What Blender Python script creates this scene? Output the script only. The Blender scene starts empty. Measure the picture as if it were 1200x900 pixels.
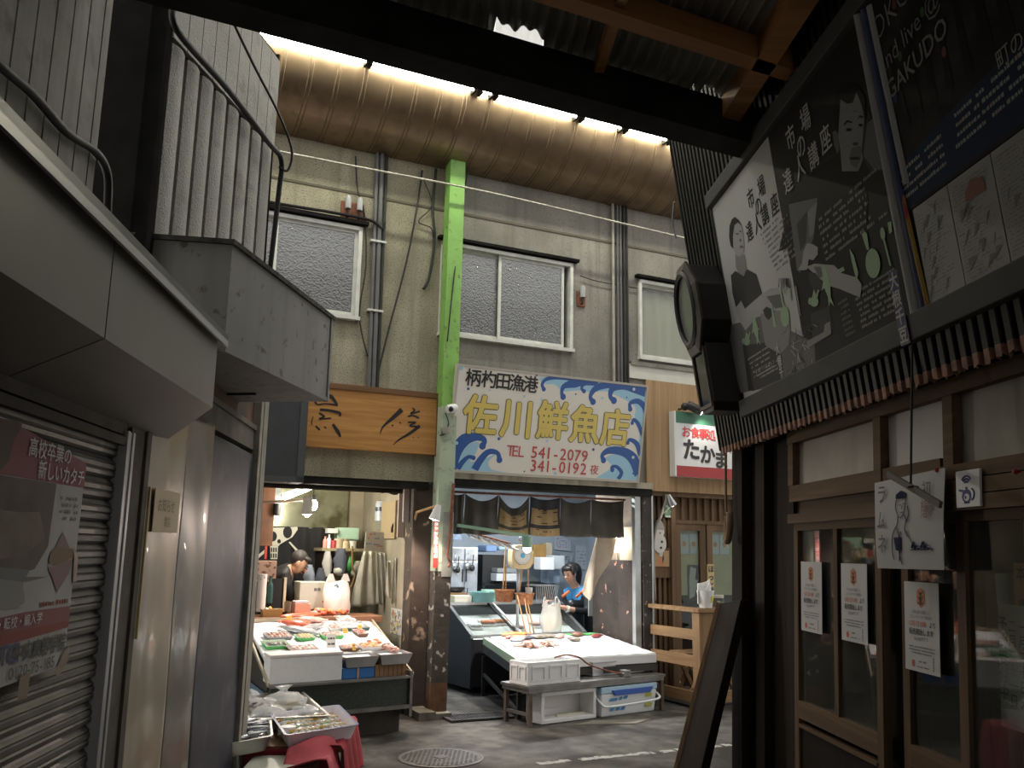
import bpy, bmesh, math, random
from mathutils import Matrix, Vector, Euler
random.seed(7)
SC = bpy.context.scene
COL = SC.collection
pi = math.pi
sin, cos, rad = math.sin, math.cos, math.radians
U = random.uniform

# ---------------------------------------------------------------- frames (x along, y into the wall, z up)
class Frame:
    def __init__(s, o, head):
        s.o = Vector((o[0], o[1], 0)); s.th = rad(90 - head)
        s.M = Matrix.Translation(s.o) @ Matrix.Rotation(s.th, 4, 'Z')
    def w(s, x, y, z=0): return s.M @ Vector((x, y, z))
    def to(s, f, x, y, z=0): return f.M.inverted() @ s.w(x, y, z)
F = Frame((-0.68, 8.71), 64.0)            # facade across the lane
R = Frame((1.35, 5.2), 176.2)             # right-hand shop, seen from the lane
L = Frame((-1.40, 3.1), -4.8)             # left-hand building
BY = Frame((-1.226, 3.7), 8.34)           # splayed balcony on the left
S1 = Frame((-1.13, 7.66), 54.5)           # fish counter of the first shop
S2 = Frame((0.20, 8.10), 53.0)            # low table of the second shop
S3 = Frame((0.13, 8.46), 60.0)            # ice table of the second shop
G = Frame((0, 0), 90)                     # world axes

# ---------------------------------------------------------------- materials
MATS = {}
def nodes(m):
    m.use_nodes = True
    nt = m.node_tree
    for n in list(nt.nodes): nt.nodes.remove(n)
    return nt
def mat(name, col, rough=.6, metal=0., var=.0, scale=6., col2=None, mix=0., mscale=3., bump=0., bscale=40., streak=0., emit=0., ecol=None, trans=0., alpha=1., spec=.5, coat=0., stretch=(1, 1, 1), msharp=.08, bdist=.01):
    if name in MATS: return MATS[name]
    m = bpy.data.materials.new(name); nt = nodes(m); N, K = nt.nodes.new, nt.links.new
    out = N('ShaderNodeOutputMaterial'); b = N('ShaderNodeBsdfPrincipled')
    K(b.outputs[0], out.inputs[0])
    b.inputs['Base Color'].default_value = (*col, 1); b.inputs['Roughness'].default_value = rough
    b.inputs['Metallic'].default_value = metal; b.inputs['Specular IOR Level'].default_value = spec
    b.inputs['Transmission Weight'].default_value = trans; b.inputs['Alpha'].default_value = alpha
    b.inputs['Coat Weight'].default_value = coat
    if emit: b.inputs['Emission Color'].default_value = (*(ecol or col), 1); b.inputs['Emission Strength'].default_value = emit
    tc = N('ShaderNodeTexCoord'); mp = N('ShaderNodeMapping'); mp.inputs['Scale'].default_value = stretch
    K(tc.outputs['Object'], mp.inputs[0]); V = mp.outputs[0]
    cur = None
    def noise(sc, det=4, vec=V):
        n = N('ShaderNodeTexNoise'); n.inputs['Scale'].default_value = sc; n.inputs['Detail'].default_value = det
        K(vec, n.inputs['Vector']); return n.outputs[0]
    def ramp(v, a, bb):
        r = N('ShaderNodeMapRange'); r.inputs[1].default_value = a; r.inputs[2].default_value = bb
        K(v, r.inputs[0]); return r.outputs[0]
    def mixc(fac, c1, c2):
        x = N('ShaderNodeMix'); x.data_type = 'RGBA'
        K(fac, x.inputs[0])
        for i, c in ((6, c1), (7, c2)):
            if isinstance(c, tuple): x.inputs[i].default_value = (*c, 1)
            else: K(c, x.inputs[i])
        return x.outputs[2]
    cur = tuple(col)
    if var:
        cur = mixc(ramp(noise(scale), .3, .7), tuple(max(0, c * (1 - var)) for c in col), tuple(min(1, c * (1 + var)) for c in col))
    if col2 is not None:
        t = .5 + (.5 - mix) * .5
        cur = mixc(ramp(noise(mscale, 6), t - msharp, t + msharp), cur, tuple(col2))
    if streak:
        mp2 = N('ShaderNodeMapping'); mp2.inputs['Scale'].default_value = (9, 9, .5); K(tc.outputs['Object'], mp2.inputs[0])
        cur = mixc(ramp(noise(1., 5, mp2.outputs[0]), .5, .75), cur, tuple(c * (1 - streak) for c in col))
    if not isinstance(cur, tuple): K(cur, b.inputs['Base Color'])
    if bump:
        bp = N('ShaderNodeBump'); bp.inputs['Strength'].default_value = bump; bp.inputs['Distance'].default_value = bdist
        K(noise(bscale, 3), bp.inputs['Height']); K(bp.outputs[0], b.inputs['Normal'])
    MATS[name] = m
    return m
def glassmat(name, tint=(.9, .95, .95), ior=1.5, dirt=.0, dcol=(.5, .5, .48)):
    if name in MATS: return MATS[name]
    m = bpy.data.materials.new(name); nt = nodes(m); N, K = nt.nodes.new, nt.links.new
    out = N('ShaderNodeOutputMaterial'); t = N('ShaderNodeBsdfTransparent'); g = N('ShaderNodeBsdfGlossy')
    t.inputs[0].default_value = (*tint, 1); g.inputs['Roughness'].default_value = .02
    fr = N('ShaderNodeFresnel'); fr.inputs[0].default_value = ior
    ge = N('ShaderNodeNewGeometry'); mu = N('ShaderNodeMath'); mu.operation = 'MULTIPLY'; iv = N('ShaderNodeMath'); iv.operation = 'SUBTRACT'; iv.inputs[0].default_value = 1; K(ge.outputs['Backfacing'], iv.inputs[1]); K(fr.outputs[0], mu.inputs[0]); K(iv.outputs[0], mu.inputs[1])
    mx = N('ShaderNodeMixShader'); K(mu.outputs[0], mx.inputs[0]); K(t.outputs[0], mx.inputs[1]); K(g.outputs[0], mx.inputs[2])
    last = mx.outputs[0]
    if dirt:
        d = N('ShaderNodeBsdfDiffuse'); d.inputs[0].default_value = (*dcol, 1)
        m2 = N('ShaderNodeMixShader'); m2.inputs[0].default_value = dirt
        K(last, m2.inputs[1]); K(d.outputs[0], m2.inputs[2]); last = m2.outputs[0]
    K(last, out.inputs[0]); MATS[name] = m
    return m
def woodmat(name, c1, c2, rough=.7, axis=2, scale=14., bump=.15, spec=.3):
    if name in MATS: return MATS[name]
    m = bpy.data.materials.new(name); nt = nodes(m); N, K = nt.nodes.new, nt.links.new
    out = N('ShaderNodeOutputMaterial'); b = N('ShaderNodeBsdfPrincipled'); K(b.outputs[0], out.inputs[0])
    tc = N('ShaderNodeTexCoord'); mp = N('ShaderNodeMapping'); s = [scale, scale, scale]; s[axis] = scale * .06
    mp.inputs['Scale'].default_value = s; K(tc.outputs['Object'], mp.inputs[0])
    n = N('ShaderNodeTexNoise'); n.inputs['Scale'].default_value = 1.; n.inputs['Detail'].default_value = 6; n.inputs['Distortion'].default_value = 1.2
    K(mp.outputs[0], n.inputs['Vector'])
    r = N('ShaderNodeMapRange'); r.inputs[1].default_value = .32; r.inputs[2].default_value = .68; K(n.outputs[0], r.inputs[0])
    x = N('ShaderNodeMix'); x.data_type = 'RGBA'; x.inputs[6].default_value = (*c1, 1); x.inputs[7].default_value = (*c2, 1)
    K(r.outputs[0], x.inputs[0]); K(x.outputs[2], b.inputs['Base Color'])
    b.inputs['Roughness'].default_value = rough; b.inputs['Specular IOR Level'].default_value = spec
    bp = N('ShaderNodeBump'); bp.inputs['Strength'].default_value = bump; bp.inputs['Distance'].default_value = .004
    K(n.outputs[0], bp.inputs['Height']); K(bp.outputs[0], b.inputs['Normal'])
    MATS[name] = m
    return m
def flat(name, col, rough=.6, **k): return mat(name, col, rough, **k)

# ---------------------------------------------------------------- mesh builder
class MB:
    def __init__(s, fn=None): s.v = []; s.f = []; s.m = []; s.fn = fn; s.T = None; s.cm = 0
    def _v(s, p):
        p = Vector(p)
        if s.T is not None: p = s.T @ p
        s.v.append(p); return len(s.v) - 1
    def face(s, idx, m=None): s.f.append(tuple(idx)); s.m.append(s.cm if m is None else m)
    def poly(s, pts, m=None): s.face([s._v(p) for p in pts], m); return s
    def box(s, x0, x1, y0, y1, z0, z1, m=None):
        i = [s._v(p) for p in ((x0, y0, z0), (x1, y0, z0), (x1, y1, z0), (x0, y1, z0), (x0, y0, z1), (x1, y0, z1), (x1, y1, z1), (x0, y1, z1))]
        for q in ((0, 3, 2, 1), (4, 5, 6, 7), (0, 1, 5, 4), (1, 2, 6, 5), (2, 3, 7, 6), (3, 0, 4, 7)): s.face([i[k] for k in q], m)
        return s
    def hexa(s, a, m=None):      # eight corners: bottom 4 ccw, top 4
        i = [s._v(p) for p in a]
        for q in ((0, 3, 2, 1), (4, 5, 6, 7), (0, 1, 5, 4), (1, 2, 6, 5), (2, 3, 7, 6), (3, 0, 4, 7)): s.face([i[k] for k in q], m)
        return s
    def bar(s, a, b, w, h, m=None, up=(0, 0, 1)):   # rectangular bar between two points
        a, b = Vector(a), Vector(b); d = (b - a).normalized(); u = Vector(up)
        if abs(d.dot(u)) > .95: u = Vector((0, 1, 0))
        sx = d.cross(u).normalized(); sz = sx.cross(d).normalized(); c = []
        for p in (a, b):
            for i, j in ((-1, -1), (1, -1), (1, 1), (-1, 1)): c.append(p + sx * (i * w / 2) + sz * (j * h / 2))
        i = [s._v(p) for p in c]
        for q in ((3, 2, 1, 0), (4, 5, 6, 7), (0, 1, 5, 4), (1, 2, 6, 5), (2, 3, 7, 6), (3, 0, 4, 7)): s.face([i[k] for k in q], m)
        return s
    def prism(s, pts, y0, y1, m=None):   # polygon in xz extruded in y (ccw seen from -y)
        n = len(pts); a = [s._v((x, y0, z)) for x, z in pts]; b = [s._v((x, y1, z)) for x, z in pts]
        s.face(a, m); s.face(b[::-1], m)
        for k in range(n): s.face((a[(k + 1) % n], a[k], b[k], b[(k + 1) % n]), m)
        return s
    def prismz(s, pts, z0, z1, m=None):
        n = len(pts); a = [s._v((x, y, z0)) for x, y in pts]; b = [s._v((x, y, z1)) for x, y in pts]
        s.face(a[::-1], m); s.face(b, m)
        for k in range(n): s.face((a[k], a[(k + 1) % n], b[(k + 1) % n], b[k]), m)
        return s
    def prismx(s, pts, x0, x1, m=None):  # polygon in yz extruded in x
        n = len(pts); a = [s._v((x0, y, z)) for y, z in pts]; b = [s._v((x1, y, z)) for y, z in pts]
        s.face(a[::-1], m); s.face(b, m)
        for k in range(n): s.face((a[k], a[(k + 1) % n], b[(k + 1) % n], b[k]), m)
        return s
    def tube(s, path, r, n=8, m=None, caps=True):
        P = [Vector(p) for p in path]; L_ = len(P); rs = r if isinstance(r, (list, tuple)) else [r] * L_
        rings = []; prev = None
        for k, p in enumerate(P):
            d = (P[min(k + 1, L_ - 1)] - P[max(k - 1, 0)])
            d = d.normalized() if d.length > 1e-9 else Vector((0, 0, 1))
            if prev is None:
                u = Vector((0, 0, 1)) if abs(d.z) < .9 else Vector((1, 0, 0))
            else: u = prev
            a = (u - d * u.dot(d)).normalized(); prev = a; b = d.cross(a)
            rings.append([s._v(p + (a * cos(2 * pi * j / n) + b * sin(2 * pi * j / n)) * rs[k]) for j in range(n)])
        for k in range(L_ - 1):
            for j in range(n): s.face((rings[k][j], rings[k][(j + 1) % n], rings[k + 1][(j + 1) % n], rings[k + 1][j]), m)
        if caps: s.face(rings[0][::-1], m); s.face(rings[-1], m)
        return s
    def lathe(s, prof, c=(0, 0, 0), n=16, m=None, M=None, sx=1., sy=1.):
        rings = []; c = Vector(c)
        for r, z in prof:
            ring = []
            for j in range(n):
                p = Vector((r * cos(2 * pi * j / n) * sx, r * sin(2 * pi * j / n) * sy, z))
                if M is not None: p = M @ p
                ring.append(s._v(c + p))
            rings.append(ring)
        for k in range(len(rings) - 1):
            for j in range(n): s.face((rings[k][j], rings[k][(j + 1) % n], rings[k + 1][(j + 1) % n], rings[k + 1][j]), m)
        s.face(rings[0][::-1], m); s.face(rings[-1], m)
        return s
    def ell(s, c, r, n=12, k=8, m=None, M=None, jit=0.):
        if not isinstance(r, (tuple, list)): r = (r, r, r)
        c = Vector(c); top = None; rings = []
        for i in range(1, k):
            t = pi * i / k; ring = []
            for j in range(n):
                q = 1 + U(-jit, jit)
                p = Vector((r[0] * sin(t) * cos(2 * pi * j / n) * q, r[1] * sin(t) * sin(2 * pi * j / n) * q, -r[2] * cos(t) * q))
                if M is not None: p = M @ p
                ring.append(s._v(c + p))
            rings.append(ring)
        lo = Vector((0, 0, -r[2])); hi = Vector((0, 0, r[2]))
        if M is not None: lo = M @ lo; hi = M @ hi
        a = s._v(c + lo); b = s._v(c + hi)
        for i in range(len(rings) - 1):
            for j in range(n): s.face((rings[i][j], rings[i][(j + 1) % n], rings[i + 1][(j + 1) % n], rings[i + 1][j]), m)
        for j in range(n): s.face((a, rings[0][(j + 1) % n], rings[0][j]), m); s.face((b, rings[-1][j], rings[-1][(j + 1) % n]), m)
        return s
    def grid(s, fn, nu, nv, m=None, thick=None):
        def sheet(off):
            g = [[s._v(Vector(fn(i / nu, j / nv)) + Vector(off)) for j in range(nv + 1)] for i in range(nu + 1)]
            return g
        g = sheet((0, 0, 0))
        for i in range(nu):
            for j in range(nv): s.face((g[i][j], g[i + 1][j], g[i + 1][j + 1], g[i][j + 1]), m)
        if thick is not None:
            h = sheet(thick)
            for i in range(nu):
                for j in range(nv): s.face((h[i][j], h[i][j + 1], h[i + 1][j + 1], h[i + 1][j]), m)
            for i in range(nu):
                s.face((g[i][0], h[i][0], h[i + 1][0], g[i + 1][0]), m); s.face((g[i][nv], g[i + 1][nv], h[i + 1][nv], h[i][nv]), m)
            for j in range(nv):
                s.face((g[0][j], g[0][j + 1], h[0][j + 1], h[0][j]), m); s.face((g[nu][j], h[nu][j], h[nu][j + 1], g[nu][j + 1]), m)
        return s
    def text(s, body, x, z, size, y=0., align='CENTER', off=0., th=.0015, m=None, rot=0., vert=False, wid=1., lead=1.05, res=2, shear=0.):
        if vert:
            for k, ch in enumerate(body): s.text(ch, x, z - k * size * lead, size, y, align, off, th, m, rot, False, wid, lead, res, shear)
            return s
        c = bpy.data.curves.new('t', 'FONT'); c.body = body; c.size = size; c.align_x = align; c.offset = min(off, 0) * size; c.resolution_u = res
        c.fill_mode = 'FRONT'; c.shear = shear; c.extrude = 0
        o = bpy.data.objects.new('t', c); COL.objects.link(o)
        dg = bpy.context.evaluated_depsgraph_get(); me = bpy.data.meshes.new_from_object(o.evaluated_get(dg))
        bm = bmesh.new(); bm.from_mesh(me)
        cr, sr = cos(rot), sin(rot)
        bm.verts.index_update()
        k_ = 8 if off > .02 else 4
        sh_ = [(0, 0)] if off <= 0 else [(off * size * cos(2 * pi * q / k_ + .4), off * size * sin(2 * pi * q / k_ + .4)) for q in range(k_)]
        for q, (sx, sz) in enumerate(sh_):
            ids = [s._v((x + sx + (v.co.x * wid * cr - v.co.y * sr), y - th - q * 2e-5, z + sz + (v.co.x * wid * sr + v.co.y * cr))) for v in bm.verts]
            for f in bm.faces: s.face([ids[v.index] for v in f.verts], m)
        bm.free(); bpy.data.objects.remove(o); bpy.data.curves.remove(c); bpy.data.meshes.remove(me)
        return s
    def build(s, name, mats, frame=None, parent=None, smooth=False, bev=0., base=None, sub=0, weld=False):
        if not isinstance(mats, (list, tuple)): mats = [mats]
        V = [s.fn(p) if s.fn else p for p in s.v]; V = [Vector(p) for p in V]
        if parent is not None: b = Vector(parent['_b'])
        else:
            xs = [p.x for p in V]; ys = [p.y for p in V]; zs = [p.z for p in V]
            b = Vector(base) if base is not None else Vector(((min(xs) + max(xs)) / 2, (min(ys) + max(ys)) / 2, min(zs)))
        me = bpy.data.meshes.new(name); me.from_pydata([p - b for p in V], [], s.f)
        for mm in mats: me.materials.append(mm)
        for k, p in enumerate(me.polygons): p.material_index = s.m[k]; p.use_smooth = bool(smooth)
        if bev or weld:
            bm = bmesh.new(); bm.from_mesh(me)
            if weld: bmesh.ops.remove_doubles(bm, verts=bm.verts[:], dist=1e-4)
            if bev:
                es = [e for e in bm.edges if len(e.link_faces) == 2 and e.calc_face_angle(0) > .5]
                bmesh.ops.bevel(bm, geom=es, offset=bev, segments=2, profile=.5, affect='EDGES', clamp_overlap=True)
            bm.to_mesh(me); bm.free()
        if smooth and smooth is not True:
            try: me.set_sharp_from_angle(angle=smooth)
            except Exception: pass
        me.update(); me.validate()
        o = bpy.data.objects.new(name, me); COL.objects.link(o)
        if sub:
            md = o.modifiers.new('Subdivision', 'SUBSURF'); md.levels = sub; md.render_levels = sub
        o['_b'] = tuple(b)
        if parent is not None: o.parent = parent
        else: o.matrix_world = (frame or G).M @ Matrix.Translation(b)
        return o

def tag(o, label=None, cat=None, group=None, kind=None):
    if label: o['label'] = label
    if cat: o['category'] = cat
    if group: o['group'] = group
    if kind: o['kind'] = kind
    return o
def thing(name, frame, base, label, cat, group=None, rz=0., kind=None):
    o = bpy.data.objects.new(name, None); COL.objects.link(o); o.empty_display_size = .1
    o['_b'] = tuple(base) if rz == 0 else (0, 0, 0)
    o.matrix_world = frame.M @ Matrix.Translation(Vector(base)) @ Matrix.Rotation(rz, 4, 'Z')
    return tag(o, label, cat, group, kind)
def struct(o): o['kind'] = 'structure'; return o
def copy_thing(root, M, label=None, group=None):   # a thing and its parts
    r = root.copy(); COL.objects.link(r); r.matrix_world = M
    if label: r['label'] = label
    if group: r['group'] = group
    for ch in list(root.children):
        c = ch.copy(); COL.objects.link(c); c.parent = r
        for g in list(ch.children):
            d = g.copy(); COL.objects.link(d); d.parent = c
    return r
def one(mb, name, mats, frame, label, cat, group=None, **k):     # a thing that is a single mesh
    return tag(mb.build(name, mats, frame, **k), label, cat, group)
def holes(mb, x0, x1, z0, z1, hs, y0, y1, m=None):               # slab with rectangular openings
    xs = sorted({x0, x1, *[h[0] for h in hs], *[h[1] for h in hs]}); zs = sorted({z0, z1, *[h[2] for h in hs], *[h[3] for h in hs]})
    xs = [x for x in xs if x0 <= x <= x1]; zs = [z for z in zs if z0 <= z <= z1]
    for i in range(len(xs) - 1):
        k0 = None
        for k in range(len(zs) - 1):
            cx, cz = (xs[i] + xs[i + 1]) / 2, (zs[k] + zs[k + 1]) / 2
            inh = any(h[0] < cx < h[1] and h[2] < cz < h[3] for h in hs)
            if not inh and k0 is None: k0 = zs[k]
            if k0 is not None and (inh or k == len(zs) - 2):
                mb.box(xs[i], xs[i + 1], y0, y1, k0, zs[k] if inh else zs[k + 1], m); k0 = None
    return mb
def arc(cx, cz, r, a0, a1, n, rz=None):
    return [(cx + r * cos(a0 + (a1 - a0) * k / n), cz + (rz or r) * sin(a0 + (a1 - a0) * k / n)) for k in range(n + 1)]
def catmull(pts, n=6):
    P = [Vector(p) for p in pts]; out = []
    for i in range(len(P) - 1):
        a = P[max(i - 1, 0)]; b = P[i]; c = P[i + 1]; d = P[min(i + 2, len(P) - 1)]
        for k in range(n):
            t = k / n; out.append(.5 * ((2 * b) + (c - a) * t + (2 * a - 5 * b + 4 * c - d) * t * t + (3 * b - a - 3 * c + d) * t ** 3))
    out.append(P[-1]); return out
def lamp(name, kind, frame, loc, power, col=(1, .95, .85), size=.05, parent=None, aim=None, spot=None, sizey=None):
    ld = bpy.data.lights.new(name, kind); ld.energy = power; ld.color = col
    if kind == 'AREA':
        ld.size = size
        if sizey: ld.shape = 'RECTANGLE'; ld.size_y = sizey
    else: ld.shadow_soft_size = size
    if spot: ld.spot_size = spot; ld.spot_blend = .6
    o = bpy.data.objects.new(name, ld); COL.objects.link(o)
    if parent is not None: o.parent = parent; M = Matrix.Translation(Vector(loc) - Vector(parent['_b']))
    else: M = frame.M @ Matrix.Translation(Vector(loc))
    if aim is not None:
        d = (Vector(aim) - Vector(loc)).normalized(); M = M @ d.to_track_quat('-Z', 'Y').to_matrix().to_4x4()
    if parent is not None: o.matrix_local = M
    else: o.matrix_world = M
    return o
def spot2(pts, n=5): return catmull(pts, n)
# ---------------------------------------------------------------- camera
cam = bpy.data.cameras.new('camera'); co = bpy.data.objects.new('camera', cam); COL.objects.link(co)
cam.sensor_width = 36; cam.lens = 1044 / 1200 * 36; cam.clip_start = .05
co.matrix_world = Matrix.Translation((0, 0, 1.5)) @ Matrix.Rotation(rad(90 + 10.6), 4, 'X') @ Matrix.Rotation(rad(1.01), 4, 'Z')
SC.camera = co
SC.view_settings.view_transform = 'Standard'; SC.view_settings.look = 'None'
SC.view_settings.gamma = 1; SC.view_settings.use_curve_mapping = False; SC.view_settings.exposure = 0.
# overcast sky
wd = bpy.data.worlds.new('sky'); SC.world = wd; wd.use_nodes = True
bg = wd.node_tree.nodes['Background']; bg.inputs[0].default_value = (1, .98, .93, 1); bg.inputs[1].default_value = 1.25
# ================================================================ materials of the place
M_asph = mat('wet asphalt', (.10, .093, .083), .72, var=.4, scale=7, col2=(.032, .028, .024), mix=.45, mscale=1.6, bump=.8, bscale=70, spec=.22, msharp=.07)
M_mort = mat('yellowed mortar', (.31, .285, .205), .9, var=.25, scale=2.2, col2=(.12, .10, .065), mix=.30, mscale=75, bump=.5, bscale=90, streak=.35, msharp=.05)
M_conc = mat('grey concrete', (.235, .222, .195), .9, var=.3, scale=1.6, col2=(.13, .12, .105), mix=.22, mscale=40, bump=.3, bscale=70, streak=.4)
M_white_wall = mat('white render', (.62, .61, .55), .9, var=.06, scale=5, bump=.2)
M_alu = mat('white aluminium', (.62, .62, .58), .45, var=.12, scale=9, streak=.15)
M_frost = mat('pebbled glass', (.058, .062, .066), .07, spec=.6, bump=.5, bscale=62, bdist=.011, var=.25, scale=2.0, coat=.4)
[n for n in M_frost.node_tree.nodes if n.type == 'BSDF_PRINCIPLED'][0].inputs['IOR'].default_value = 2.4
M_darkgap = mat('dark void', (.012, .012, .012), .9)
M_drum = mat('bronze sheet', (.25, .175, .11), .38, metal=.75, var=.2, scale=3, streak=.3)
M_black = mat('black timber and shade', (.012, .0115, .011), .9, spec=.12, var=.3, scale=9, bump=.2)
M_beamblk = mat('sooty steel', (.020, .019, .017), .85, spec=.15, var=.4, scale=6)
M_roof = mat('old corrugated iron', (.30, .30, .28), .6, metal=.1, var=.25, scale=4)
M_sky = mat('white corrugated plastic', (.9, .9, .88), .5, trans=.6)
M_pur = woodmat('orange timber', (.30, .13, .04), (.42, .2, .07), axis=0)
M_green = mat('bright green paint', (.22, .44, .10), .45, var=.1, scale=6, col2=(.12, .1, .06), mix=.16, mscale=22)
M_pale = mat('pale green paint', (.40, .48, .36), .6, var=.1, scale=5, col2=(.2, .19, .15), mix=.22, mscale=14)
M_rust = mat('peeled rusty paint', (.055, .045, .036), .8, var=.3, scale=9, col2=(.45, .43, .38), mix=.27, mscale=12, bump=.3, msharp=.03)
M_rustb = mat('rusted foot', (.12, .06, .03), .9, var=.4, scale=12, col2=(.05, .04, .03), mix=.4)
M_pipe = mat('grey conduit', (.12, .12, .12), .5, var=.2)
M_pipel = mat('pale conduit', (.36, .34, .29), .6, var=.2)
M_wire = mat('black cable', (.015, .015, .015), .6)
M_wirel = mat('pale wire', (.42, .40, .34), .6, var=.3, scale=30)
M_rustplate = mat('rusted plate', (.22, .085, .05), .85, var=.4, scale=20)
M_porc = mat('grey porcelain', (.35, .35, .36), .35)
M_plank_ = mat('sky blocker boards', (.10, .095, .085), .8, var=.3, scale=3)
M_tube = mat('fluorescent tube', (1, 1, .92), .4, emit=100., ecol=(1, 1, .80))
# ---------------------------------------------------------------- ground
mb = MB(); mb.box(-9, 9, -9, 14, -.2, 0)
struct(mb.build('floor', M_asph, G))
# ---------------------------------------------------------------- facade walls
W1 = (-2.55, -.91, 3.64, 4.58); W2 = (-.08, 1.46, 3.60, 4.59); W3 = (2.32, 3.9, 3.62, 4.55)
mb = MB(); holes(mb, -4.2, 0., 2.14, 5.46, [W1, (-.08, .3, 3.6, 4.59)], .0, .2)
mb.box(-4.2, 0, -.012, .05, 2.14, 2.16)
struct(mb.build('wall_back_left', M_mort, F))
mb = MB(); holes(mb, 0., 5.2, 2.24, 5.46, [(-.2, 1.46, 3.6, 4.59), W3], .0, .2)
struct(mb.build('wall_back_right', M_conc, F))
mb = MB(); mb.box(2.18, 5., -.03, .0, 3.40, 3.56); struct(mb.build('trim_1', M_white_wall, F))
mb = MB(); mb.box(2.2, 5., -.05, .0, 3.545, 3.59); struct(mb.build('trim_2', M_conc, F))
mb = MB()          # dark formwork ridges along the wall
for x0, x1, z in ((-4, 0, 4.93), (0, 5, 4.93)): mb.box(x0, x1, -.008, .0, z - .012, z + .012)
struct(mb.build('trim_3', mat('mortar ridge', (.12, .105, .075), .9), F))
mb = MB(); mb.box(-2.6, -.86, -.07, .0, 4.60, 4.635); struct(mb.build('trim_4', M_black, F))
mb = MB(); mb.box(-.12, 1.52, -.07, .0, 4.61, 4.64); struct(mb.build('trim_5', M_black, F))
mb = MB(); mb.box(2.28, 3.95, -.07, .0, 4.57, 4.60); struct(mb.build('trim_6', M_black, F))

def window(n, w, mull, lab, gap=None, curtain=False):
    x0, x1, z0, z1 = w; t = .035
    mb = MB()
    mb.box(x0, x0 + t, -.035, .09, z0, z1); mb.box(x1 - t, x1, -.035, .09, z0, z1)
    mb.box(x0, x1, -.035, .09, z1 - t, z1); mb.box(x0 - .01, x1 + .01, -.06, .09, z0, z0 + t)
    win = struct(mb.build('window_%d' % n, M_alu, F, base=((x0 + x1) / 2, 0, z0)))
    for k, (a, b, y) in enumerate(((x0 + t, mull + .02, .03), (mull - .02, (gap or x1) - t, .0))):
        mb = MB(); s = .03
        mb.box(a, a + s, y, y + .025, z0 + t, z1 - t); mb.box(b - s, b, y, y + .025, z0 + t, z1 - t)
        mb.box(a + s, b - s, y, y + .025, z0 + t, z0 + t + .045); mb.box(a + s, b - s, y, y + .025, z1 - t - s, z1 - t)
        sa = mb.build('window_sash', M_alu, parent=win)
        mb = MB(); mb.box(a + s, b - s, y + .008, y + .016, z0 + t + .045, z1 - t - s)
        mb.build('window_pane', M_frost if not curtain else M_frostc, parent=sa)
    mb = MB(); mb.box(x0, x1, .17, .19, z0, z1); mb.build('dark_room', M_darkgap, parent=win)
    if curtain:
        mb = MB(); mb.grid(lambda u, v: (x0 + .05 + u * (x1 - x0 - .1), .11 + .02 * sin(u * 60) , z0 + .06 + v * (z1 - z0 - .15)), 90, 2)
        mb.build('curtain', mat('yellowish curtain', (.62, .58, .36), .9), parent=win, smooth=True)
    return win
M_frostc = mat('clear pebbled glass', (.85, .88, .86), .18, trans=.85, spec=.8, bump=.5, bscale=75)
window(1, W1, -1.72, '')
window(2, W2, .6, '', gap=1.40)
window(3, W3, 3.15, '', curtain=True)
# things behind window 2 : pole seen through the glass
# ---------------------------------------------------------------- drum canopy
rD, zC = .72, 6.10
mb = MB(); prof = [(-rD * sin(t), zC - rD * cos(t)) for t in [rad(a) for a in range(0, 112, 7)]]
x0, x1 = -3.0, 4.6
for k in range(len(prof) - 1):
    (ya, za), (yb, zb) = prof[k], prof[k + 1]
    mb.poly([(x0, ya, za), (x1, ya, za), (x1, yb, zb), (x0, yb, zb)])
n_ = len(prof)
mb.prismx([(0, 5.38), (0.05, 6.4)] + [(y, z) for y, z in prof[::-1]], x0, x0 + .01)
canopy = tag(mb.build('barrel_canopy', M_drum, F, smooth=rad(40), weld=True), 'long bronze sheet metal barrel canopy under the light strip above the upstairs windows', 'canopy')
mb = MB()
x = -2.9
while x < 4.5:
    for dx in (0, .035):
        for k in range(len(prof) - 1):
            (ya, za), (yb, zb) = prof[k], prof[k + 1]; e = .005
            na = rad(7 * k); nb = rad(7 * (k + 1))
            oa = (-sin(na) * e, -cos(na) * e); ob = (-sin(nb) * e, -cos(nb) * e)
            a, b, w = x + dx - .006, x + dx + .006, .003
            mb.poly([(a, ya, za), (x + dx, ya + oa[0], za + oa[1]), (x + dx, yb + ob[0], zb + ob[1]), (a, yb, zb)])
            mb.poly([(x + dx, ya + oa[0], za + oa[1]), (b, ya, za), (b, yb, zb), (x + dx, yb + ob[0], zb + ob[1])])
    x += .25
mb.build('seam_ribs', mat('dark seam', (.13, .085, .05), .5, metal=.5), parent=canopy)
# lamps along its top edge
segs = [(-2.35, -1.15), (-1.13, -.07), (-.02, .12), (.15, 1.08), (1.13, 1.62), (1.67, 2.2), (2.24, 3.4)]
names = ['leftmost', 'second from the left', 'shortest, above the green post', 'third long', 'fourth long', 'fifth long', 'rightmost']
for k, (a, b) in enumerate(segs):
    t = thing('fluorescent_lamp', F, ((a + b) / 2, -.77, 5.905), '%s glowing fluorescent tube of the row above the bronze canopy' % names[k], 'lamp', 'fluorescent tubes on the canopy')
    mb = MB(); mb.tube([(a + .02, -.77, 5.905), (b - .02, -.77, 5.905)], .019, 10); mb.build('tube', M_tube, parent=t, smooth=True)
    for xx in (a, b - .022): mb = MB(); mb.box(xx, xx + .022, -.80, -.70, 5.87, 5.94); mb.build('lamp_holder', M_beamblk, parent=t)
for xx, w in ((.135, .035), (1.1, .05), (1.645, .045), (2.22, .03)):
    pass
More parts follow.
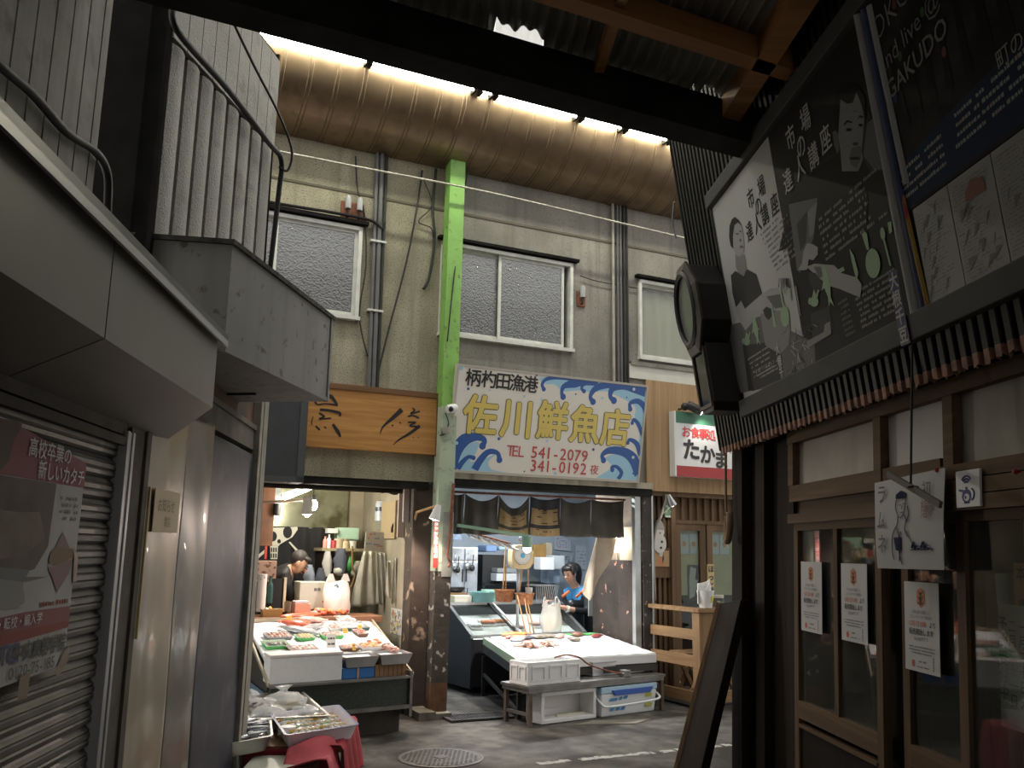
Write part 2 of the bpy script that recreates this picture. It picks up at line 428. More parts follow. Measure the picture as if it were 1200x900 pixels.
# dark beam over the lane and the roof behind it
mb = MB(); mb.box(-4.2, 2.2, -5.17, -5.02, 3.36, 3.54); struct(mb.build('trim_7', M_beamblk, F))
mb = MB(); mb.box(-6, 9, -5.5, -5.3, 3.62, 5.75); struct(mb.build('wall_sky_blocker', M_plank_, F))  # unseen wall added to block sky and darken the lower window reflections
lane = Vector((sin(rad(-4)), cos(rad(-4)), 0)); fx = Vector((cos(F.th), sin(F.th), 0))
A0 = F.w(0, -5.10, 0)
rs = random.Random(3)
def roofpt(s, t, dz=0.):     # s along facade, t back toward the camera
    return A0 + fx * s - lane * t + Vector((0, 0, 3.565 + .012 * sin(s * 2 * pi / .062) + dz))
S0, SE = -3.0, .62
nS = 420
def hole(s): return -1.62 > s > -1.84
mb = MB()
ss = [S0 + (SE - S0) * k / nS for k in range(nS + 1)]
edge = []
for s in ss:
    e = 0.
    if hole(s): e = .11 + .02 * sin(s * 40)
    elif s > -.86 and s < -.60: e = .075 + .03 * sin(s * 47) + .02 * sin(s * 131)
    edge.append(max(0, e))
for k in range(nS):
    a, b = ss[k], ss[k + 1]
    for t0, t1 in ((0, 1), (1, 2.3), (2.3, 3.2), (3.2, 8)):
        q = [(a, t0 if t0 else edge[k]), (b, t0 if t0 else edge[k + 1]), (b, t1), (a, t1)]
        mb.poly([roofpt(*p) for p in q]); mb.poly([roofpt(*p, .004) for p in q[::-1]])
struct(mb.build('ceiling', M_roof, G, smooth=True))
mb = MB()
for k in range(nS):
    a, b = ss[k], ss[k + 1]
    if hole(a) and hole(b):
        mb.poly([roofpt(p, t, .02) for p, t in ((a, -.02), (b, -.02), (b, .16), (a, .16))])
struct(mb.build('trim_8', M_sky, G, smooth=True))
mb = MB(); mb.box(-4, .4, -5.62, -5.54, 3.45, 3.55); struct(mb.build('trim_9', M_pur, F))
mb = MB(); mb.box(-4, .2, -6.4, -6.32, 3.45, 3.55); struct(mb.build('trim_10', M_pur, F))
mb = MB(); mb.bar((.965, 3.98, 3.50), (1.13, 1.0, 3.50), .09, .1); struct(mb.build('trim_11', M_pur, G))
mb = MB(); mb.bar(F.w(-1.40, -5.2, 3.50), F.w(-1.40, -5.2, 3.5) - lane * 2, .04, .06); struct(mb.build('trim_12', M_pur, G))
# ---------------------------------------------------------------- green post
mb = MB(lambda p: Vector((p.x - .035 * (1 - p.z / 5.4), p.y, p.z)))
xa, xb, ya, yb = -.075, .085, -.2, -.06
for z0, z1, m in ((0, .3, 3), (.3, 1.3, 2), (1.3, 2.86, 1), (2.86, 5.5, 0)): mb.box(xa, xb, ya, yb, z0, z1, m)
post = one(mb, 'steel_post', [M_green, M_pale, M_rust, M_rustb], F, 'tall steel post painted bright green above and peeling to rust below', 'post',)
mb = MB(lambda p: Vector((p.x - .035 * (1 - p.z / 5.4), p.y, p.z))); mb.box(-.015, .09, -.204, -.2, 1.25, 1.85); mb.build('grey_patch', mat('grey primer', (.28, .29, .26), .8, var=.3, scale=9), parent=post)
t = thing('warning_strip', F, (-.115, -.21, 1.35), 'narrow red strip with white lettering stuck upright on the pale part of the green post', 'sticker')
mb = MB(); mb.box(-.13, -.09, -.215, -.2, 1.33, 1.80); mb.build('strip', flat('red tape', (.55, .05, .04)), parent=t)
mb = MB(); mb.text('危険物持込禁止喫煙', -.11, 1.76, .04, -.216, vert=True, off=.02); mb.build('lettering', flat('white print', (.8, .8, .78)), parent=t)
# ---------------------------------------------------------------- conduits and wires
def pipe(x, z0, z1, r, m, lab, y=-.03, name='conduit', g=None, x2=None):
    mb = MB(); mb.tube([(x, y, z1), ((x2 if x2 is not None else x), y, z0)], r, 8)
    return one(mb, name, m, F, lab, 'pipe', g, smooth=rad(50))
for k, (x, x2, r, m, l) in enumerate(((-.80, -.775, .018, M_pipe, 'left'), (-.75, -.73, .022, M_pipe, 'middle, thickest'), (-.70, -.69, .016, M_wire, 'right, darkest'))):
    t = pipe(x, 3.0, 5.4, r, m, '%s conduit of the three running down the yellowed wall between the two left windows' % l, x2=x2, g='conduits between the left windows')
    mb = MB()
    for z in (4.45, 3.75): mb.box(x - .028, x + .028, -.058, -.0, z, z + .02)
    mb.build('clip', M_alu, parent=t)
for k, (x, r, m, l) in enumerate(((1.97, .016, M_pipel, 'leftmost, pale'), (2.03, .014, M_pipe, 'second'), (2.07, .014, M_pipe, 'third'), (2.115, .016, M_wire, 'fourth'), (2.155, .014, M_wire, 'rightmost'))):
    pipe(x, 3.2, 5.4, r, m, '%s conduit of the five on the grey wall between the two right windows' % l, x2=x + .01, g='conduits between the right windows')
def wire(pts, r, m, lab, name='wire', fr=F, n=6, k=6, cat='cable'):
    mb = MB(); mb.tube(catmull(pts, k), r, n); return one(mb, name, m, fr, lab, cat, smooth=True)
wire([(-2.4, -.3, 5.06), (-1.2, -.3, 5.07), (.2, -.3, 5.09), (1.6, -.3, 5.06), (3.2, -.3, 5.02)], .011, M_wirel, 'long pale wire crossing the upper wall in front of the green post')
wire([(-.32, -.03, 5.3), (-.36, -.03, 4.9), (-.45, -.03, 4.3), (-.6, -.03, 3.6), (-.72, -.03, 3.0)], .010, M_wire, 'black cable sagging diagonally down the yellowed wall left of the green post')
wire([(-.17, -.03, 5.35), (-.19, -.03, 4.9), (-.16, -.03, 4.6), (-.2, -.03, 4.2), (-.26, -.03, 4.05)], .014, M_wire, 'thick black cable hanging just left of the green post beside the middle window')
wire([(-.3, -.03, 5.2), (-.2, -.03, 4.95), (-.34, -.03, 4.75), (-.2, -.03, 4.7), (-.17, -.03, 4.55)], .006, M_wire, 'thin tangled black wire beside the green post near the canopy')
wire([(.16, -.12, 5.46), (.1, -.12, 5.0), (-.02, -.215, 4.05), (-.06, -.215, 3.5)], .007, M_wire, 'thin black cord from the canopy down across the green post')
wire([(-1.02, -.03, 5.3), (-.98, -.03, 4.95), (-.9, -.03, 4.72), (-.86, -.03, 4.2), (-.9, -.03, 3.7), (-.8, -.03, 3.3)], .008, M_wire, 'black wire beside the right edge of the left window')
wire([(-2.3, -.05, 4.66), (-1.7, -.05, 4.66), (-1.2, -.05, 4.67), (-.85, -.05, 4.66), (-.72, -.05, 4.6)], .016, M_wire, 'bundle of black cable along the head of the left window')
wire([(1.55, -.03, 4.47), (1.8, -.03, 4.44), (2.3, -.03, 4.44)], .006, M_wire, 'thin wire from the small terminal board to the right-hand window')
for (x0, x1, z0, z1, l, n) in ((-1.13, -.9, 4.64, 4.82, 'rusted terminal board with two grey insulators above the left window', 2), (1.52, 1.62, 4.13, 4.3, 'small rusted terminal board with one insulator right of the middle window', 1)):
    t = thing('terminal_board', F, ((x0 + x1) / 2, 0, z0), l, 'terminal board')
    mb = MB(); mb.box(x0, x1, -.02, 0, z0, z1); mb.build('board', M_rustplate, parent=t)
    for k in range(n):
        xx = x0 + (x1 - x0) * (k + .5) / n
        mb = MB(); mb.lathe([(.001, 0), (.03, 0), (.03, .1), (.02, .13), (.001, .135)], (xx, -.05, z0 + (z1 - z0) * .55), 10); mb.build('insulator', M_porc, parent=t, smooth=rad(50))
        mb = MB(); mb.tube([(xx, -.05, z0 + .1), (xx, -.05, z0 + .03), (xx, -.01, z0 + .02)], .01, 6); mb.build('lead_wire', M_wire, parent=t)
# ================================================================ right-hand building
def SH(p): return Vector((p.x + .09 * (p.z - 1.2), p.y, p.z))
def LP(p): return Vector((p.x + .09 * (p.z - 2.12), -.10 - .17 * (p.z - 2.12) + p.y, p.z))   # leaning clad wall; y<0 stands out
M_door = woodmat('aged door wood', (.085, .048, .023), (.17, .10, .05), axis=2)
M_doorh = woodmat('aged rail wood', (.085, .048, .023), (.17, .10, .05), axis=0)
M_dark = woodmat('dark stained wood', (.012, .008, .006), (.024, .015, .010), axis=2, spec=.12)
M_blk = mat('black corrugated iron', (.010, .010, .010), .5, var=.35, scale=7, bump=.1, bscale=30, spec=.25)
M_blkr = mat('rusted iron edge', (.30, .17, .12), .8, var=.5, scale=18)
M_board = mat('weathered opaque pane', (.33, .30, .25), .5, var=.25, scale=3.5, streak=.15)
M_boardw = mat('whitish pane', (.52, .50, .47), .5, var=.12, scale=3)
GL = glassmat('door glass', (.82, .86, .84), 1.55, .05)
# leaning corrugated wall
mb = MB(LP); pitch = .058; x0, x1 = -.03, 3.6; n = int((x1 - x0) / pitch)
xs = []
for k in range(n):
    a = x0 + k * pitch; xs += [(a, 0), (a + pitch * .3, 0), (a + pitch * .42, -.018), (a + pitch * .88, -.018)]
xs.append((x1, 0))
rg = random.Random(5)
for k in range(len(xs) - 1):
    (a, ya), (b, yb) = xs[k], xs[k + 1]
    zr = .0
    mb.poly([(a, ya, 2.115), (b, yb, 2.115), (b, yb, 4.3), (a, ya, 4.3)], 0); mb.poly([(b, yb + .006, 2.115), (a, ya + .006, 2.115), (a, ya + .006, 4.3), (b, yb + .006, 4.3)], 0)
    mb.poly([(a, ya - .001, 2.08 + rg.uniform(-.012, .008)), (b, yb - .001, 2.08 + rg.uniform(-.012, .008)), (b, yb, 2.115), (a, ya, 2.115)], 1)
struct(mb.build('wall_right_upper', [M_blk, M_blkr], R))
mb = MB(LP); mb.box(-.045, -.02, -.02, .14, 2.1, 4.2); struct(mb.build('trim_13', M_black, R))
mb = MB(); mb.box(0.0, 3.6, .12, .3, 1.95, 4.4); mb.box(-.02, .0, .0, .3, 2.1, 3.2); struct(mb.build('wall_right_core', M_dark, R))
mb = MB(LP); mb.box(.02, 3.5, .02, .1, 3.52, 3.62); struct(mb.build('trim_14', M_black, R))
# lower shop front
mb = MB(SH)
mb.box(-.16, .02, -.03, .12, 0, 2.1); mb.box(.02, .16, .03, .2, 0, 2.1); mb.box(.16, .3, .0, .2, 0, 2.1); mb.box(.3, .62, .05, .2, 0, 2.1); mb.box(.62, .72, .0, .2, 0, 2.1)
mb.box(1.52, 1.75, .06, .12, 0, 1.66)
struct(mb.build('trim_15', M_dark, R))
mb = MB(SH)
mb.box(.69, 3.5, -.02, .1, 1.655, 1.70); mb.box(.69, 2.08, -.01, .1, 1.76, 1.84); mb.box(.69, 2.08, .02, .08, 1.70, 1.76)
mb.box(.69, 3.5, -.02, .1, 2.045, 2.10)
mb.box(.69, .75, -.015, .1, 1.84, 2.045); mb.box(1.60, 1.66, -.015, .1, 1.79, 2.045); mb.box(2.11, 2.17, -.015, .1, 1.79, 2.045)
for k in range(3): mb.box(2.075, 3.5, -.03 + .002 * k, -.01, 1.655 + .052 * k, 1.703 + .052 * k)
struct(mb.build('trim_16', M_doorh, R))
for n, (a, b, z0, m) in enumerate(((.75, 1.6, 1.84, M_board), (1.66, 2.11, 1.79, M_boardw), (2.17, 3.4, 1.81, M_board))):
    mb = MB(SH); mb.box(a, b, .02, .035, z0, 2.05); struct(mb.build('window_%d' % (n + 4), m, R))
def sliding_door(n, x0, x1, y, muls, side=.055):
    mb = MB(SH)
    mb.box(x0, x0 + side, y, y + .035, .02, 1.655); mb.box(x1 - side, x1, y, y + .035, .02, 1.655)
    d = struct(mb.build('door_%d' % n, M_door, R, base=((x0 + x1) / 2, y, .02)))
    mb = MB(SH); mb.box(x0 + side, x1 - side, y, y + .035, .74, .82); mb.box(x0 + side, x1 - side, y, y + .035, 1.62, 1.655); mb.box(x0 + side, x1 - side, y, y + .035, .02, .12); mb.box(x0 + side, x1 - side, y - .006, y + .03, .70, .715)
    mb.build('door_rail', M_doorh, parent=d)
    ed = [x0 + side] + [q for m_ in muls for q in (m_ - .02, m_ + .02)] + [x1 - side]
    mb = MB(SH)
    for m_ in muls: mb.box(m_ - .02, m_ + .02, y + .003, y + .032, .82, 1.62)
    if muls: mb.build('mullion', M_door, parent=d)
    mb = MB(SH)
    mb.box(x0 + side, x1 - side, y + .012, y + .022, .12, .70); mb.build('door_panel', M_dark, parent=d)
    for k in range(0, len(ed), 2):
        mb = MB(SH); mb.box(ed[k], ed[k + 1], y + .015, y + .019, .82, 1.62); mb.build('door_pane', GL, parent=d)
sliding_door(1, .72, 1.62, .0, [1.19], .05)
sliding_door(2, 1.70, 2.19, .04, [], .05)
sliding_door(3, 2.15, 3.1, .0, [2.62], .05)
mb = MB(); mb.box(-.1, 3.6, 2.6, 2.7, 0, 3.4); mb.box(-.1, .0, .2, 2.6, 0, 3.4); mb.box(3.5, 3.6, .2, 2.6, 0, 3.4); struct(mb.build('wall_right', mat('brown inner wall', (.16, .10, .065), .8, var=.2, scale=3), R))
mb = MB(); mb.box(-.1, 3.6, .2, 2.7, 2.3, 2.35); struct(mb.build('trim_17', M_dark, R))
# ================================================================ left-hand building
M_plank = mat('grey weathered boards', (.30, .285, .255), .75, var=.18, scale=5, col2=(.17, .15, .12), mix=.24, mscale=9, streak=.3)
M_bay = mat('pebbled grey siding', (.42, .405, .365), .6, var=.1, scale=3, bump=.7, bscale=110, col2=(.24, .22, .19), mix=.24, mscale=5)
M_fascia = mat('satin grey sheet', (.235, .222, .205), .42, metal=.25, var=.10, scale=2.2, spec=.5)
M_balc = mat('stained grey panel', (.27, .262, .24), .75, var=.1, scale=3, col2=(.12, .10, .08), mix=.2, mscale=16, streak=.25, msharp=.04)
M_slat = mat('galvanised slats', (.15, .14, .125), .42, metal=.6, var=.2, scale=6, streak=.3)
M_rail = mat('aluminium rail', (.42, .42, .42), .4, metal=.6)
M_brown = mat('dirty brown post', (.11, .095, .075), .8, var=.3, scale=8)
# upper plank wall, boards with grooves
mb = MB(); x = -2.9
while x < -.12:
    w = min(.118, -.12 - x); mb.box(x, x + w - .010, .10, .14, 2.2, 4.6); x += .118
mb.box(-2.9, -.12, .13, .5, 2.2, 4.6, 1)
struct(mb.build('wall_left_upper', [M_plank, M_darkgap], L))
mb = MB(); mb.box(-3.0, .5, .02, .12, 2.1, 2.3); mb.box(2.45, 2.6, .25, 1.5, 0, 4.5); struct(mb.build('wall_left', M_balc, L))
# fascia box over the shutter
def fasc(x): return [(-.25, 2.33), (-.25, 2.035), (0, 1.915), (.02, 1.915), (.02, 2.36)]
pa = fasc(0)
mb = MB(); xa = -2.9
def endx(y): return .36 + (y + .25) * .95
cuts = [xa, -2.1, -.82, None]
for k in range(3):
    g = .004
    a = cuts[k] + g
    mb.v; base = []
    L0 = [mb._v((a, y, z)) for y, z in pa]
    R0 = [mb._v(((cuts[k + 1] - g) if cuts[k + 1] is not None else endx(y), y, z)) for y, z in pa]
    nn = len(pa); mb.face(L0[::-1]); mb.face(R0)
    for j in range(nn): mb.face((L0[j], L0[(j + 1) % nn], R0[(j + 1) % nn], R0[j]))
fas = one(mb, 'sign_fascia', M_fascia, L, 'long grey sheet metal fascia box overhanging the roller shutter', 'fascia')
mb = MB(); mb.box(-2.9, .39, -.285, -.24, 2.31, 2.335); mb.box(-2.9, .39, -.285, -.275, 2.285, 2.335); mb.build('drip_edge', M_rail, parent=fas)
# roller shutter
sh = thing('roller_shutter', L, (-.9, 0, 0), 'closed galvanised roller shutter behind the torn school poster', 'shutter')
mb = MB(); z = .0
pr = [(0, .0), (-.012, .008), (-.014, .02), (-.009, .026), (-.014, .032), (-.014, .046), (-.008, .05), (-.012, .056), (-.002, .066), (.004, .075)]
while z < 1.84:
    for k in range(len(pr) - 1):
        mb.poly([(-2.9, pr[k][0] + .01, z + pr[k][1]), (.1, pr[k][0] + .01, z + pr[k][1]), (.1, pr[k + 1][0] + .01, z + pr[k + 1][1]), (-2.9, pr[k + 1][0] + .01, z + pr[k + 1][1])])
    z += .075
mb.build('slat_curtain', M_slat, parent=sh)
mb = MB(); mb.box(.075, .10, -.035, .03, 0, 1.9); mb.box(.13, .155, -.035, .03, 0, 1.9); mb.box(.10, .13, -.03, .03, 0, 1.9); mb.build('guide_rail', M_rail, parent=sh, bev=.003)
mb = MB(); mb.box(-2.9, .1, -.03, .03, 1.845, 1.875); mb.box(-2.9, .1, -.02, .03, 1.885, 1.93); mb.build('head_rail', M_brown, parent=sh)
mb = MB(); mb.box(-3.0, .2, .03, .2, 0, 2.1); mb.box(.155, .31, -.02, .1, 0, 2.1); struct(mb.build('wall_left_lower', M_brown, L))
# the lane goes on behind the viewer, and the cross street beyond both corners
mb = MB(); mb.box(-11, -3.0, .0, .3, 0, 4.2); struct(mb.build('wall_left_rear', M_brown, L))
mb = MB(); mb.box(3.6, 12, .05, .3, 0, 4.2); struct(mb.build('wall_right_rear', M_dark, R))
# sheeted panel, dark steel panel, column
mb = MB(); mb.box(.31, .36, -.03, .06, 0, 2.1); mb.box(.31, 2.42, -.015, .06, 2.08, 2.2); mb.box(.31, 2.42, -.03, .06, 2.2, 2.23); mb.box(.36, 2.42, .05, .08, 0, 2.4); struct(mb.build('trim_18', M_brown, L))
mb = MB(); mb.box(.6, 2.45, -.0, .06, 2.23, 2.42); struct(mb.build('trim_19', M_rustb, L))
rr = random.Random(2)
def shx(u, v):
    x = .37 + u * .95
    return (x, -.02 - .007 * sin(u * 9 + sin(v * 5) * .5) - .002 * sin(v * 11 + u * 20) - .008 * u, .25 + v * 1.84)
M_film = mat('beige board under film', (.42, .35, .25), .34, var=.14, scale=2.5, spec=.5, coat=.25, streak=.15)
M_film2 = mat('grey board under film', (.20, .185, .15), .34, var=.2, scale=2.5, spec=.5, coat=.25)
shp = thing('sheeted_panel', L, (.85, 0, .25), 'beige and grey door panel wrapped in glossy clear film beside the shutter', 'panel')
mb = MB(); mb.grid(lambda u, v: shx(u * .55, v), 24, 60, thick=(0, .012, 0)); mb.build('beige_half', M_film, parent=shp, smooth=True)
mb = MB(); mb.grid(lambda u, v: shx(.55 + u * .45, v), 20, 60, thick=(0, .012, 0)); mb.build('grey_half', M_film2, parent=shp, smooth=True)
mb = MB(); mb.box(.365, .375, -.04, -.03, 1.15, 1.72); mb.build('tape_edge', flat('yellowed tape', (.6, .45, .2)), parent=shp)
mb = MB(); mb.box(.45, .80, -.034, -.031, 1.55, 1.72); mb.text('お知らせ', .61, 1.635, .06, -.034, m=1); mb.text('閉店', .64, 1.575, .045, -.034, m=1); mb.build('faded_notice', [flat('faded paper', (.55, .43, .27)), flat('faded ink', (.2, .15, .1))], parent=shp)
mb = MB(); mb.grid(lambda u, v: (1.34 + u * 1.02, -.02 - .006 * sin(u * 7 + v * 5) * sin(v * 9), .05 + v * 2.0), 20, 40, thick=(0, .01, 0))
one(mb, 'dark_metal_sheet', mat('dented blue-black steel', (.045, .048, .065), .5, metal=.15, var=.25, scale=6, col2=(.13, .13, .14), mix=.22, mscale=4), L, 'dented blue-black steel panel between the film-wrapped panel and the corner column', 'panel', smooth=True)
mb = MB(); mb.box(2.37, 2.44, -.05, .05, 0, 2.42); mb.box(2.47, 2.60, -.05, .2, 0, 2.42); mb.box(2.44, 2.47, -.02, .05, 0, 2.42); struct(mb.build('trim_20', mat('grey column paint', (.27, .25, .21), .7, var=.3, scale=9, streak=.3), L, bev=.004))
# balcony and bay
bal = thing('balcony_box', BY, (.6, .2, 2.31), 'stained grey panelled balcony box jutting out under the ribbed bay', 'balcony')
def bq(z, e=0.): return [(-e, -e, z), (1.28 + e, -e, z), (1.28 + e, .62, z), (-.2 - e, .62, z)]
mb = MB(); mb.hexa(bq(2.31) + bq(2.79)); mb.build('parapet', M_balc, parent=bal)
mb = MB(); mb.hexa(bq(2.785, .015) + bq(2.805, .018)); mb.build('coping', mat('black mouldy coping', (.07, .065, .055), .85, var=.5, scale=25), parent=bal)
mb = MB(); mb.box(.0, 1.27, -.006, 0, 2.31, 2.33); mb.box(1.255, 1.285, -.008, .02, 2.31, 2.79); mb.build('corner_bead', M_balc, parent=bal)
mb = MB(); n = 8; w = 1.12 / n
for k in range(n):
    a = -.13 + k * w
    mb.grid(lambda u, v, a=a: (a + .014 + u * (w - .028), .30 - .012 * sin(pi * u), 2.80 + v * .9), 6, 1)
    mb.box(a + .014, a + w - .014, .302, .33, 2.80, 3.70)
mb.box(-.14, 1.0, .32, .40, 2.7, 4.3, 1); mb.box(-.14, -.12, .3, .9, 2.3, 4.3, 1); mb.box(.985, 1.0, .3, .9, 2.3, 4.3, 1)  # bay sides in black: their shade is put into the colour
for k in range(9): a = -.13 + k * 1.12 / 9; mb.box(a + .002, a + 1.12 / 9 - .004, .29, .33, 3.72, 4.25)
struct(mb.build('wall_left_bay', [M_bay, M_black], BY, smooth=rad(30)))
wire([(-.2, .26, 3.84), (-.17, .25, 3.72), (.3, .24, 3.70), (.8, .24, 3.66), (.98, .24, 3.64), (1.02, .26, 3.45), (1.02, .28, 3.0)], .015, M_wire, 'thick black cable running across the grey ribbed bay', 'cable', BY)
wire([(-.1, .25, 4.25), (.2, .24, 4.1), (.55, .24, 3.98), (.85, .22, 3.86), (1.02, .2, 3.72), (1.03, .22, 3.6), (.98, .25, 3.6)], .007, M_wire, 'thin black cable looping over the top right of the grey ribbed bay', 'cable', BY)
# ================================================================ right-hand building : boards, posters, clock, papers
CAMI = co.matrix_world.copy()
def pix(fr, px, py, y=0., tilt=0., z0=0.):       # where a line of sight meets a surface of the place
    d = (CAMI.to_3x3() @ Vector((px - 600, 450 - py, -1044))); c = CAMI.translation
    Mi = fr.M.inverted(); c = Mi @ c; d = Mi.to_3x3() @ d
    t = (y - c.y - tilt * (c.z - z0)) / (d.y + tilt * d.z)
    return c + d * t
def pL(px, py):
    p = pix(R, px, py, -.13, .17, 2.12); return (p.x - .09 * (p.z - 2.12), p.z)
def pS(px, py, y=-.02):
    p = pix(R, px, py, y); return (p.x - .09 * (p.z - 1.2), p.z)
def pF(px, py, y=0.):
    p = pix(F, px, py, y); return (p.x, p.z)
def area(P): return sum(P[k][0] * P[(k + 1) % len(P)][1] - P[(k + 1) % len(P)][0] * P[k][1] for k in range(len(P))) / 2
def patch(mb, pts, y, m):
    if area(pts) < 0: pts = pts[::-1]
    mb.poly([(x, y, z) for x, z in pts], m)
def ellp(cx, cz, rx, rz, n=18, rot=0.):
    return [(cx + rx * cos(a) * cos(rot) - rz * sin(a) * sin(rot), cz + rx * cos(a) * sin(rot) + rz * sin(a) * cos(rot)) for a in [2 * pi * k / n for k in range(n)]]
def dashes(mb, x0, x1, z, h, y, m, rnd, dens=.8, slant=0.):     # a line of print too small to read
    x = x0
    while x < x1:
        w = rnd.uniform(.6, 1.6) * h
        if rnd.random() < dens:
            e = min(x + w * .75, x1); a = z + slant * (x - x0)
            mb.poly([(x, y, a), (e, y, a), (e, y, a + h * rnd.uniform(.6, 1)), (x, y, a + h * rnd.uniform(.6, 1))], m)
        x += w
gr = lambda n, v, r=.55: flat('print grey ' + n, (v, v * .985, v * .95), r, spec=.15)
PG = [gr('a', .008), gr('b', .018), gr('c', .05), gr('d', .14), gr('e', .24), gr('f', .36), gr('g', .48), flat('print sage', (.30, .42, .27), .35), flat('print navy', (.03, .035, .12), .35)]
KB, K1, K2, K3, K4, K5, K6, KG, KN = range(9)
wire([pix(L, a, b, .078) for a, b in ((-60, 30), (-20, 58), (8, 84), (40, 112), (78, 155), (112, 178), (126, 205), (126, 250), (126, 300))], .015, M_wire, 'thick black cable running along the grey boards above the fascia', 'cable', L)
# notice board frame on the leaning wall
M_bframe = mat('grey-black board frame', (.045, .045, .042), .7, var=.2, scale=6)
nb = thing('notice_board', R, (1.8, -.2, 2.2), 'long grey-black framed notice board on the leaning corrugated wall', 'notice board')
for (a, b, c, d) in ((.515, 3.4, 2.215, 2.30), (.515, 3.4, 3.33, 3.40)):
    mb = MB(LP); mb.box(a, b, -.055, -.018, c, d); mb.build('frame_rail', M_bframe, parent=nb, bev=.004)
mb = MB(LP); mb.box(.515, 3.4, -.024, -.018, 2.30, 3.33); mb.build('backboard', mat('board back', (.05, .05, .05), .8), parent=nb)
def q5(o, s):
    return lambda pts: [pL(o[0] + x / s, o[1] + y / s) for x, y in pts]
y0 = -.03
# --- poster 1 : light, man in a black shirt with a bunch of radishes
rn = random.Random(11)
p1 = thing('event_poster', R, (.97, -.25, 2.3), 'pale grey poster of a person in a black shirt holding leafy vegetables, nearest the clock', 'poster', 'cooking class posters')
mb = MB(LP); mb.box(.55, 1.395, y0, -.024, 2.30, 3.325, K6)
A = q5((840, 220), 7.5); B = q5((840, 330), 7.5)
# shaded lower part of the print
patch(mb, B([(60, 400), (400, 300), (860, 540), (880, 870), (300, 960), (210, 980)]), y0 - .0008, K3)
patch(mb, B([(230, 560), (560, 520), (560, 860), (330, 960), (280, 960)]), y0 - .0012, K2)
patch(mb, A([(125, 770), (165, 730), (240, 778), (268, 715), (350, 760), (395, 905), (400, 930), (250, 1065), (215, 990), (170, 1050), (140, 930)]), y0 - .0014, K2)
patch(mb, B([(215, 165), (250, 240), (400, 110), (470, 60), (560, 55), (585, 130), (560, 230), (500, 240), (400, 275), (340, 330), (255, 430), (205, 350), (170, 245)]), y0 - .0018, K5)
patch(mb, B([(440, 130), (560, 110), (575, 220), (520, 235), (480, 190)]), y0 - .0022, K3)
patch(mb, A([(165, 585), (250, 590), (265, 715), (240, 770), (190, 745), (170, 700)]), y0 - .0018, K4)
patch(mb, A([(140, 420), (150, 320), (190, 280), (222, 330), (236, 430), (246, 500), (240, 560), (212, 602), (180, 600), (152, 545)]), y0 - .0022, K5)
patch(mb, A([(112, 430), (116, 335), (135, 280), (162, 256), (196, 285), (226, 340), (190, 305), (160, 330), (146, 430), (150, 540), (125, 510)]), y0 - .0026, K1)
for c, r in (((185, 405), (16, 9)), ((212, 385), (10, 8)), ((222, 520), (16, 14)), ((213, 462), (10, 14))):
    patch(mb, A(ellp(c[0], c[1], r[0], r[1], 10)), y0 - .003, K3)
# vegetables
patch(mb, B([(385, 290), (460, 250), (640, 260), (650, 400), (640, 560), (560, 640), (430, 560)]), y0 - .0022, K4)
patch(mb, B([(410, 250), (440, 220), (490, 240), (490, 300), (460, 340), (430, 310)]), y0 - .0026, K2)
for k in range(70):
    x = rn.uniform(610, 850); yv = rn.uniform(370, 830); l = rn.uniform(30, 90); a = rn.uniform(-1.2, 1.2)
    dx, dy = l * sin(a), l * cos(a); w = 5
    patch(mb, B([(x, yv), (x + w, yv - w), (x + dx + w, yv + dy), (x + dx, yv + dy + w)]), y0 - .003 - .0001 * k / 70, rn.choice([K5, K6, K1, K3]))
for k in range(14):
    x = rn.uniform(545, 640); l = rn.uniform(40, 110)
    patch(mb, B([(x, 0 - 30), (x + 8, -30), (x + 14 + rn.uniform(-20, 20), l), (x + 6, l)]), y0 - .003, rn.choice([K5, K1, K6]))
# sage kitchen shapes
def teapot(Q, cx, cy, s, y, rot=0): 
    patch(mb, Q(ellp(cx, cy, 30 * s, 36 * s, 14)), y, KG); patch(mb, Q([(cx + 20 * s, cy - 10 * s), (cx + 34 * s, cy - 80 * s), (cx + 26 * s, cy - 84 * s), (cx + 2 * s, cy - 24 * s)]), y, KG)
    patch(mb, Q([(cx - 14 * s, cy - 30 * s), (cx - 4 * s, cy - 84 * s), (cx + 14 * s, cy - 50 * s), (cx + 16 * s, cy - 30 * s)]), y, KG); patch(mb, Q(ellp(cx - 30 * s, cy - 2, 12 * s, 26 * s, 10)), y, KG)
def fishs(Q, cx, cy, s, y):
    patch(mb, Q([(cx - 30 * s, cy - 130 * s), (cx - 8 * s, cy - 110 * s), (cx + 18 * s, cy - 20 * s), (cx + 38 * s, cy), (cx + 20 * s, cy + 5 * s), (cx + 22 * s, cy + 80 * s), (cx + 45 * s, cy + 145 * s), (cx + 18 * s, cy + 112 * s), (cx + 10 * s, cy + 150 * s), (cx + 4 * s, cy + 80 * s), (cx - 22 * s, cy + 20 * s), (cx - 38 * s, cy + 40 * s), (cx - 30 * s, cy - 20 * s)]), y, KG)
teapot(B, 268, 525, 1.0, y0 - .0034); fishs(B, 350, 420, .95, y0 - .0034)
patch(mb, B(ellp(605, 305, 38, 95, 20, -.05)), y0 - .0036, KG); patch(mb, B([(560, 85), (575, 85), (600, 220), (585, 220)]), y0 - .0036, KG)
patch(mb, B([(478, 190), (490, 190), (530, 400), (505, 400)]), y0 - .0034, KG); patch(mb, B([(640, 60), (655, 60), (665, 160), (650, 160)]), y0 - .0034, KG); patch(mb, B([(690, 40), (705, 40), (745, 300), (735, 300)]), y0 - .0034, K4)
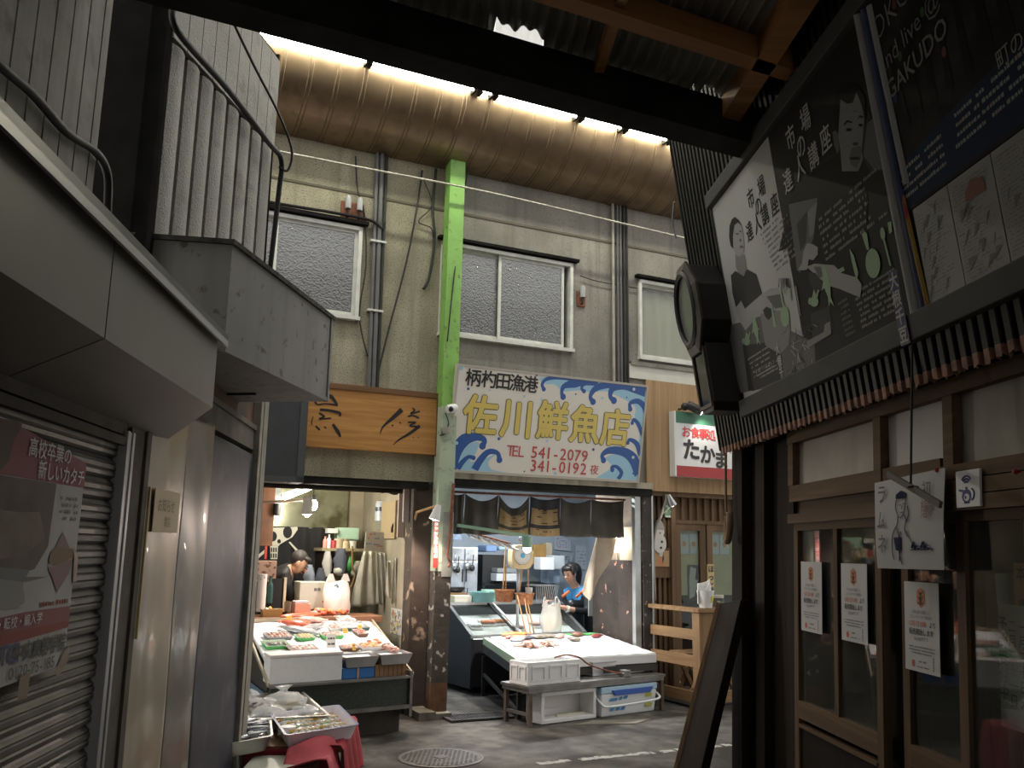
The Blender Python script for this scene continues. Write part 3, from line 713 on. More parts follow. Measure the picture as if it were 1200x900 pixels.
for ch, px, py in (('市', 880, 233), ('場', 892.5, 219), ('の', 889, 242), ('達', 878.7, 272), ('人', 888, 262), ('講', 896.7, 252), ('座', 908, 240)):
    x, z = pL(px, py); mb.text(ch, x, z - .035, .10, y0, off=.012, m=KB, wid=.9)
for k in range(9):
    x, z = pL(892 + 2.2 * k, 277 + 5.2 * k); dashes(mb, x, x + (.32 if k < 2 else .38), z, .012, y0 - .001, K4, rn, .7)
for k in range(8):
    x, z = pL(876 + 2.1 * k, 423 + 5 * k - (2 * k if k > 4 else 0)); dashes(mb, x, x + (.3 if k else .4), z, .010, y0 - .002, K5, rn, .7)
x, z = pL(913, 414); mb.text('大根千豆', x, z, .052, y0 - .003, vert=True, off=.03, m=K6)
mb.build('printed_sheet', PG, parent=p1)
# --- poster 2 : dark, face of a man, hands cleaning shellfish
p2 = thing('event_poster', R, (1.82, -.25, 2.3), 'dark poster with the face of a short-haired person above two working hands', 'poster', 'cooking class posters')
mb = MB(LP); mb.box(1.40, 2.31, y0, -.024, 2.30, 3.325, K1)
A = q5((940, 80), 7.5); C6 = q5((920, 220), 5.62)
patch(mb, A([(340, 900), (360, 760), (520, 760), (600, 900), (760, 900), (700, 620), (560, 420), (540, 330), (560, 330), (600, 430)]), y0 - .0006, K2)
patch(mb, A([(540, 770), (575, 480), (620, 440), (760, 880), (640, 900)]), y0 - .0008, K3)
patch(mb, C6([(-40, 420), (30, 100), (150, -80), (220, -130), (330, -210), (460, -110), (545, 40), (540, 560), (420, 640), (210, 470), (120, 360)]), y0 - .001, KB)
patch(mb, C6([(25, 110), (215, 65), (190, 330), (100, 560), (80, 540)]), y0 - .0012, K3)
patch(mb, C6([(80, 240), (150, 150), (140, 360), (105, 420)]), y0 - .0016, K2); patch(mb, C6([(150, 160), (215, 90), (190, 300), (165, 330)]), y0 - .0016, K4)
patch(mb, A([(335, 262), (400, 305), (480, 200), (530, 330), (552, 430), (545, 560), (528, 720), (540, 800), (500, 905), (355, 905), (340, 720), (322, 600), (318, 450)]), y0 - .002, K4)
patch(mb, A([(270, 560), (300, 545), (325, 590), (330, 720), (315, 750), (285, 680)]), y0 - .002, K3)
patch(mb, A([(440, 700), (520, 680), (528, 730), (520, 800), (480, 880), (430, 840), (420, 790)]), y0 - .0024, K3)
patch(mb, A([(278, 450), (290, 250), (350, 142), (430, 110), (500, 150), (562, 260), (560, 420), (532, 310), (490, 192), (450, 305), (400, 312), (342, 272), (326, 560), (300, 540)]), y0 - .0026, KB)
patch(mb, A([(560, 330), (575, 420), (560, 480), (550, 430)]), y0 - .0026, KB)
for c, r, m in (((418, 540), (28, 15), KB), ((522, 500), (20, 14), KB), ((475, 665), (26, 16), K2), ((470, 792), (48, 14), K1), ((475, 380), (24, 5), K3)):
    patch(mb, A(ellp(c[0], c[1], r[0], r[1], 12)), y0 - .003, m)
patch(mb, A([(370, 495), (400, 455), (450, 470), (445, 482), (405, 475), (380, 505)]), y0 - .003, KB); patch(mb, A([(490, 450), (515, 412), (545, 425), (542, 438), (515, 432)]), y0 - .003, KB)
# hands
patch(mb, C6([(90, 540), (115, 500), (125, 420), (150, 365), (185, 370), (220, 392), (220, 440), (190, 478), (160, 470), (150, 540), (120, 545)]), y0 - .003, K5)
patch(mb, C6([(145, 520), (200, 500), (262, 505), (330, 510), (378, 562), (480, 592), (512, 640), (500, 722), (420, 690), (360, 665), (300, 648), (235, 600), (190, 560)]), y0 - .0034, K5)
patch(mb, C6([(160, 560), (205, 560), (250, 620), (245, 680), (205, 690), (170, 640)]), y0 - .0036, K2); patch(mb, C6([(195, 520), (240, 520), (255, 580), (230, 600)]), y0 - .0038, K3)
patch(mb, C6([(170, 830), (290, 780), (320, 930), (180, 990)]), y0 - .0012, K2); patch(mb, C6([(150, 1010), (260, 950), (265, 900), (300, 880), (310, 960), (150, 1060)]), y0 - .003, K4)
teapot(C6, 198, 750, .95, y0 - .004); fishs(C6, 285, 640, .98, y0 - .004)
patch(mb, C6(ellp(585, 498, 48, 98, 22, -.05)), y0 - .004, KG); patch(mb, C6([(512, 310), (530, 288), (546, 300), (560, 405), (545, 410)]), y0 - .004, KG)
patch(mb, C6(ellp(650, 302, 16, 42, 14, -.1)), y0 - .004, KG); patch(mb, C6([(652, 340), (662, 338), (706, 512), (696, 516)]), y0 - .004, KG)
patch(mb, C6([(430, 398), (460, 450), (490, 560), (478, 618), (445, 480)]), y0 - .0042, KG); patch(mb, C6([(682, 230), (706, 222), (712, 290), (694, 305)]), y0 - .004, KG); patch(mb, C6([(345, 545), (390, 520), (400, 545), (370, 560)]), y0 - .0042, KG)
for ch, px, py in (('市', 927.7, 162), ('場', 945, 140), ('の', 940, 172), ('達', 924.5, 213), ('人', 938.7, 197), ('講', 954.6, 184), ('座', 968.8, 164)):
    x, z = pL(px, py); mb.text(ch, x, z - .035, .105, y0 - .003, off=.012, m=K6, wid=.9)
for k in range(7):
    x, z = pL(959 + 1.6 * k, 261 + 7.5 * k); dashes(mb, x, x + (.52 if k in (0, 6) else .4), z, .014, y0 - .002, K4, rn, .75)
for k in range(7):
    x, z = pL(983 + 1.5 * k, 358 + 6.2 * k); dashes(mb, x, x + .08, z, .012, y0 - .002, K3, rn, .9); dashes(mb, x + .14, x + .45, z, .012, y0 - .002, K4, rn, .8)
mb.build('printed_sheet', PG, parent=p2)
# --- curled sheet edge between posters
t = thing('rolled_poster', R, (2.25, -.25, 2.29), 'curled blue and white poster edge with yellow and red lower end, between the dark posters', 'poster')
mb = MB(LP)
mb.grid(lambda u, v: (2.29 + .035 * u + .03 * (1 - v) * u, y0 - .006 - .022 * sin(pi * u), 2.295 + v * 1.03), 8, 20)
mb.grid(lambda u, v: (2.322 + .03 * u + .03 * (1 - v), y0 - .004 - .014 * sin(pi * u), 2.295 + v * 1.03), 6, 20, 1)
mb.grid(lambda u, v: (2.35 + .02 * u + .03 * (1 - v), y0 - .003 - .01 * sin(pi * u), 2.295 + v * .40), 5, 10, 2)
mb.grid(lambda u, v: (2.35 + .035 * u + .025 * (1 - v), y0 - .002 - .01 * sin(pi * u), 2.70 + v * .62), 5, 10)
mb.build('curled_sheet', [gr('paper', .38), flat('blue print', (.055, .07, .15)), flat('yellow print', (.42, .26, .05), col2=(.45, .05, .03), mix=.4, mscale=8)], parent=t, smooth=True)
mb = MB(LP); x, z = pL(1058, 330); mb.box(x - .03, x + .03, y0 - .031, y0 - .03, z - .215, z + .035, 0); mb.text('大根千豆', x, z - .02, .058, y0 - .031, vert=True, off=.03, m=1); mb.build('name_tag', [PG[KN], PG[K6]], parent=t)
# --- poster 3 : concert poster
p3 = thing('concert_poster', R, (2.8, -.25, 2.6), 'very dark concert poster with hand-drawn lettering and a navy text band', 'poster')
M3 = mat('mottled dusk print', (.030, .027, .026), .6, spec=.15, var=.6, scale=7, col2=(.012, .011, .012), mix=.5, mscale=4)
mb = MB(LP); mb.box(2.34, 3.28, y0, -.024, 2.62, 3.325, 0)
mb.poly([(2.33, y0 - .0008, 2.63), (3.28, y0 - .0008, 2.63), (3.28, y0 - .0008, 2.84), (2.62, y0 - .0008, 2.80), (2.33, y0 - .0008, 2.76)], 1)
for k in range(9):
    x = 2.42 + .09 * k; h = rn.uniform(.2, .32); patch(mb, [(x, 2.86), (x + rn.uniform(.03, .06), 2.86), (x + .03, 2.86 + h), (x + .005, 2.86 + h)], y0 - .0012, 2)
    patch(mb, ellp(x + .02, 2.88 + h, .018, .025, 10), y0 - .0014, 2)
for k in range(10): x = rn.uniform(2.4, 3.2); patch(mb, ellp(x, rn.uniform(2.95, 3.25), .012, .016, 8), y0 - .0016, rn.choice([4, 5, 6]))
patch(mb, ellp(2.86, 3.33, .07, .05, 14)[7:] + [(2.93, 3.325), (2.79, 3.325)], y0 - .001, 3)
for k in range(4): dashes(mb, 2.36, 2.62, 2.745 - .028 * k, .013, y0 - .002, 3, rn, .85, .04); dashes(mb, 2.68, 3.2, 2.775 - .028 * k, .013, y0 - .002, 3, rn, .85, .04)
mb.text('OKORiN', 2.36, 3.19, .11, y0 - .002, 'LEFT', -.012, m=7, rot=.06); mb.text('and live @', 2.37, 3.08, .085, y0 - .002, 'LEFT', -.004, m=7, rot=.06); mb.text('GAKUDO', 2.38, 2.985, .085, y0 - .002, 'LEFT', .01, m=7, rot=.06); mb.text('町のパン', 2.92, 2.80, .06, y0 - .002, 'LEFT', .0, m=3, rot=.05)
mb.build('printed_sheet', [M3, flat('navy print', (.014, .03, .065), .6, spec=.15), PG[KB], PG[K5], flat('print blue', (.02, .03, .15)), flat('print green', (.05, .1, .03)), flat('print rust', (.14, .04, .02)), PG[K4]], parent=p3)
# --- folded map sheets
for k, (a, b, lab) in enumerate(((2.40, 2.60, 'left leaf of the pale town map pinned under the concert poster'), (2.605, 2.82, 'middle leaf of the pale town map, with a small rust-coloured picture'), (2.825, 3.2, 'right leaf of the pale town map, furthest along the board'))):
    t = thing('map_sheet', R, ((a + b) / 2, -.2, 2.3), lab, 'map', 'town map leaves')
    mb = MB(LP); mb.box(a, b, y0 - .002, y0, 2.305, 2.615, 0)
    for j in range(26): dashes(mb, a + .012, a + rn.uniform(.5, .95) * (b - a), 2.32 + .0108 * j, .004, y0 - .003, rn.choice([1, 1, 2]), rn, .6)
    for j in range(14): x = rn.uniform(a + .01, b - .05); z = rn.uniform(2.32, 2.56); patch(mb, [(x, z), (x + .004, z), (x + rn.uniform(.01, .05), z + .03), (x + rn.uniform(.0, .03), z + .034)], y0 - .0034, 1)
    if k == 1: patch(mb, [(2.68, 2.53), (2.78, 2.53), (2.775, 2.57), (2.72, 2.585), (2.685, 2.56)], y0 - .004, 3)
    mb.build('printed_sheet', [gr('map', .40), gr('mapink', .22), flat('map blue', (.2, .22, .34)), flat('map rust', (.25, .09, .05))], parent=t)
# --- wall clock
ck = thing('wall_clock', R, (.45, -.3, 2.3), 'black octagonal pendulum wall clock hung at the end of the corrugated wall', 'clock')
CKX, CKZ = .36, 2.82
oct_ = lambda r, rz: [(CKX + r * cos(rad(22.5 + 45 * k)), CKZ + rz * sin(rad(22.5 + 45 * k))) for k in range(8)]
M_ck = mat('black lacquered wood', (.009, .008, .008), .5, var=.3, scale=10)
M_ck2 = mat('brown worn wood', (.06, .048, .036), .5, var=.3, scale=14)
mb = MB(LP); mb.prism(oct_(.21, .25), -.185, -.02); mb.prism([(CKX - .13, CKZ - .52), (CKX - .09, CKZ - .56), (CKX + .09, CKZ - .56), (CKX + .13, CKZ - .52), (CKX + .13, CKZ - .2), (CKX - .13, CKZ - .2)], -.175, -.02); ckc = mb.build('case', M_ck, parent=ck, bev=.006)
mb = MB(LP)
o1, o2 = oct_(.225, .265), oct_(.185, .222)
for k in range(8):
    j = (k + 1) % 8
    mb.hexa([(o1[k][0], -.185, o1[k][1]), (o1[j][0], -.185, o1[j][1]), (o2[j][0], -.185, o2[j][1]), (o2[k][0], -.185, o2[k][1]), (o1[k][0], -.198, o1[k][1]), (o1[j][0], -.198, o1[j][1]), (o2[j][0], -.212, o2[j][1]), (o2[k][0], -.212, o2[k][1])])
mb.build('octagonal_rim', M_ck2, parent=ckc)
mb = MB(LP); rr_ = [(.168, -.185), (.178, -.215), (.165, -.225), (.152, -.215), (.150, -.19)]
mb.lathe([(.148, .19), (.150, .215), (.163, .225), (.178, .215), (.18, .185)], (CKX, 0, CKZ), 32, M=Matrix.Rotation(rad(90), 4, 'X'), sy=1.18); mb.build('bezel', M_ck, parent=ckc, smooth=rad(40))
mb = MB(LP); mb.prism(ellp(CKX, CKZ, .150, .177, 32), -.20, -.19); mb.build('dial', flat('grey dial glass', (.20, .20, .19), .15, spec=.7), parent=ckc)
mb = MB(LP); h = -.175
for a, b, c, d in ((-.115, -.095, -.53, -.22), (.095, .115, -.53, -.22), (-.115, .115, -.54, -.52)): mb.box(CKX + a, CKX + b, h - .012, h, CKZ + c, CKZ + d)
mb.build('pendulum_window_frame', M_ck2, parent=ck)
mb = MB(LP); mb.box(CKX - .095, CKX + .095, h - .003, h, CKZ - .52, CKZ - .22); mb.build('pendulum_window', flat('black glass', (.01, .01, .01), .1), parent=ck)
# --- wood hook hanging by the corner, loose cord
mb = MB(); mb.tube(catmull([(-.07, -.07, 2.10), (-.075, -.075, 1.9), (-.075, -.075, 1.72)], 5), .008, 6); mb.tube(catmull([(-.075, -.075, 1.72), (-.06, -.085, 1.60), (-.01, -.09, 1.58), (.03, -.09, 1.66), (.035, -.09, 1.74)], 6), [.012] * 6 + [.02] * 19, 8)
one(mb, 'hanging_hook', mat('bare branch', (.26, .18, .10), .8, var=.3, scale=15), R, 'bare wooden hook hanging beside the dark corner post', 'hook', smooth=True)
mb = MB(); mb.tube(catmull([(.18, -.42, 3.55), (.06, -.40, 3.46), (-.02, -.36, 3.40)], 6), .006, 6); one(mb, 'loose_wire', flat('blue-white cord', (.5, .55, .62)), R, 'stub of pale wire sticking out at the top corner of the corrugated wall', 'wire')
# --- papers on the door glass
def notice(px, y, lab, W=.24, H=.32):
    x0, z1 = pS(px[0], px[1], y); n = thing('paper_notice', R, (x0 + W / 2, y, z1 - H), lab, 'notice', 'sales notices on the doors')
    mb = MB(SH); mb.box(x0, x0 + W, y - .002, y, z1 - H, z1); ns = mb.build('sheet', flat('white paper', (.62, .61, .60), .7), parent=n)
    cx = x0 + W / 2; yy = y - .003
    mb = MB(SH); patch(mb, [(cx, z1 - .018), (cx - .028, z1 - .035), (cx - .028, z1 - .075), (cx, z1 - .092), (cx + .028, z1 - .075), (cx + .028, z1 - .035)], yy, 0)
    mb.build('hexagon_emblem', [flat('orange ink', (.62, .20, .05))], parent=ns)
    mb = MB(SH); yb = yy - .001
    patch(mb, ellp(cx, z1 - .062, .009, .016, 10), yb, 0); patch(mb, ellp(cx, z1 - .042, .007, .007, 8), yb, 0)
    for s in (-1, 1):
        for a, b in ((-.036, -.030), (-.052, -.052), (-.066, -.076)): patch(mb, [(cx, z1 + a - .01), (cx, z1 + a - .016), (cx + s * .02, z1 + b), (cx + s * .02, z1 + b + .005)], yb, 0)
    mb.text('九州山地で採蜜した', cx, z1 - .112, .014, yy, m=1); mb.text('二ホンミツバチの蜂蜜を', cx, z1 - .130, .014, yy, m=1)
    mb.text('12月1日10時', cx - .025, z1 - .157, .022, yy, off=.012, m=2); mb.text('より', cx + .08, z1 - .157, .024, yy, off=.02, m=1)
    mb.text('販売開始します', cx, z1 - .187, .024, yy, off=.025, m=1); mb.text('50g 800円です', cx, z1 - .208, .016, yy, m=1)
    for k in range(3): dashes(mb, cx - .09 + .02 * (k == 2), cx + .09 - .02 * (k == 2), z1 - .235 - .011 * k, .006, yy, 3, rn, .9)
    patch(mb, ellp(cx - .06, z1 - .293, .012, .014, 8), yy, 2); dashes(mb, cx - .02, cx + .03, z1 - .286, .007, yy, 1, rn); dashes(mb, cx - .03, cx + .05, z1 - .304, .005, yy, 1, rn)
    for k in range(5): patch(mb, [(cx + .075, z1 - .268 - .01 * k), (cx + .083, z1 - .268 - .01 * k), (cx + .083, z1 - .26 - .01 * k), (cx + .075, z1 - .26 - .01 * k)], yy, 3)
    mb.build('print', [flat('black ink', (.02, .018, .016)), flat('ink', (.06, .06, .06)), flat('red ink', (.55, .09, .06)), flat('grey ink', (.2, .2, .22))], parent=ns)
notice((939, 658), -.004, 'white sales notice with orange hexagon on the leftmost door pane')
notice((986, 660), -.004, 'white sales notice with orange hexagon on the second door pane, below the drawing\'s left edge')
notice((1060, 681), .03, 'white sales notice with orange hexagon hanging under the large drawing on the middle door')
# ramune drawing
t = thing('hand_drawn_sheet', R, (1.98, -.08, 1.45), 'large sheet with a blue drawing of a person and brushed lettering, taped over the doors', 'drawing')
def ram(u, v):
    a = Vector(pS(1022, 566, -.06)); b = Vector(pS(1104, 548, -.06)); c = Vector(pS(1109, 668, -.06)); d = Vector(pS(1036, 666, -.06))
    p = a.lerp(b, u).lerp(d.lerp(c, u), v); return p
def ramp3(u, v, e=0.):
    p = ram(u, v); return (p.x + .012 * sin(v * pi) * (1 - u), -.05 - .035 * sin(pi * v * .55) * (1 - u * .5) - e, p.y)
mb = MB(SH); mb.grid(lambda u, v: ramp3(u, v), 12, 14, thick=(0, .002, 0)); mb.build('sheet', flat('grey-white paper', (.50, .49, .48), .75), parent=t, smooth=rad(40))
def rp(mb, pts, m, w=.006, e=.004, r=True):
    P = [ramp3(*q, e) for q in (catmull([(a, b, 0) for a, b in pts], 5) and [(p.x, p.y) for p in catmull([(a, b, 0) for a, b in pts], 5)])]
    mb.tube(P, w / 2, 4, m)
mb = MB(SH)
face = [(.36, .24), (.345, .33), (.38, .42), (.42, .45), (.47, .40), (.495, .30), (.49, .24)]
rp(mb, face, 0, .004)
for u0 in range(10): rp(mb, [(.375 + .012 * u0, .16 + abs(u0 - 5) * .006), (.37 + .0125 * u0, .235)], 1, .012)
for pts in ([(.40, .31), (.425, .305)], [(.455, .30), (.475, .295)], [(.44, .32), (.445, .36)], [(.42, .395), (.45, .39)], [(.47, .42), (.50, .48), (.48, .58), (.52, .66)], [(.38, .43), (.37, .52), (.30, .62), (.28, .80), (.30, .90)], [(.36, .55), (.40, .72), (.38, .92)], [(.52, .33), (.54, .42), (.51, .5)], [(.42, .60), (.38, .78), (.42, .95)], [(.50, .60), (.58, .72), (.70, .76), (.80, .75)], [(.56, .80), (.68, .78), (.78, .80)]): rp(mb, pts, 0, .004)
for k in range(7): rp(mb, [(.32 + .015 * k, .66 + .02 * (k % 2)), (.35 + .01 * k, .80)], 1, .006)
for k in range(6): u = .58 + .045 * k; rp(mb, [(u, .78), (u + .03, .72 + .03 * (k % 3)), (u + .05, .80)], 1, .008)
mb.build('line_drawing', [flat('grey-blue ink', (.14, .16, .20)), flat('blue ink', (.07, .09, .16))], parent=t)
mb = MB(SH)
def rtext(ch, u, v, s, m):
    p = ram(u, v); q = ramp3(u, v, .006); mb.text(ch, p.x, p.y - s * .4, s, q[1], off=.004, m=m)
for ch, v in (('ラ', .15), ('ム', .45), ('ネ', .72)): rtext(ch, .15, v, .075, 0)
rtext('初', .80, .18, .06, 0); rtext('戀', .80, .38, .07, 1)
mb.build('brush_lettering', [flat('charcoal ink', (.07, .06, .07)), flat('dull red ink', (.26, .10, .10))], parent=t)
# wifi teapot plate
t = thing('wireless_sign', R, (2.3, -.04, 1.65), 'small white plate with a navy teapot and signal arcs on the plank rail', 'sign')
x0, z1 = pS(1121, 553, -.035); W, H = .135, .118
mb = MB(SH); mb.box(x0, x0 + W, -.039, -.031, z1 - H, z1); mb.build('plate', flat('white plate', (.62, .62, .64), .4), parent=t, bev=.002)
mb = MB(SH); cx, cz, y = x0 + W * .46, z1 - .082, -.0395
patch(mb, ellp(cx, cz, .027, .022, 18), y, 0); patch(mb, [(cx - .02, cz + .012), (cx - .046, cz + .018), (cx - .044, cz + .024), (cx - .016, cz + .02)], y, 0); patch(mb, ellp(cx, cz - .004, .015, .012, 12), y - .0004, 1); patch(mb, ellp(cx - .005, cz - .004, .006, .006, 8), y - .0008, 0); patch(mb, ellp(cx, cz + .025, .008, .005, 8), y, 0); patch(mb, [(cx - .018, cz - .024), (cx + .018, cz - .024), (cx + .014, cz - .018), (cx - .014, cz - .018)], y, 0)
mb.tube([(cx + .024 + .018 * sin(a), y, cz + .004 + .018 * cos(a)) for a in [rad(10 + 17 * k) for k in range(10)]], .0025, 5, 0)
for r in (.010, .019, .028): mb.tube([(cx + r * 1.05 * sin(a), y, cz + .036 + r * cos(a)) for a in [rad(-55 + 11 * k) for k in range(11)]], .0028, 5, 0)
mb.build('teapot_print', [flat('navy ink', (.05, .06, .20)), flat('white plate', (.6, .6, .6))], parent=t)
# hanging bar on a cord
t = thing('hanging_bar', R, (2.2, -.15, 1.6), 'short grey wooden bar hanging on a black cord in front of the drawing', 'bar')
a = (2.04 - .05, -.15, 1.79); b = (2.38 - .05, -.15, 1.665)
mb = MB(SH); mb.bar(a, b, .012, .022); mb.build('bar', mat('greenish grey wood', (.14, .13, .10), .7), parent=t, bev=.002)
mx = [(a[k] + b[k]) / 2 for k in range(3)]
mb = MB(SH); mb.tube([(mx[0] - .015, mx[1], mx[2]), (mx[0] - .02, mx[1] + .02, 2.3)], .004, 6); mb.tube([(mx[0] + .012 * cos(q), mx[1] + .016 * sin(q), mx[2] + .005) for q in [pi * k / 6 for k in range(13)]], .004, 5); mb.build('cord', M_wire, parent=t)
# red pins on the plank rail
for px, py, l in ((1102, 551, 'red push pin at the upper right corner of the drawing'), (1194, 553, 'red push pin on the plank rail far right of the teapot plate')):
    x, z = pS(px, py, -.04); mb = MB(SH); mb.lathe([(.001, 0), (.003, 0), (.003, .01), (.008, .012), (.007, .022), (.001, .024)], (x, -.035, z), 10, M=Matrix.Rotation(rad(90), 4, 'X')); one(mb, 'push_pin', flat('red plastic', (.35, .02, .02), .3), R, l, 'pin', 'red push pins')
# vertical lettering sheet behind the right door
t = thing('lettered_sheet', R, (2.6, .08, .9), 'tall white sheet with columns of brushed writing behind the right-hand door pane', 'sheet')
mb = MB(SH); mb.box(2.25, 3.0, .078, .08, .98, 1.36, 0); mb.box(2.47, 3.0, .072, .074, .72, 1.38, 0); mb.build('sheet', [flat('translucent paper', (.50, .48, .44), .7)], parent=t)
mb = MB(SH)
for k, (s_, x, z, sz) in enumerate((('予約受付中', 2.285, 1.28, .05), ('二月二十一日', 2.335, 1.28, .043), ('一月二十日分', 2.385, 1.28, .043), ('二月十五日分', 2.435, 1.28, .043), ('市場の達人講座', 2.53, 1.32, .065), ('店内', 2.66, 1.34, .08))): mb.text(s_, x, z, sz, .07, vert=True, off=.01, m=0)
mb.build('brush_lettering', [flat('charcoal ink', (.07, .06, .07))], parent=t)
t = thing('orange_sheet', R, (2.5, .1, 1.4), 'orange and yellow sheet with brushed heading behind the right-hand door pane', 'sheet')
mb = MB(SH); mb.box(2.32, 2.52, .088, .09, 1.30, 1.49, 0); mb.box(2.36, 2.41, .098, .10, 1.46, 1.62, 1); mb.build('sheet', [flat('orange paper', (.50, .24, .13)), flat('yellow paper', (.45, .38, .12))], parent=t)
mb = MB(SH)
for ch, x, z in (('本', 2.36, 1.46), ('日', 2.43, 1.46), ('味', 2.42, 1.41), ('噌', 2.37, 1.36), ('登', 2.43, 1.36)): mb.text(ch, x, z - .02, .05, .087, off=.012, m=0)
mb.build('brush_lettering', [flat('charcoal ink', (.07, .06, .07))], parent=t)
# interior of the right-hand shop
M_gshelf = mat('green painted cupboard', (.06, .16, .09), .5, var=.2)
t = thing('green_cupboard', R, (2.0, .35, 0), 'green painted cupboard standing behind the middle glass door', 'cupboard')
mb = MB(); mb.box(1.82, 1.9, .35, .75, 0, 1.45); mb.box(2.5, 2.58, .35, .75, 0, 1.3); mb.box(1.9, 2.5, .35, .75, .0, .6); mb.box(1.9, 2.5, .4, .75, .6, .63); mb.build('carcass', M_gshelf, parent=t, bev=.004)
mb = MB(); mb.box(1.9, 2.5, .37, .75, 1.0, 1.03); mb.box(1.9, 2.5, .72, .75, .63, 1.3); mb.build('shelf', M_doorh, parent=t)
mb = MB(); mb.box(.9, 1.5, .8, 1.3, .0, .85); mb.box(.86, 1.54, .76, 1.34, .85, .89); one(mb, 'wooden_counter', M_door, R, 'brown counter standing inside behind the left sliding door', 'counter', bev=.004)
for k, (x, y, z, r, h, m, l) in enumerate(((1.05, 1.0, .89, .07, .2, flat('white ceramic', (.6, .6, .58), .3), 'white ceramic jar on the counter behind the left door'), (1.3, 1.05, .89, .06, .26, flat('amber glass', (.25, .13, .05), .2), 'amber bottle on the counter behind the left door'), (2.1, .5, 1.03, .06, .2, flat('teal jar', (.1, .25, .25), .3), 'teal jar on the cupboard shelf behind the middle door'))):
    mb = MB(); mb.lathe([(.001, 0), (r, 0), (r, h * .7), (r * .6, h * .85), (r * .6, h), (.001, h)], (x, y, z), 16); one(mb, 'jar', m, R, l, 'jar', smooth=rad(40))
# leaning dark board at the corner
t = thing('leaning_board', R, (-.3, -.15, 0), 'dark brown sign board leaning against the black corner post', 'board')
def lb(z, x): return x - .33 * (1 - z / 1.24)
mb = MB()
for a0, a1, y in ((-.19, .16, -.10),):
    mb.hexa([(-.55, -.34, 0), (-.10, -.34, 0), (-.10, -.29, 0), (-.55, -.29, 0), (-.16, -.10, 1.22), (.22, -.10, 1.26), (.22, -.05, 1.26), (-.16, -.05, 1.22)])
mb.build('panel', M_dark, parent=t, bev=.004)
mb = MB(); mb.bar((-.55, -.345, .0), (-.16, -.105, 1.22), .012, .03); mb.build('edge_strip', M_door, parent=t)
mb = MB(); mb.box(-.42, -.30, -.33, -.1, .0, .05); mb.build('foot', M_dark, parent=t)
# school poster on the shutter
t = thing('school_poster', L, (-.55, -.03, 1.13), 'torn pink and white school poster taped to the roller shutter', 'poster')
def pLL(px, py):
    p = pix(L, px, py, -.03); return (p.x, p.z)
mb = MB(); yy = -.03
Q = lambda pts: [pLL(*p) for p in pts]
corners = [(-6, 492), (30, 503), (101, 543), (76, 765), (70, 780), (0, 806), (-70, 830), (-60, 470)]
patch(mb, Q(corners), yy, 0); mb.poly([(x, yy + .003, z) for x, z in (Q(corners) if area(Q(corners)) < 0 else Q(corners)[::-1])], 0)
patch(mb, Q([(-40, 480), (24, 500), (101, 543), (98, 572), (5, 556), (-50, 548)]), yy - .001, 1)
patch(mb, Q([(-50, 549), (66, 567), (56, 640), (40, 667), (-40, 690)]), yy - .001, 2)
patch(mb, Q([(-50, 590), (20, 600), (46, 600), (52, 630), (30, 650), (-50, 664)]), yy - .0015, 3); patch(mb, Q([(-50, 660), (34, 668), (30, 676), (55, 676), (20, 684), (-50, 690)]), yy - .002, 4); patch(mb, Q([(-50, 672), (26, 682), (28, 706), (20, 712), (-50, 720)]), yy - .0022, 5)
patch(mb, Q([(65, 640), (73, 623), (80, 640), (82, 650)]), yy - .002, 6); patch(mb, Q([(56, 660), (58, 648), (66, 640), (84, 643), (86, 652), (70, 662)]), yy - .0023, 7); patch(mb, Q([(55, 665), (84, 655), (80, 672), (66, 694), (60, 676)]), yy - .0024, 6)
patch(mb, Q([(-70, 740), (30, 717), (82, 710), (80, 733), (20, 748), (-70, 770)]), yy - .001, 1); patch(mb, Q([(-70, 757), (40, 736), (79, 727), (79, 735), (20, 752), (-70, 772)]), yy - .0015, 8)
def ptext(s, px, py, sz, m, off=.01, al='CENTER', wid=1.): x, z = pLL(px, py); mb.text(s, x, z, sz, yy - .0025, al, off, m=m, wid=wid)
ptext('高校卒業の', 58, 538, .056, 9, .012, wid=1.05); ptext('新しいカタチ', 71, 564, .056, 9, .012, wid=1.0)
ptext('入学・転校・編入学', 14, 735, .034, 9, .01, wid=1.15); ptext('中央高等学院', 46, 767, .055, 10, .034, wid=1.05); ptext('TC', 7, 778, .07, 11, .03, wid=1.2); ptext('0120-75-185', 36, 789, .046, 10, .002, wid=1.25)
for k in range(4): x, z = pLL(70, 585 + 8 * k); dashes(mb, x, x + .13, z, .012, yy - .002, 12, rn, .6)
x, z = pLL(46, 711); dashes(mb, x, x + .2, z, .014, yy - .002, 8, rn, .8)
mb.build('printed_sheet', [flat('dirty white paper', (.58, .57, .56), .7, var=.12, scale=6), flat('dull pink print', (.36, .125, .13), .7), flat('brown photo', (.16, .125, .10), .7, var=.4, scale=6), flat('tan photo', (.24, .19, .15), .7, var=.3, scale=8), flat('grey photo', (.22, .23, .23), .7), flat('pale photo', (.36, .36, .34), .7), flat('rose photo', (.34, .22, .22), .7), flat('ochre photo', (.30, .20, .12), .7), flat('red print', (.35, .08, .06), .7), flat('white print', (.55, .54, .53), .7), flat('ink', (.06, .06, .06)), flat('navy ink', (.05, .06, .20)), flat('grey ink', (.2, .2, .22))], parent=t)
for pts in ([(72, 765), (80, 756), (79, 772), (68, 792), (62, 790)], [(22, 790), (34, 788), (30, 818), (18, 822)], [(86, 640), (90, 655), (88, 682), (84, 682)]): mb = MB(); patch(mb, Q(pts), yy - .004, 0); mb.build('brown_tape', flat('brown tape', (.25, .16, .08), .4), parent=t)
mb = MB(); patch(mb, Q([(-10, 488), (24, 495), (22, 503), (14, 515), (8, 540), (-10, 560)]), yy - .005, 0)
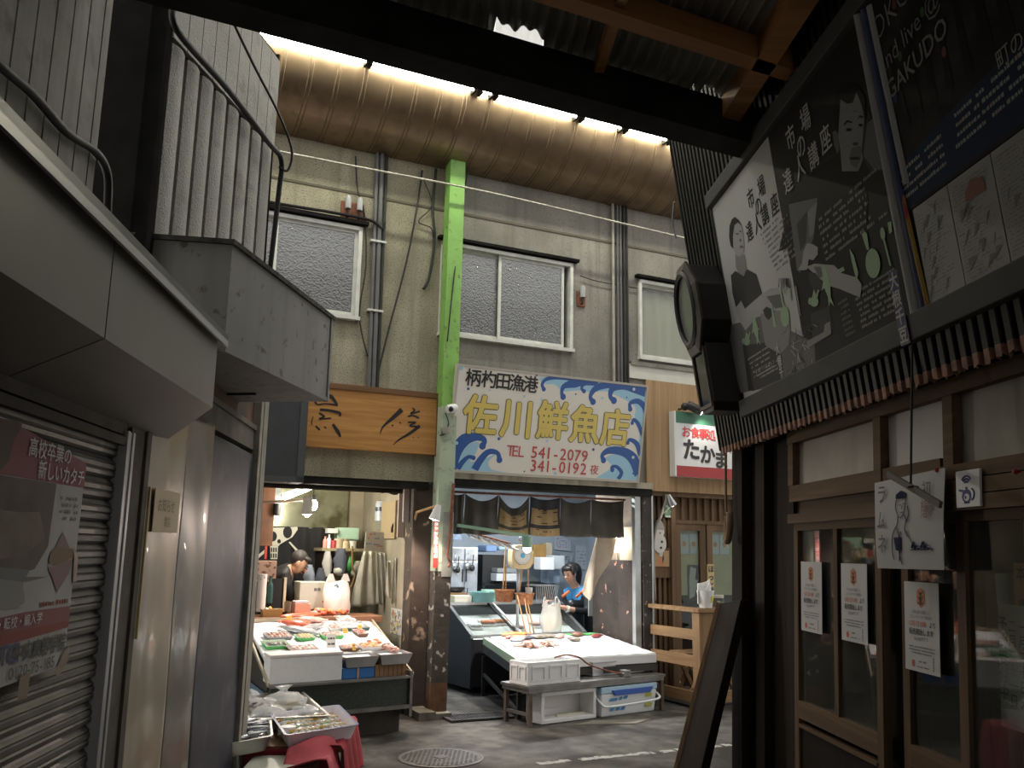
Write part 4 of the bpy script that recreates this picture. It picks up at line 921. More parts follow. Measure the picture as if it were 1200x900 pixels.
mb.build('torn_corner', flat('torn paper back', (.20, .16, .12), .8), parent=t)
# ================================================================ shops across the lane : shells, signs
def pln(fr, px, py, n, p0):                     # line of sight meets a tilted plane given in a frame
    d = (CAMI.to_3x3() @ Vector((px - 600, 450 - py, -1044))); c = CAMI.translation
    Mi = fr.M.inverted(); c = Mi @ c; d = Mi.to_3x3() @ d; n = Vector(n)
    return c + d * ((Vector(p0) - c).dot(n) / d.dot(n))
M_beige = mat('dirty beige wall', (.42, .37, .27), .8, var=.2, scale=2.5, col2=(.16, .13, .08), mix=.25, mscale=3)
M_stain = mat('stained mirror board', (.27, .27, .18), .22, metal=.35, var=.2, scale=2, col2=(.10, .095, .05), mix=.38, mscale=3.5, bump=.15, bscale=8)
M_int2 = mat('pale blue-grey wall', (.40, .45, .50), .7, var=.12, scale=3)
M_flk = mat('flaked dark steel', (.05, .035, .028), .6, var=.3, scale=6, col2=(.55, .28, .20), mix=.16, mscale=14, msharp=.02)
M_tan = woodmat('tan cladding', (.30, .19, .10), (.44, .29, .16), axis=2, scale=10)
M_brn = woodmat('brown batten wood', (.10, .060, .032), (.17, .105, .058), axis=2)
M_brnh = woodmat('brown rail wood', (.20, .115, .055), (.30, .18, .09), axis=0)
M_brnv = woodmat('brown post wood', (.20, .115, .055), (.30, .18, .09), axis=2)
M_sign = woodmat('oiled board', (.36, .165, .045), (.52, .27, .085), axis=0, scale=22, rough=.45, spec=.4)
M_signf = woodmat('dark oiled frame', (.13, .065, .03), (.20, .10, .05), axis=0)
M_ss = mat('stainless steel', (.55, .56, .58), .3, metal=.9, var=.15, scale=5)
M_ssd = mat('dull steel', (.22, .21, .20), .45, metal=.7, var=.25, scale=7)
M_foam = mat('white foam', (.78, .78, .78), .85, var=.03, scale=30)
M_ice = mat('crushed ice', (.86, .88, .90), .35, var=.06, scale=30, bump=.8, bscale=90, spec=.6)
M_blackm = mat('black plastic', (.02, .02, .022), .45)
M_white = flat('white paint', (.72, .72, .70), .5)
M_paper = flat('white card', (.74, .74, .72), .8)
M_cream = mat('cream enamel', (.62, .48, .27), .45)
M_wicker = mat('orange-brown wicker', (.38, .15, .06), .7, var=.4, scale=40, bump=.6, bscale=120)
M_stick = mat('bamboo', (.5, .30, .14), .6, var=.2, scale=9)
# first shop shell
mb = MB(); mb.box(-2.9, -.18, 1.75, 1.85, 0, 2.4); struct(mb.build('wall_back_inner', M_beige, F))
mb = MB(); mb.box(-.235, -.15, .2, 1.75, 0, 2.4); struct(mb.build('wall_right_inner', mat('greyish side board', (.30, .27, .20), .8, var=.2, scale=3, streak=.2), F))
mb = MB(); mb.box(-2.9, -2.8, .2, 1.75, 0, 2.4); struct(mb.build('wall_left_inner', M_beige, F))
mb = MB(); mb.box(-2.9, -.18, .2, 1.75, 2.32, 2.4); struct(mb.build('trim_21', M_beige, F))
mb = MB(); mb.box(-4.2, -.12, .0, .2, 2.07, 2.14); mb.tube([(-2.9, .22, 2.06), (-.2, .22, 2.06)], .03, 8); struct(mb.build('trim_22', M_beamblk, F))
mb = MB(); mb.box(-.245, -.0, .02, .2, 0, 2.14); mb.box(-.27, -.245, -.0, .2, 0, 2.08); struct(mb.build('trim_23', mat('peeling dark jamb', (.05, .035, .025), .8, var=.3, scale=8, col2=(.34, .26, .18), mix=.25, mscale=7, msharp=.03), F))
one(MB().box(-1.62, -.43, 1.70, 1.74, 1.70, 2.20), 'stained_panel', M_stain, F, 'blotchy greenish mirror-like panel across the upper back wall of the left shop', 'panel')
# second shop shell
mb = MB(); mb.box(-.1, 3.9, 2.8, 2.9, 0, 2.5); struct(mb.build('wall_back_deep', M_int2, F))
mb = MB(); mb.box(-.15, -.10, .2, 2.8, 0, 2.5); mb.box(3.3, 3.4, .2, 2.8, 0, 2.5); mb.box(2.44, 3.3, .92, .97, 0, 2.5); struct(mb.build('wall_side_deep', M_int2, F))
mb = MB(); mb.box(2.36, 2.44, .2, .97, 0, 2.5); struct(mb.build('wall_side_front', mat('dirty brown board', (.20, .15, .11), .8, var=.3), F))
mb = MB(); mb.box(-.15, 3.4, .2, 2.8, 2.36, 2.42); struct(mb.build('trim_24', mat('white ceiling board', (.66, .68, .70), .7), F))
mb = MB(); mb.box(.06, 2.46, -.06, .2, 2.185, 2.25); mb.box(.06, 2.46, -.04, .2, 2.11, 2.185, 1); struct(mb.build('trim_25', [mat('stained gutter board', (.40, .36, .28), .8, streak=.5, var=.2), M_beamblk], F))
mb = MB(); mb.box(2.35, 2.46, -.02, .2, 0, 2.15); struct(mb.build('trim_26', mat('dark post with stains', (.05, .042, .036), .8, var=.3, col2=(.3, .24, .2), mix=.2, mscale=18, msharp=.03), F))
mb = MB(); mb.box(2.26, 2.33, .0, .06, 0, 2.1); mb.box(2.455, 2.475, -.03, .0, 0, 2.12); struct(mb.build('trim_27', mat('zinc post', (.42, .44, .44), .4, metal=.6, var=.15), F))
mb = MB(); mb.box(2.31, 2.36, .06, .95, .25, 1.42); struct(mb.build('wall_flaked', M_flk, F))
one(MB().box(2.335, 2.36, .10, .42, 1.42, 1.78), 'beige_board', flat('beige board', (.50, .42, .30), .6), F, 'beige board behind the lit bulb on the side wall of the middle shop', 'board')
mb = MB(); mb.box(-.1, .06, -.3, .02, 0, .05); mb.box(-.26, -.1, -.32, .2, 0, .07); struct(mb.build('trim_28', mat('wet concrete step', (.16, .145, .11), .5, var=.4, scale=8), F))
# ---------------------------------------------------------------- signs
def framed(x0, x1, z0, z1, y0, y1, w, mb):
    mb.box(x0, x1, y0, y1, z1 - w, z1); mb.box(x0, x1, y0, y1, z0, z0 + w); mb.box(x0, x0 + w, y0, y1, z0 + w, z1 - w); mb.box(x1 - w, x1, y0, y1, z0 + w, z1 - w)
t = thing('wooden_signboard', F, (-.8, -.06, 2.38), 'oiled wooden signboard with black brush characters above the left shop', 'sign')
mb = MB(); mb.box(-1.75, -.10, -.085, -.01, 2.40, 2.95); mb.build('board', M_sign, parent=t)
mb = MB(); mb.box(-1.78, -.06, -.10, -.01, 2.95, 3.0); mb.box(-.10, -.06, -.10, -.01, 2.38, 2.95); mb.build('frame', M_signf, parent=t)
def pG(px, py): return pF(px, py, -.087)
mb = MB()
def brush(pts, ws, y=-.0875):
    P = catmull([(*pG(300 + a / 5, 420 + b / 5), 0) for a, b in pts], 5); n = len(P); Lp, Rp = [], []
    for k, p in enumerate(P):
        d = (P[min(k + 1, n - 1)] - P[max(k - 1, 0)]).normalized(); f = k / (n - 1) * (len(ws) - 1); i = min(int(f), len(ws) - 2)
        w = (ws[i] + (ws[i + 1] - ws[i]) * (f - i)) * .00088; Lp.append((p.x - d.y * w, p.y + d.x * w)); Rp.append((p.x + d.y * w, p.y - d.x * w))
    for k in range(n - 1): patch(mb, [Lp[k], Lp[k + 1], Rp[k + 1], Rp[k]], y, 0)
brush([(400, 215), (440, 225), (475, 270)], [14, 22, 12]); brush([(340, 240), (360, 270), (410, 265), (480, 275)], [10, 8, 8, 10]); brush([(375, 300), (430, 305), (490, 320), (490, 340)], [14, 14, 16, 8])
brush([(370, 320), (400, 340), (370, 355), (440, 350)], [10, 10, 8, 8]); brush([(335, 340), (327, 370), (328, 390)], [3, 5, 4]); brush([(350, 395), (375, 420)], [10, 8]); brush([(400, 400), (412, 410)], [8, 7]); brush([(450, 385), (480, 430), (495, 460)], [14, 20, 10])
brush([(270, 400), (275, 425), (270, 450)], [10, 14, 6])
brush([(855, 300), (800, 350), (745, 400), (728, 442)], [28, 20, 10, 3]); brush([(795, 395), (805, 390)], [9, 8]); brush([(840, 375), (850, 380)], [8, 6])
brush([(915, 290), (930, 305), (905, 325), (960, 310)], [8, 10, 8, 10]); brush([(890, 340), (920, 335), (955, 350)], [10, 8, 12]); brush([(890, 375), (935, 375), (900, 395), (950, 400)], [8, 10, 8, 12]); brush([(960, 395), (900, 440), (840, 475), (803, 507)], [18, 16, 9, 3]); brush([(920, 462), (925, 466)], [5, 5]); brush([(948, 462), (953, 466)], [5, 5])
mb.build('brush_characters', flat('black sign ink', (.012, .011, .01), .5), parent=t)
# main fishmonger sign, leaning forward
def TS(p): return Vector((p.x, p.y - .10 - .19 * (p.z - 2.25), p.z))
X0, X1, Z0, Z1 = .03, 2.235, 2.25, 3.265
t = thing('shop_signboard', F, (1.13, -.1, 2.25), 'large cream fishmonger signboard with yellow characters and blue waves', 'sign')
mb = MB(TS); mb.box(X0, X1, -.0, .045, Z0, Z1); mb.build('board', mat('cream sign face', (.80, .76, .68), .5, var=.04, scale=3), parent=t)
mb = MB(TS); framed(X0 - .01, X1 + .01, Z0 - .01, Z1 + .01, -.008, .05, .022, mb); mb.build('frame', flat('worn cream frame', (.50, .46, .40), .6), parent=t)
mb = MB(); 
for x in (.25, 2.05): mb.bar((x, -.22, 3.15), (x, .0, 3.2), .03, .03)
mb.build('bracket', M_rustplate, parent=t)
def pT(px, py):
    p = pix(F, px, py, -.10, .19, 2.25); return (p.x, p.z)
W = lambda pts, n=4: [pT(500 + p.x / 4.286, 420 + p.y / 4.286) for p in catmull([(a, b, 0) for a, b in pts], n)]
navy, sky_, inkd = flat('sign blue', (.035, .11, .36), .5), flat('sign light blue', (.36, .62, .78), .5), flat('sign black', (.02, .02, .02), .5)
mb = MB(TS)
def wave(pts, m, y): 
    P = W(pts + [pts[0]], 3)[:-1]
    # clip to the board
    P = [(min(max(x, X0 + .015), X1 - .015), min(max(z, Z0 + .015), Z1 - .015)) for x, z in P]
    patch(mb, P, y, m)
# light-blue bodies
wave([(560, 100), (640, 92), (740, 105), (860, 120), (1000, 130), (1100, 148), (1092, 300), (1075, 480), (1060, 470), (1070, 360), (1045, 300), (1050, 250), (1020, 220), (960, 190), (900, 165), (830, 170), (760, 160), (690, 165), (640, 130), (600, 130)], 1, -.0005)
wave([(120, 545), (150, 530), (200, 440), (260, 420), (250, 470), (220, 520), (300, 500), (350, 480), (310, 520), (330, 560), (400, 575), (120, 560)], 1, -.0005)
wave([(850, 600), (900, 570), (930, 540), (900, 500), (960, 480), (1050, 500), (1062, 615)], 1, -.0005)
# dark crests : curling strokes
def curl(pts, ws, m=0, y=-.0012):
    P = catmull([(*pT(500 + a / 4.286, 420 + b / 4.286), 0) for a, b in pts], 5); n = len(P); Lp, Rp = [], []
    for k, p in enumerate(P):
        d = (P[min(k + 1, n - 1)] - P[max(k - 1, 0)]).normalized(); f = k / (n - 1) * (len(ws) - 1); i = min(int(f), len(ws) - 2); w = (ws[i] + (ws[i + 1] - ws[i]) * (f - i)) * .0018
        Lp.append((p.x - d.y * w, p.y + d.x * w)); Rp.append((p.x + d.y * w, p.y - d.x * w))
    cl = lambda q: (min(max(q[0], X0 + .014), X1 - .014), min(max(q[1], Z0 + .014), Z1 - .014))
    for k in range(n - 1): patch(mb, [cl(q) for q in (Lp[k], Lp[k + 1], Rp[k + 1], Rp[k])], y - .00002 * k, m)
    patch(mb, [cl(q) for q in ellp(P[0].x, P[0].y, ws[0] * .0023, ws[0] * .0023, 12)], y - .0002, m)
curl([(588, 155), (580, 130), (600, 105), (650, 95), (720, 100), (790, 112)], [10, 9, 10, 12, 14, 14])
curl([(685, 193), (678, 170), (690, 140), (740, 125), (790, 115), (860, 125)], [14, 10, 14, 26, 24, 14])
curl([(790, 165), (778, 150), (790, 130), (830, 118)], [10, 8, 10, 14])
curl([(835, 218), (822, 190), (850, 150), (920, 130), (990, 132), (1040, 138)], [15, 12, 18, 22, 26, 20])
curl([(940, 212), (922, 190), (935, 150), (990, 135), (1050, 150), (1100, 165)], [16, 13, 20, 26, 30, 34])
curl([(1022, 255), (1022, 225), (1060, 215), (1090, 240), (1098, 275)], [12, 11, 16, 18, 14])
curl([(1032, 325), (1040, 308), (1062, 330), (1085, 390)], [9, 10, 13, 14]); curl([(1010, 425), (1020, 408), (1055, 430), (1072, 490)], [9, 10, 16, 14])
curl([(888, 512), (882, 485), (920, 462), (990, 470), (1040, 510), (1060, 590)], [14, 12, 20, 26, 34, 22])
curl([(932, 560), (930, 545), (955, 545), (978, 575), (960, 608)], [11, 9, 10, 13, 12])
curl([(280, 440), (290, 410), (250, 395), (190, 410), (145, 470), (122, 560)], [16, 14, 20, 34, 36, 30])
curl([(365, 510), (355, 475), (310, 470), (270, 510), (240, 560)], [14, 12, 16, 20, 22]); curl([(235, 500), (210, 495), (180, 520), (155, 556)], [10, 10, 14, 16])
for k, (a, b, r, m) in enumerate(((208, 153, 6, 0), (552, 83, 6, 0), (316, 160, 4, 1), (490, 190, 6, 1), (362, 404, 7, 0), (836, 458, 7, 0), (882, 200, 6, 1), (1004, 196, 4, 0), (748, 180, 4, 0), (172, 48, 10, 1), (150, 425, 8, 1), (645, 578, 7, 1), (490, 568, 4, 0), (1036, 578, 5, 0), (604, 415, 5, 1), (242, 465, 5, 1), (576, 208, 5, 1), (1040, 155, 8, 2), (1036, 497, 8, 2))):
    x, z = pT(500 + a / 4.286, 420 + b / 4.286); patch(mb, ellp(x, z, r * .0022, r * .0022, 10), -.004, m)
mb.build('wave_pattern', [navy, sky_, flat('sign white', (.65, .66, .66), .5)], parent=t)
mb = MB(TS)
def stext(s, px, py, size, m, off, y, al='CENTER', wid=1., dz=0.):
    x, z = pT(px, py); mb.text(s, x, z - size * .36 + dz, size, y, al, off, m=m, wid=wid)
for k, (ch, px, py) in enumerate((('佐', 563, 487), ('川', 606, 491), ('鮮', 647.5, 493.5), ('魚', 685.5, 498), ('店', 721, 502))):
    stext(ch, px, py, .40, 1, .046, -.0025, wid=.93); stext(ch, px, py, .40, 0, .028, -.005, wid=.93)
for ch, px, py in (('柄', 554.5, 443), ('杓', 573, 445), ('田', 589.5, 447), ('漁', 605.5, 449), ('港', 621.5, 451)): stext(ch, px, py, .175, 2, .018, -.004)
def run(s, pts, size, m, off):
    for ch, (a, b) in zip(s, pts): stext(ch, 500 + a / 4.286, 420 + b / 4.286, size, m, off, -.004)
run('TEL', [(420, 462), (443, 464), (473, 467)], .155, 3, -.004)
run('541-2079', [(540, 470), (578, 473), (612, 475), (648, 478), (685, 481), (722, 484), (757, 487), (793, 490)], .165, 3, .006)
run('341-0192', [(536, 537), (574, 539), (608, 541), (640, 544), (680, 546), (715, 549), (748, 551), (786, 554)], .165, 3, .006)
stext('夜', 500 + 841 / 4.286, 420 + 560 / 4.286, .11, 3, .0, -.004)
mb.build('lettering', [flat('sign yellow', (.72, .56, .14), .45), flat('sign outline', (.10, .085, .03), .5), inkd, flat('sign red', (.52, .06, .06), .5)], parent=t)
# clad panel and restaurant sign
mb = MB(); x = 2.40
while x < 4.6: mb.box(x, x + .098, -.03, .0, 2.17, 3.40); x += .1
struct(mb.build('trim_29', M_tan, F))
t = thing('restaurant_sign', F, (3.2, -.08, 2.34), 'white restaurant sign with green top band and dark red bottom band', 'sign')
mb = MB(); mb.box(2.70, 4.0, -.13, -.03, 2.335, 3.06); mb.build('sign_box', flat('white sign case', (.70, .70, .70), .4), parent=t, bev=.006)
y = -.1305
mb = MB(); mb.box(2.725, 4.0, -.132, -.13, 2.335, 2.455, 1); mb.box(2.725, 4.0, -.132, -.13, 2.93, 3.06, 0); mb.build('colour_bands', [flat('sign green', (.05, .16, .10), .5), flat('sign dark red', (.36, .03, .03), .5)], parent=t)
mb = MB()
for ch, px, py in (('お', 804, 506), ('食', 814.5, 507), ('事', 824, 508.5), ('処', 833, 510)):
    x, z = pF(px, py, -.13); mb.text(ch, x, z - .05, .135, -.1325, off=.02, m=1)
for ch, px, py, s in (('た', 810, 527, .25), ('か', 829, 533, .22), ('ま', 845, 539, .22)):
    x, z = pF(px, py, -.13); mb.text(ch, x, z - s * .36, s, -.1325, off=.035, m=0)
mb.build('lettering', [inkd, flat('sign bright red', (.62, .05, .05), .5)], parent=t)
t = thing('spot_lamp', F, (2.95, -.2, 3.05), 'small black spot lamp over the white restaurant sign', 'lamp')
a = Vector((2.86, -.16, 3.14)); b = Vector((3.0, -.24, 3.06)); d = (b - a).normalized()
mb = MB(); mb.tube([a, a + d * .02, b, b + d * .001], [.04, .05, .052, .045], 14); mb.build('head', M_blackm, parent=t, smooth=rad(40))
mb = MB(); mb.ell((2.86, -.12, 3.12), (.045, .05, .045)); mb.tube([(2.84, -.10, 3.10), (2.84, -.02, 3.10)], .012, 8); mb.build('mount', M_blackm, parent=t, smooth=True)
mb = MB(); mb.tube([b + d * .002, b + d * .006], .040, 14); mb.build('lens', mat('lit lens', (1, .95, .85), .3, emit=20), parent=t)
lamp('spot_light', 'SPOT', F, tuple(b + d * .03), 9, (1, .95, .85), .03, t, aim=tuple(b + d * .03 + Vector((.12, .06, -.4))), spot=rad(110))
# security camera and lampshade on the post, hanging box at the left
t = thing('security_camera', F, (-.03, -.25, 2.78), 'white dome-fronted security camera on the green post beside the big sign', 'camera')
cx, cz = pF(525, 480, -.25)
mb = MB(); mb.lathe([(.001, 0), (.035, .002), (.042, .02), (.042, .09), (.03, .105), (.001, .107)], (cx - .02, -.27, cz), 16, M=Matrix.Rotation(rad(78), 4, 'Y')); mb.build('body', flat('white plastic', (.75, .75, .74), .4), parent=t, smooth=rad(40))
mb = MB(); mb.ell((cx + .01, -.30, cz), (.028, .02, .028)); mb.build('lens', flat('black lens', (.01, .01, .012), .1), parent=t, smooth=True)
mb = MB(); mb.tube(catmull([(cx - .01, -.21, cz - .03), (cx + .02, -.22, cz - .12), (cx - .0, -.21, cz - .22), (cx - .06, -.21, cz - .25)], 5), .006, 6); mb.build('cable', M_wire, parent=t)
x, z = pF(522, 504, -.22)
mb = MB(); mb.lathe([(.03, -.035), (.055, .02), (.05, .02), (.026, -.03)], (x, -.24, z), 14); one(mb, 'cup_holder', flat('pale grey plastic', (.42, .41, .36), .5), F, 'pale grey cup-like holder on the green post below the security camera', 'holder', smooth=rad(40))
t = thing('hanging_box', F, (-1.56, -.3, 2.04), 'dark grey sheet metal box hanging left of the wooden signboard', 'box')
mb = MB(); mb.box(-1.76, -1.41, -.34, -.10, 2.05, 2.86); mb.build('body', mat('dark grey sheet', (.06, .065, .07), .5, metal=.3, var=.1), parent=t, bev=.004)
mb = MB(); mb.box(-1.475, -1.41, -.345, -.34, 2.05, 2.86); mb.box(-1.76, -1.41, -.345, -.34, 2.05, 2.1); mb.build('edge_plate', mat('grey sheet', (.085, .09, .095), .5, metal=.3), parent=t)
# ---------------------------------------------------------------- lamps on an arm
def conelamp(name, tip, dirv, lab, power=0, fr=F, col=(1, .93, .82), arm=None, mcone=None, scale=1., aim=None):
    t = thing(name, fr, tip, lab, 'lamp'); d = Vector(dirv).normalized(); q = d.to_track_quat('Z', 'Y').to_matrix().to_4x4(); s = scale
    mb = MB(); mb.lathe([(.001, -.005 * s), (.025 * s, 0), (.032 * s, .03 * s), (.055 * s, .14 * s), (.051 * s, .14 * s), (.028 * s, .035 * s), (.001, .03 * s)], tip, 18, M=q); shd = mb.build('lamp_shade', mcone or M_white, parent=t, smooth=rad(40))
    c = Vector(tip) + d * .115 * s
    mb = MB(); mb.ell(c, (.034 * s, .034 * s, .034 * s), 14, 8); mb.build('bulb', mat('lit bulb', (1, .95, .85), .4, emit=40, ecol=(1, .93, .8)), parent=shd, smooth=True)
    if arm:
        mb = MB(); mb.tube(arm, .013, 8); mb.build('arm', M_stick, parent=t)
    if power: lamp(name + '_light', 'SPOT', fr, tuple(c + d * .05), power, col, .04, t, aim=aim or tuple(c + d), spot=rad(150))
    return t
x, z = pF(514, 592, -.32)
conelamp('cone_lamp', (x, -.32, z), (-.25, .1, -1), 'white cone lamp on a wooden arm in front of the green post', 70, arm=[(x, -.31, z + .0), (-.24, -.02, z - .06), (-.26, .05, z - .22)], aim=(-.9, -.5, .6), col=(1, .80, .70))
# rusty iron clutter on the post
mb = MB(); mb.tube(catmull([(.045, -.225, 2.12), (.03, -.235, 1.85), (.02, -.235, 1.62), (.0, -.235, 1.46), (.03, -.235, 1.38), (.01, -.235, 1.34)], 5), [.016] * 12 + [.012] * 14, 6)
one(mb, 'rusty_hook', M_rustplate, F, 'rusty iron strip and hook hanging down the right side of the green post', 'hook')
# ================================================================ restaurant at the right end
mb = MB(); mb.box(2.44, 5, .1, .2, 0, 2.17); x = 2.47
while x < 2.80: mb.box(x, x + .035, .07, .1, 0, 2.12); x += .068
x = 2.83
while x < 4.5: mb.box(x, x + .03, .07, .1, 1.86, 2.12); x += .105
mb.box(2.46, 5, .0, .2, 2.12, 2.17); mb.box(2.76, 2.82, .03, .1, 0, 2.12); mb.box(2.82, 5, .04, .1, 1.83, 1.87); mb.box(2.50, 2.79, .055, .07, 1.24, 1.56)
struct(mb.build('wall_back_restaurant', M_brn, F))
for n, (a, b) in enumerate(((2.82, 3.24), (3.26, 4.2))):
    mb = MB(); framed(a, b, .02, 1.83, .05, .085, .075, mb); mb.box(a + .075, b - .075, .05, .085, .62, .70); d = struct(mb.build('door_%d' % (4 + n), M_brn, F))
    mb = MB(); mb.box(a + .075, b - .075, .07, .078, .70, 1.755); mb.build('door_pane', glassmat('restaurant glass', (.8, .85, .83), 1.45), parent=d)
    mb = MB(); mb.box(a + .075, b - .075, .06, .08, .095, .62); mb.build('door_panel', M_dark, parent=d)
    mb = MB(); mb.box(a + .075, b - .075, .092, .098, 1.05, 1.755); mb.build('pane_backing', mat('pale boards inside', (.45, .40, .25), .7, var=.1), parent=d)
    mb = MB(); mb.box(a + .075, b - .075, .092, .098, .70, 1.05); mb.build('dark_backing', M_darkgap, parent=d)
for k, (a, b, l) in enumerate(((2.91, 3.03, 'left food photo sheet'), (3.05, 3.145, 'second food photo sheet'), (3.345, 3.46, 'third food photo sheet, black and white'), (3.47, 3.6, 'rightmost food photo sheet'))):
    t = thing('food_photo', F, ((a + b) / 2, .085, 1.5), l + ' behind the restaurant door glass', 'photo', 'food photos in the restaurant doors')
    mb = MB(); mb.box(a, b, .086, .088, 1.50, 1.72, 0); patch(mb, ellp((a + b) / 2, 1.60, .045, .055, 14), .0855, 1); patch(mb, ellp((a + b) / 2, 1.61, .028, .03, 12), .085, 2)
    mb.build('printed_sheet', [flat('bluish paper', (.48, .52, .58)), flat('dish print', (.55, .5, .45) if k < 2 else (.14, .14, .15)), flat('food print', (.45, .22, .10) if k < 2 else (.4, .4, .38))], parent=t)
# plaques on the slats
def pB(px, py): return pF(px, py, .05)
t = thing('snowman_plaque', F, (2.62, .05, 1.6), 'white snowman plaque with a hat hanging on the brown slats', 'plaque')
x, z = pB(772.5, 637)
mb = MB(); mb.prism(ellp(x, z, .085, .105, 22), .035, .05); mb.prism(ellp(x - .005, z + .125, .065, .06, 18), .034, .05); mb.build('body', flat('plaque white', (.58, .57, .54), .6), parent=t)
mb = MB(); mb.prism([(x - .075, z + .155), (x + .065, z + .15), (x + .055, z + .18), (x + .03, z + .235), (x - .005, z + .275), (x - .04, z + .24), (x - .06, z + .185)], .03, .05); mb.build('hat', flat('plaque grey', (.30, .28, .26), .7), parent=t)
mb = MB(); 
for a, b, r in ((.025, .02, .014), (.012, -.045, .014)): mb.prism(ellp(x + a, z + b, r, r, 10), .03, .036)
mb.build('buttons', inkd, parent=t)
mb = MB(); mb.prism(ellp(x + .003, z + .115, .010, .010, 8), .03, .036); mb.build('nose', flat('plaque red', (.45, .12, .06)), parent=t)
t = thing('brown_card', F, (2.63, .05, 1.25), 'brown card with a small white and orange figure below the snowman plaque', 'card')
x0, z1 = pB(761, 645); x1, z0 = pB(784, 664)
mb = MB(); mb.box(x0, x1, .045, .055, z0, z1, 0); mb.build('board', flat('kraft card', (.42, .27, .14), .7), parent=t)
mb = MB(); cx = (x0 + x1) / 2 + .02; cz = (z0 + z1) / 2; patch(mb, ellp(cx, cz + .055, .026, .034, 12), .044, 0); patch(mb, ellp(cx, cz - .03, .036, .05, 12), .044, 1); patch(mb, [(cx + .02, cz - .06), (cx + .04, cz), (cx + .03, cz + .05), (cx + .015, cz)], .043, 2); mb.build('figure_print', [flat('print white', (.6, .6, .58)), flat('print orange', (.55, .20, .08)), inkd], parent=t)
t = thing('green_sign', F, (2.68, .05, 1.8), 'small green enamel sign with white writing under the clip lamp', 'sign')
x0, z1 = pB(778, 588); x1, z0 = pB(789, 606)
mb = MB(); mb.box(x0, x1, .04, .055, z0, z1); mb.build('plate', flat('muted green', (.09, .17, .10), .5), parent=t)
mb = MB()
for k in range(3): dashes(mb, x0 + .015, x1 - .015, z1 - .06 - .055 * k, .025, .039, 0, rn, .9)
mb.build('writing', flat('pale writing', (.5, .55, .5)), parent=t)
x, z = pF(783, 580, -.1)
conelamp('clip_lamp', (x, -.10, z), (.45, -.1, -1), 'chrome clip lamp under the tan cladding of the restaurant', 0, mcone=M_ss, scale=.9)
mb = MB(); mb.tube(catmull([(2.53, .03, 1.0), (2.52, .03, 1.62), (2.60, .0, 1.9), (2.66, -.01, 2.08), (2.66, -.01, 2.14)], 6), .014, 8); mb.tube(catmull([(2.62, .0, 1.92), (2.68, -.06, 2.02), (x, -.10, z)], 5), .007, 6)
one(mb, 'grey_conduit', M_pipel, F, 'pale bent conduit rising left of the snowman plaque to the clip lamp', 'pipe', smooth=True)
t = thing('shop_plate', F, (3.25, .04, 1.1), 'narrow upright wooden plate with black characters on the restaurant door post', 'sign')
x0, z1 = pB(828, 661); x1, z0 = pB(836, 690)
mb = MB(); mb.box(x0, x1, .03, .05, z0, z1); mb.build('plate', flat('pale wood', (.52, .40, .20), .6), parent=t)
mb = MB(); mb.text('ほっと', (x0 + x1) / 2, z1 - .085, .085, .029, vert=True, off=.03); mb.build('lettering', inkd, parent=t)
t = thing('dark_poster', F, (3.0, .08, .75), 'black and white poster low behind the left restaurant door pane', 'poster')
x0, z1 = pF(806, 662, .08); x1, z0 = pF(824, 704, .08)
mb = MB(); mb.box(x0, x1, .086, .09, z0, z1, 0); patch(mb, [(x0 + .02, z0 + .02), (x0 + .09, z0 + .05), (x0 + .14, z0 + .22), (x0 + .10, z1 - .16), (x0 + .12, z1 - .04), (x0 + .04, z1 - .02), (x0 + .02, z1 - .15)], .0855, 1); mb.build('printed_sheet', [inkd, flat('poster grey', (.42, .42, .41))], parent=t)
# railing with counter top
rl = thing('wooden_railing', F, (2.5, -.4, 0), 'brown wooden railing in front of the restaurant, at right angles to the wall', 'railing')
mb = MB(); mb.box(2.455, 2.62, -.82, -.70, 0, .93); mb.build('corner_post', M_brnv, parent=rl, bev=.006)
mb = MB(); mb.box(2.42, 2.50, .0, .06, 0, .95); mb.build('wall_post', M_brnv, parent=rl, bev=.006)
for z0, z1, n in ((.93, .97, 'top_rail'), (.66, .76, 'rail'), (.40, .51, 'rail'), (.06, .17, 'bottom_rail')):
    mb = MB(); mb.hexa([(2.455, -.76, z0), (2.50, -.76, z0), (2.47, .03, z0), (2.425, .03, z0), (2.455, -.76, z1), (2.50, -.76, z1), (2.47, .03, z1), (2.425, .03, z1)]); mb.build(n, woodmat('brown rail wood y', (.20, .115, .055), (.30, .18, .09), axis=1), parent=rl, bev=.004)
mb = MB(); mb.box(2.43, 3.4, -.84, -.55, .93, .965); mb.hexa([(2.44, -.83, .93), (2.53, -.83, .93), (2.49, .05, .93), (2.40, .05, .93), (2.44, -.83, .972), (2.53, -.83, .972), (2.49, .05, .972), (2.40, .05, .972)]); mb.build('counter_top', M_brnh, parent=rl, bev=.004)
mb = MB(); mb.box(2.62, 3.4, -.78, -.73, .62, .72); mb.build('front_rail', M_brnh, parent=rl, bev=.004)
mb = MB(); mb.box(2.62, 3.4, -.78, -.73, .06, .17); mb.build('front_rail', M_brnh, parent=rl, bev=.004)
def stool(x, y, h, lab):
    t = thing('folding_stool', F, (x, y, 0), lab, 'stool', 'stools behind the railing')
    mb = MB(); mb.box(x - .17, x + .17, y - .15, y + .15, h - .03, h); mb.build('seat', M_brnh, parent=t, bev=.006)
    for s in (-1, 1):
        mb = MB(); mb.bar((x - .14, y + s * .11, 0), (x + .12, y + s * .11, h - .03), .03, .04); mb.build('leg', M_brnv, parent=t)
        mb = MB(); mb.bar((x + .14, y + s * .08, 0), (x - .12, y + s * .08, h - .03), .03, .04); mb.build('leg', M_brnv, parent=t)
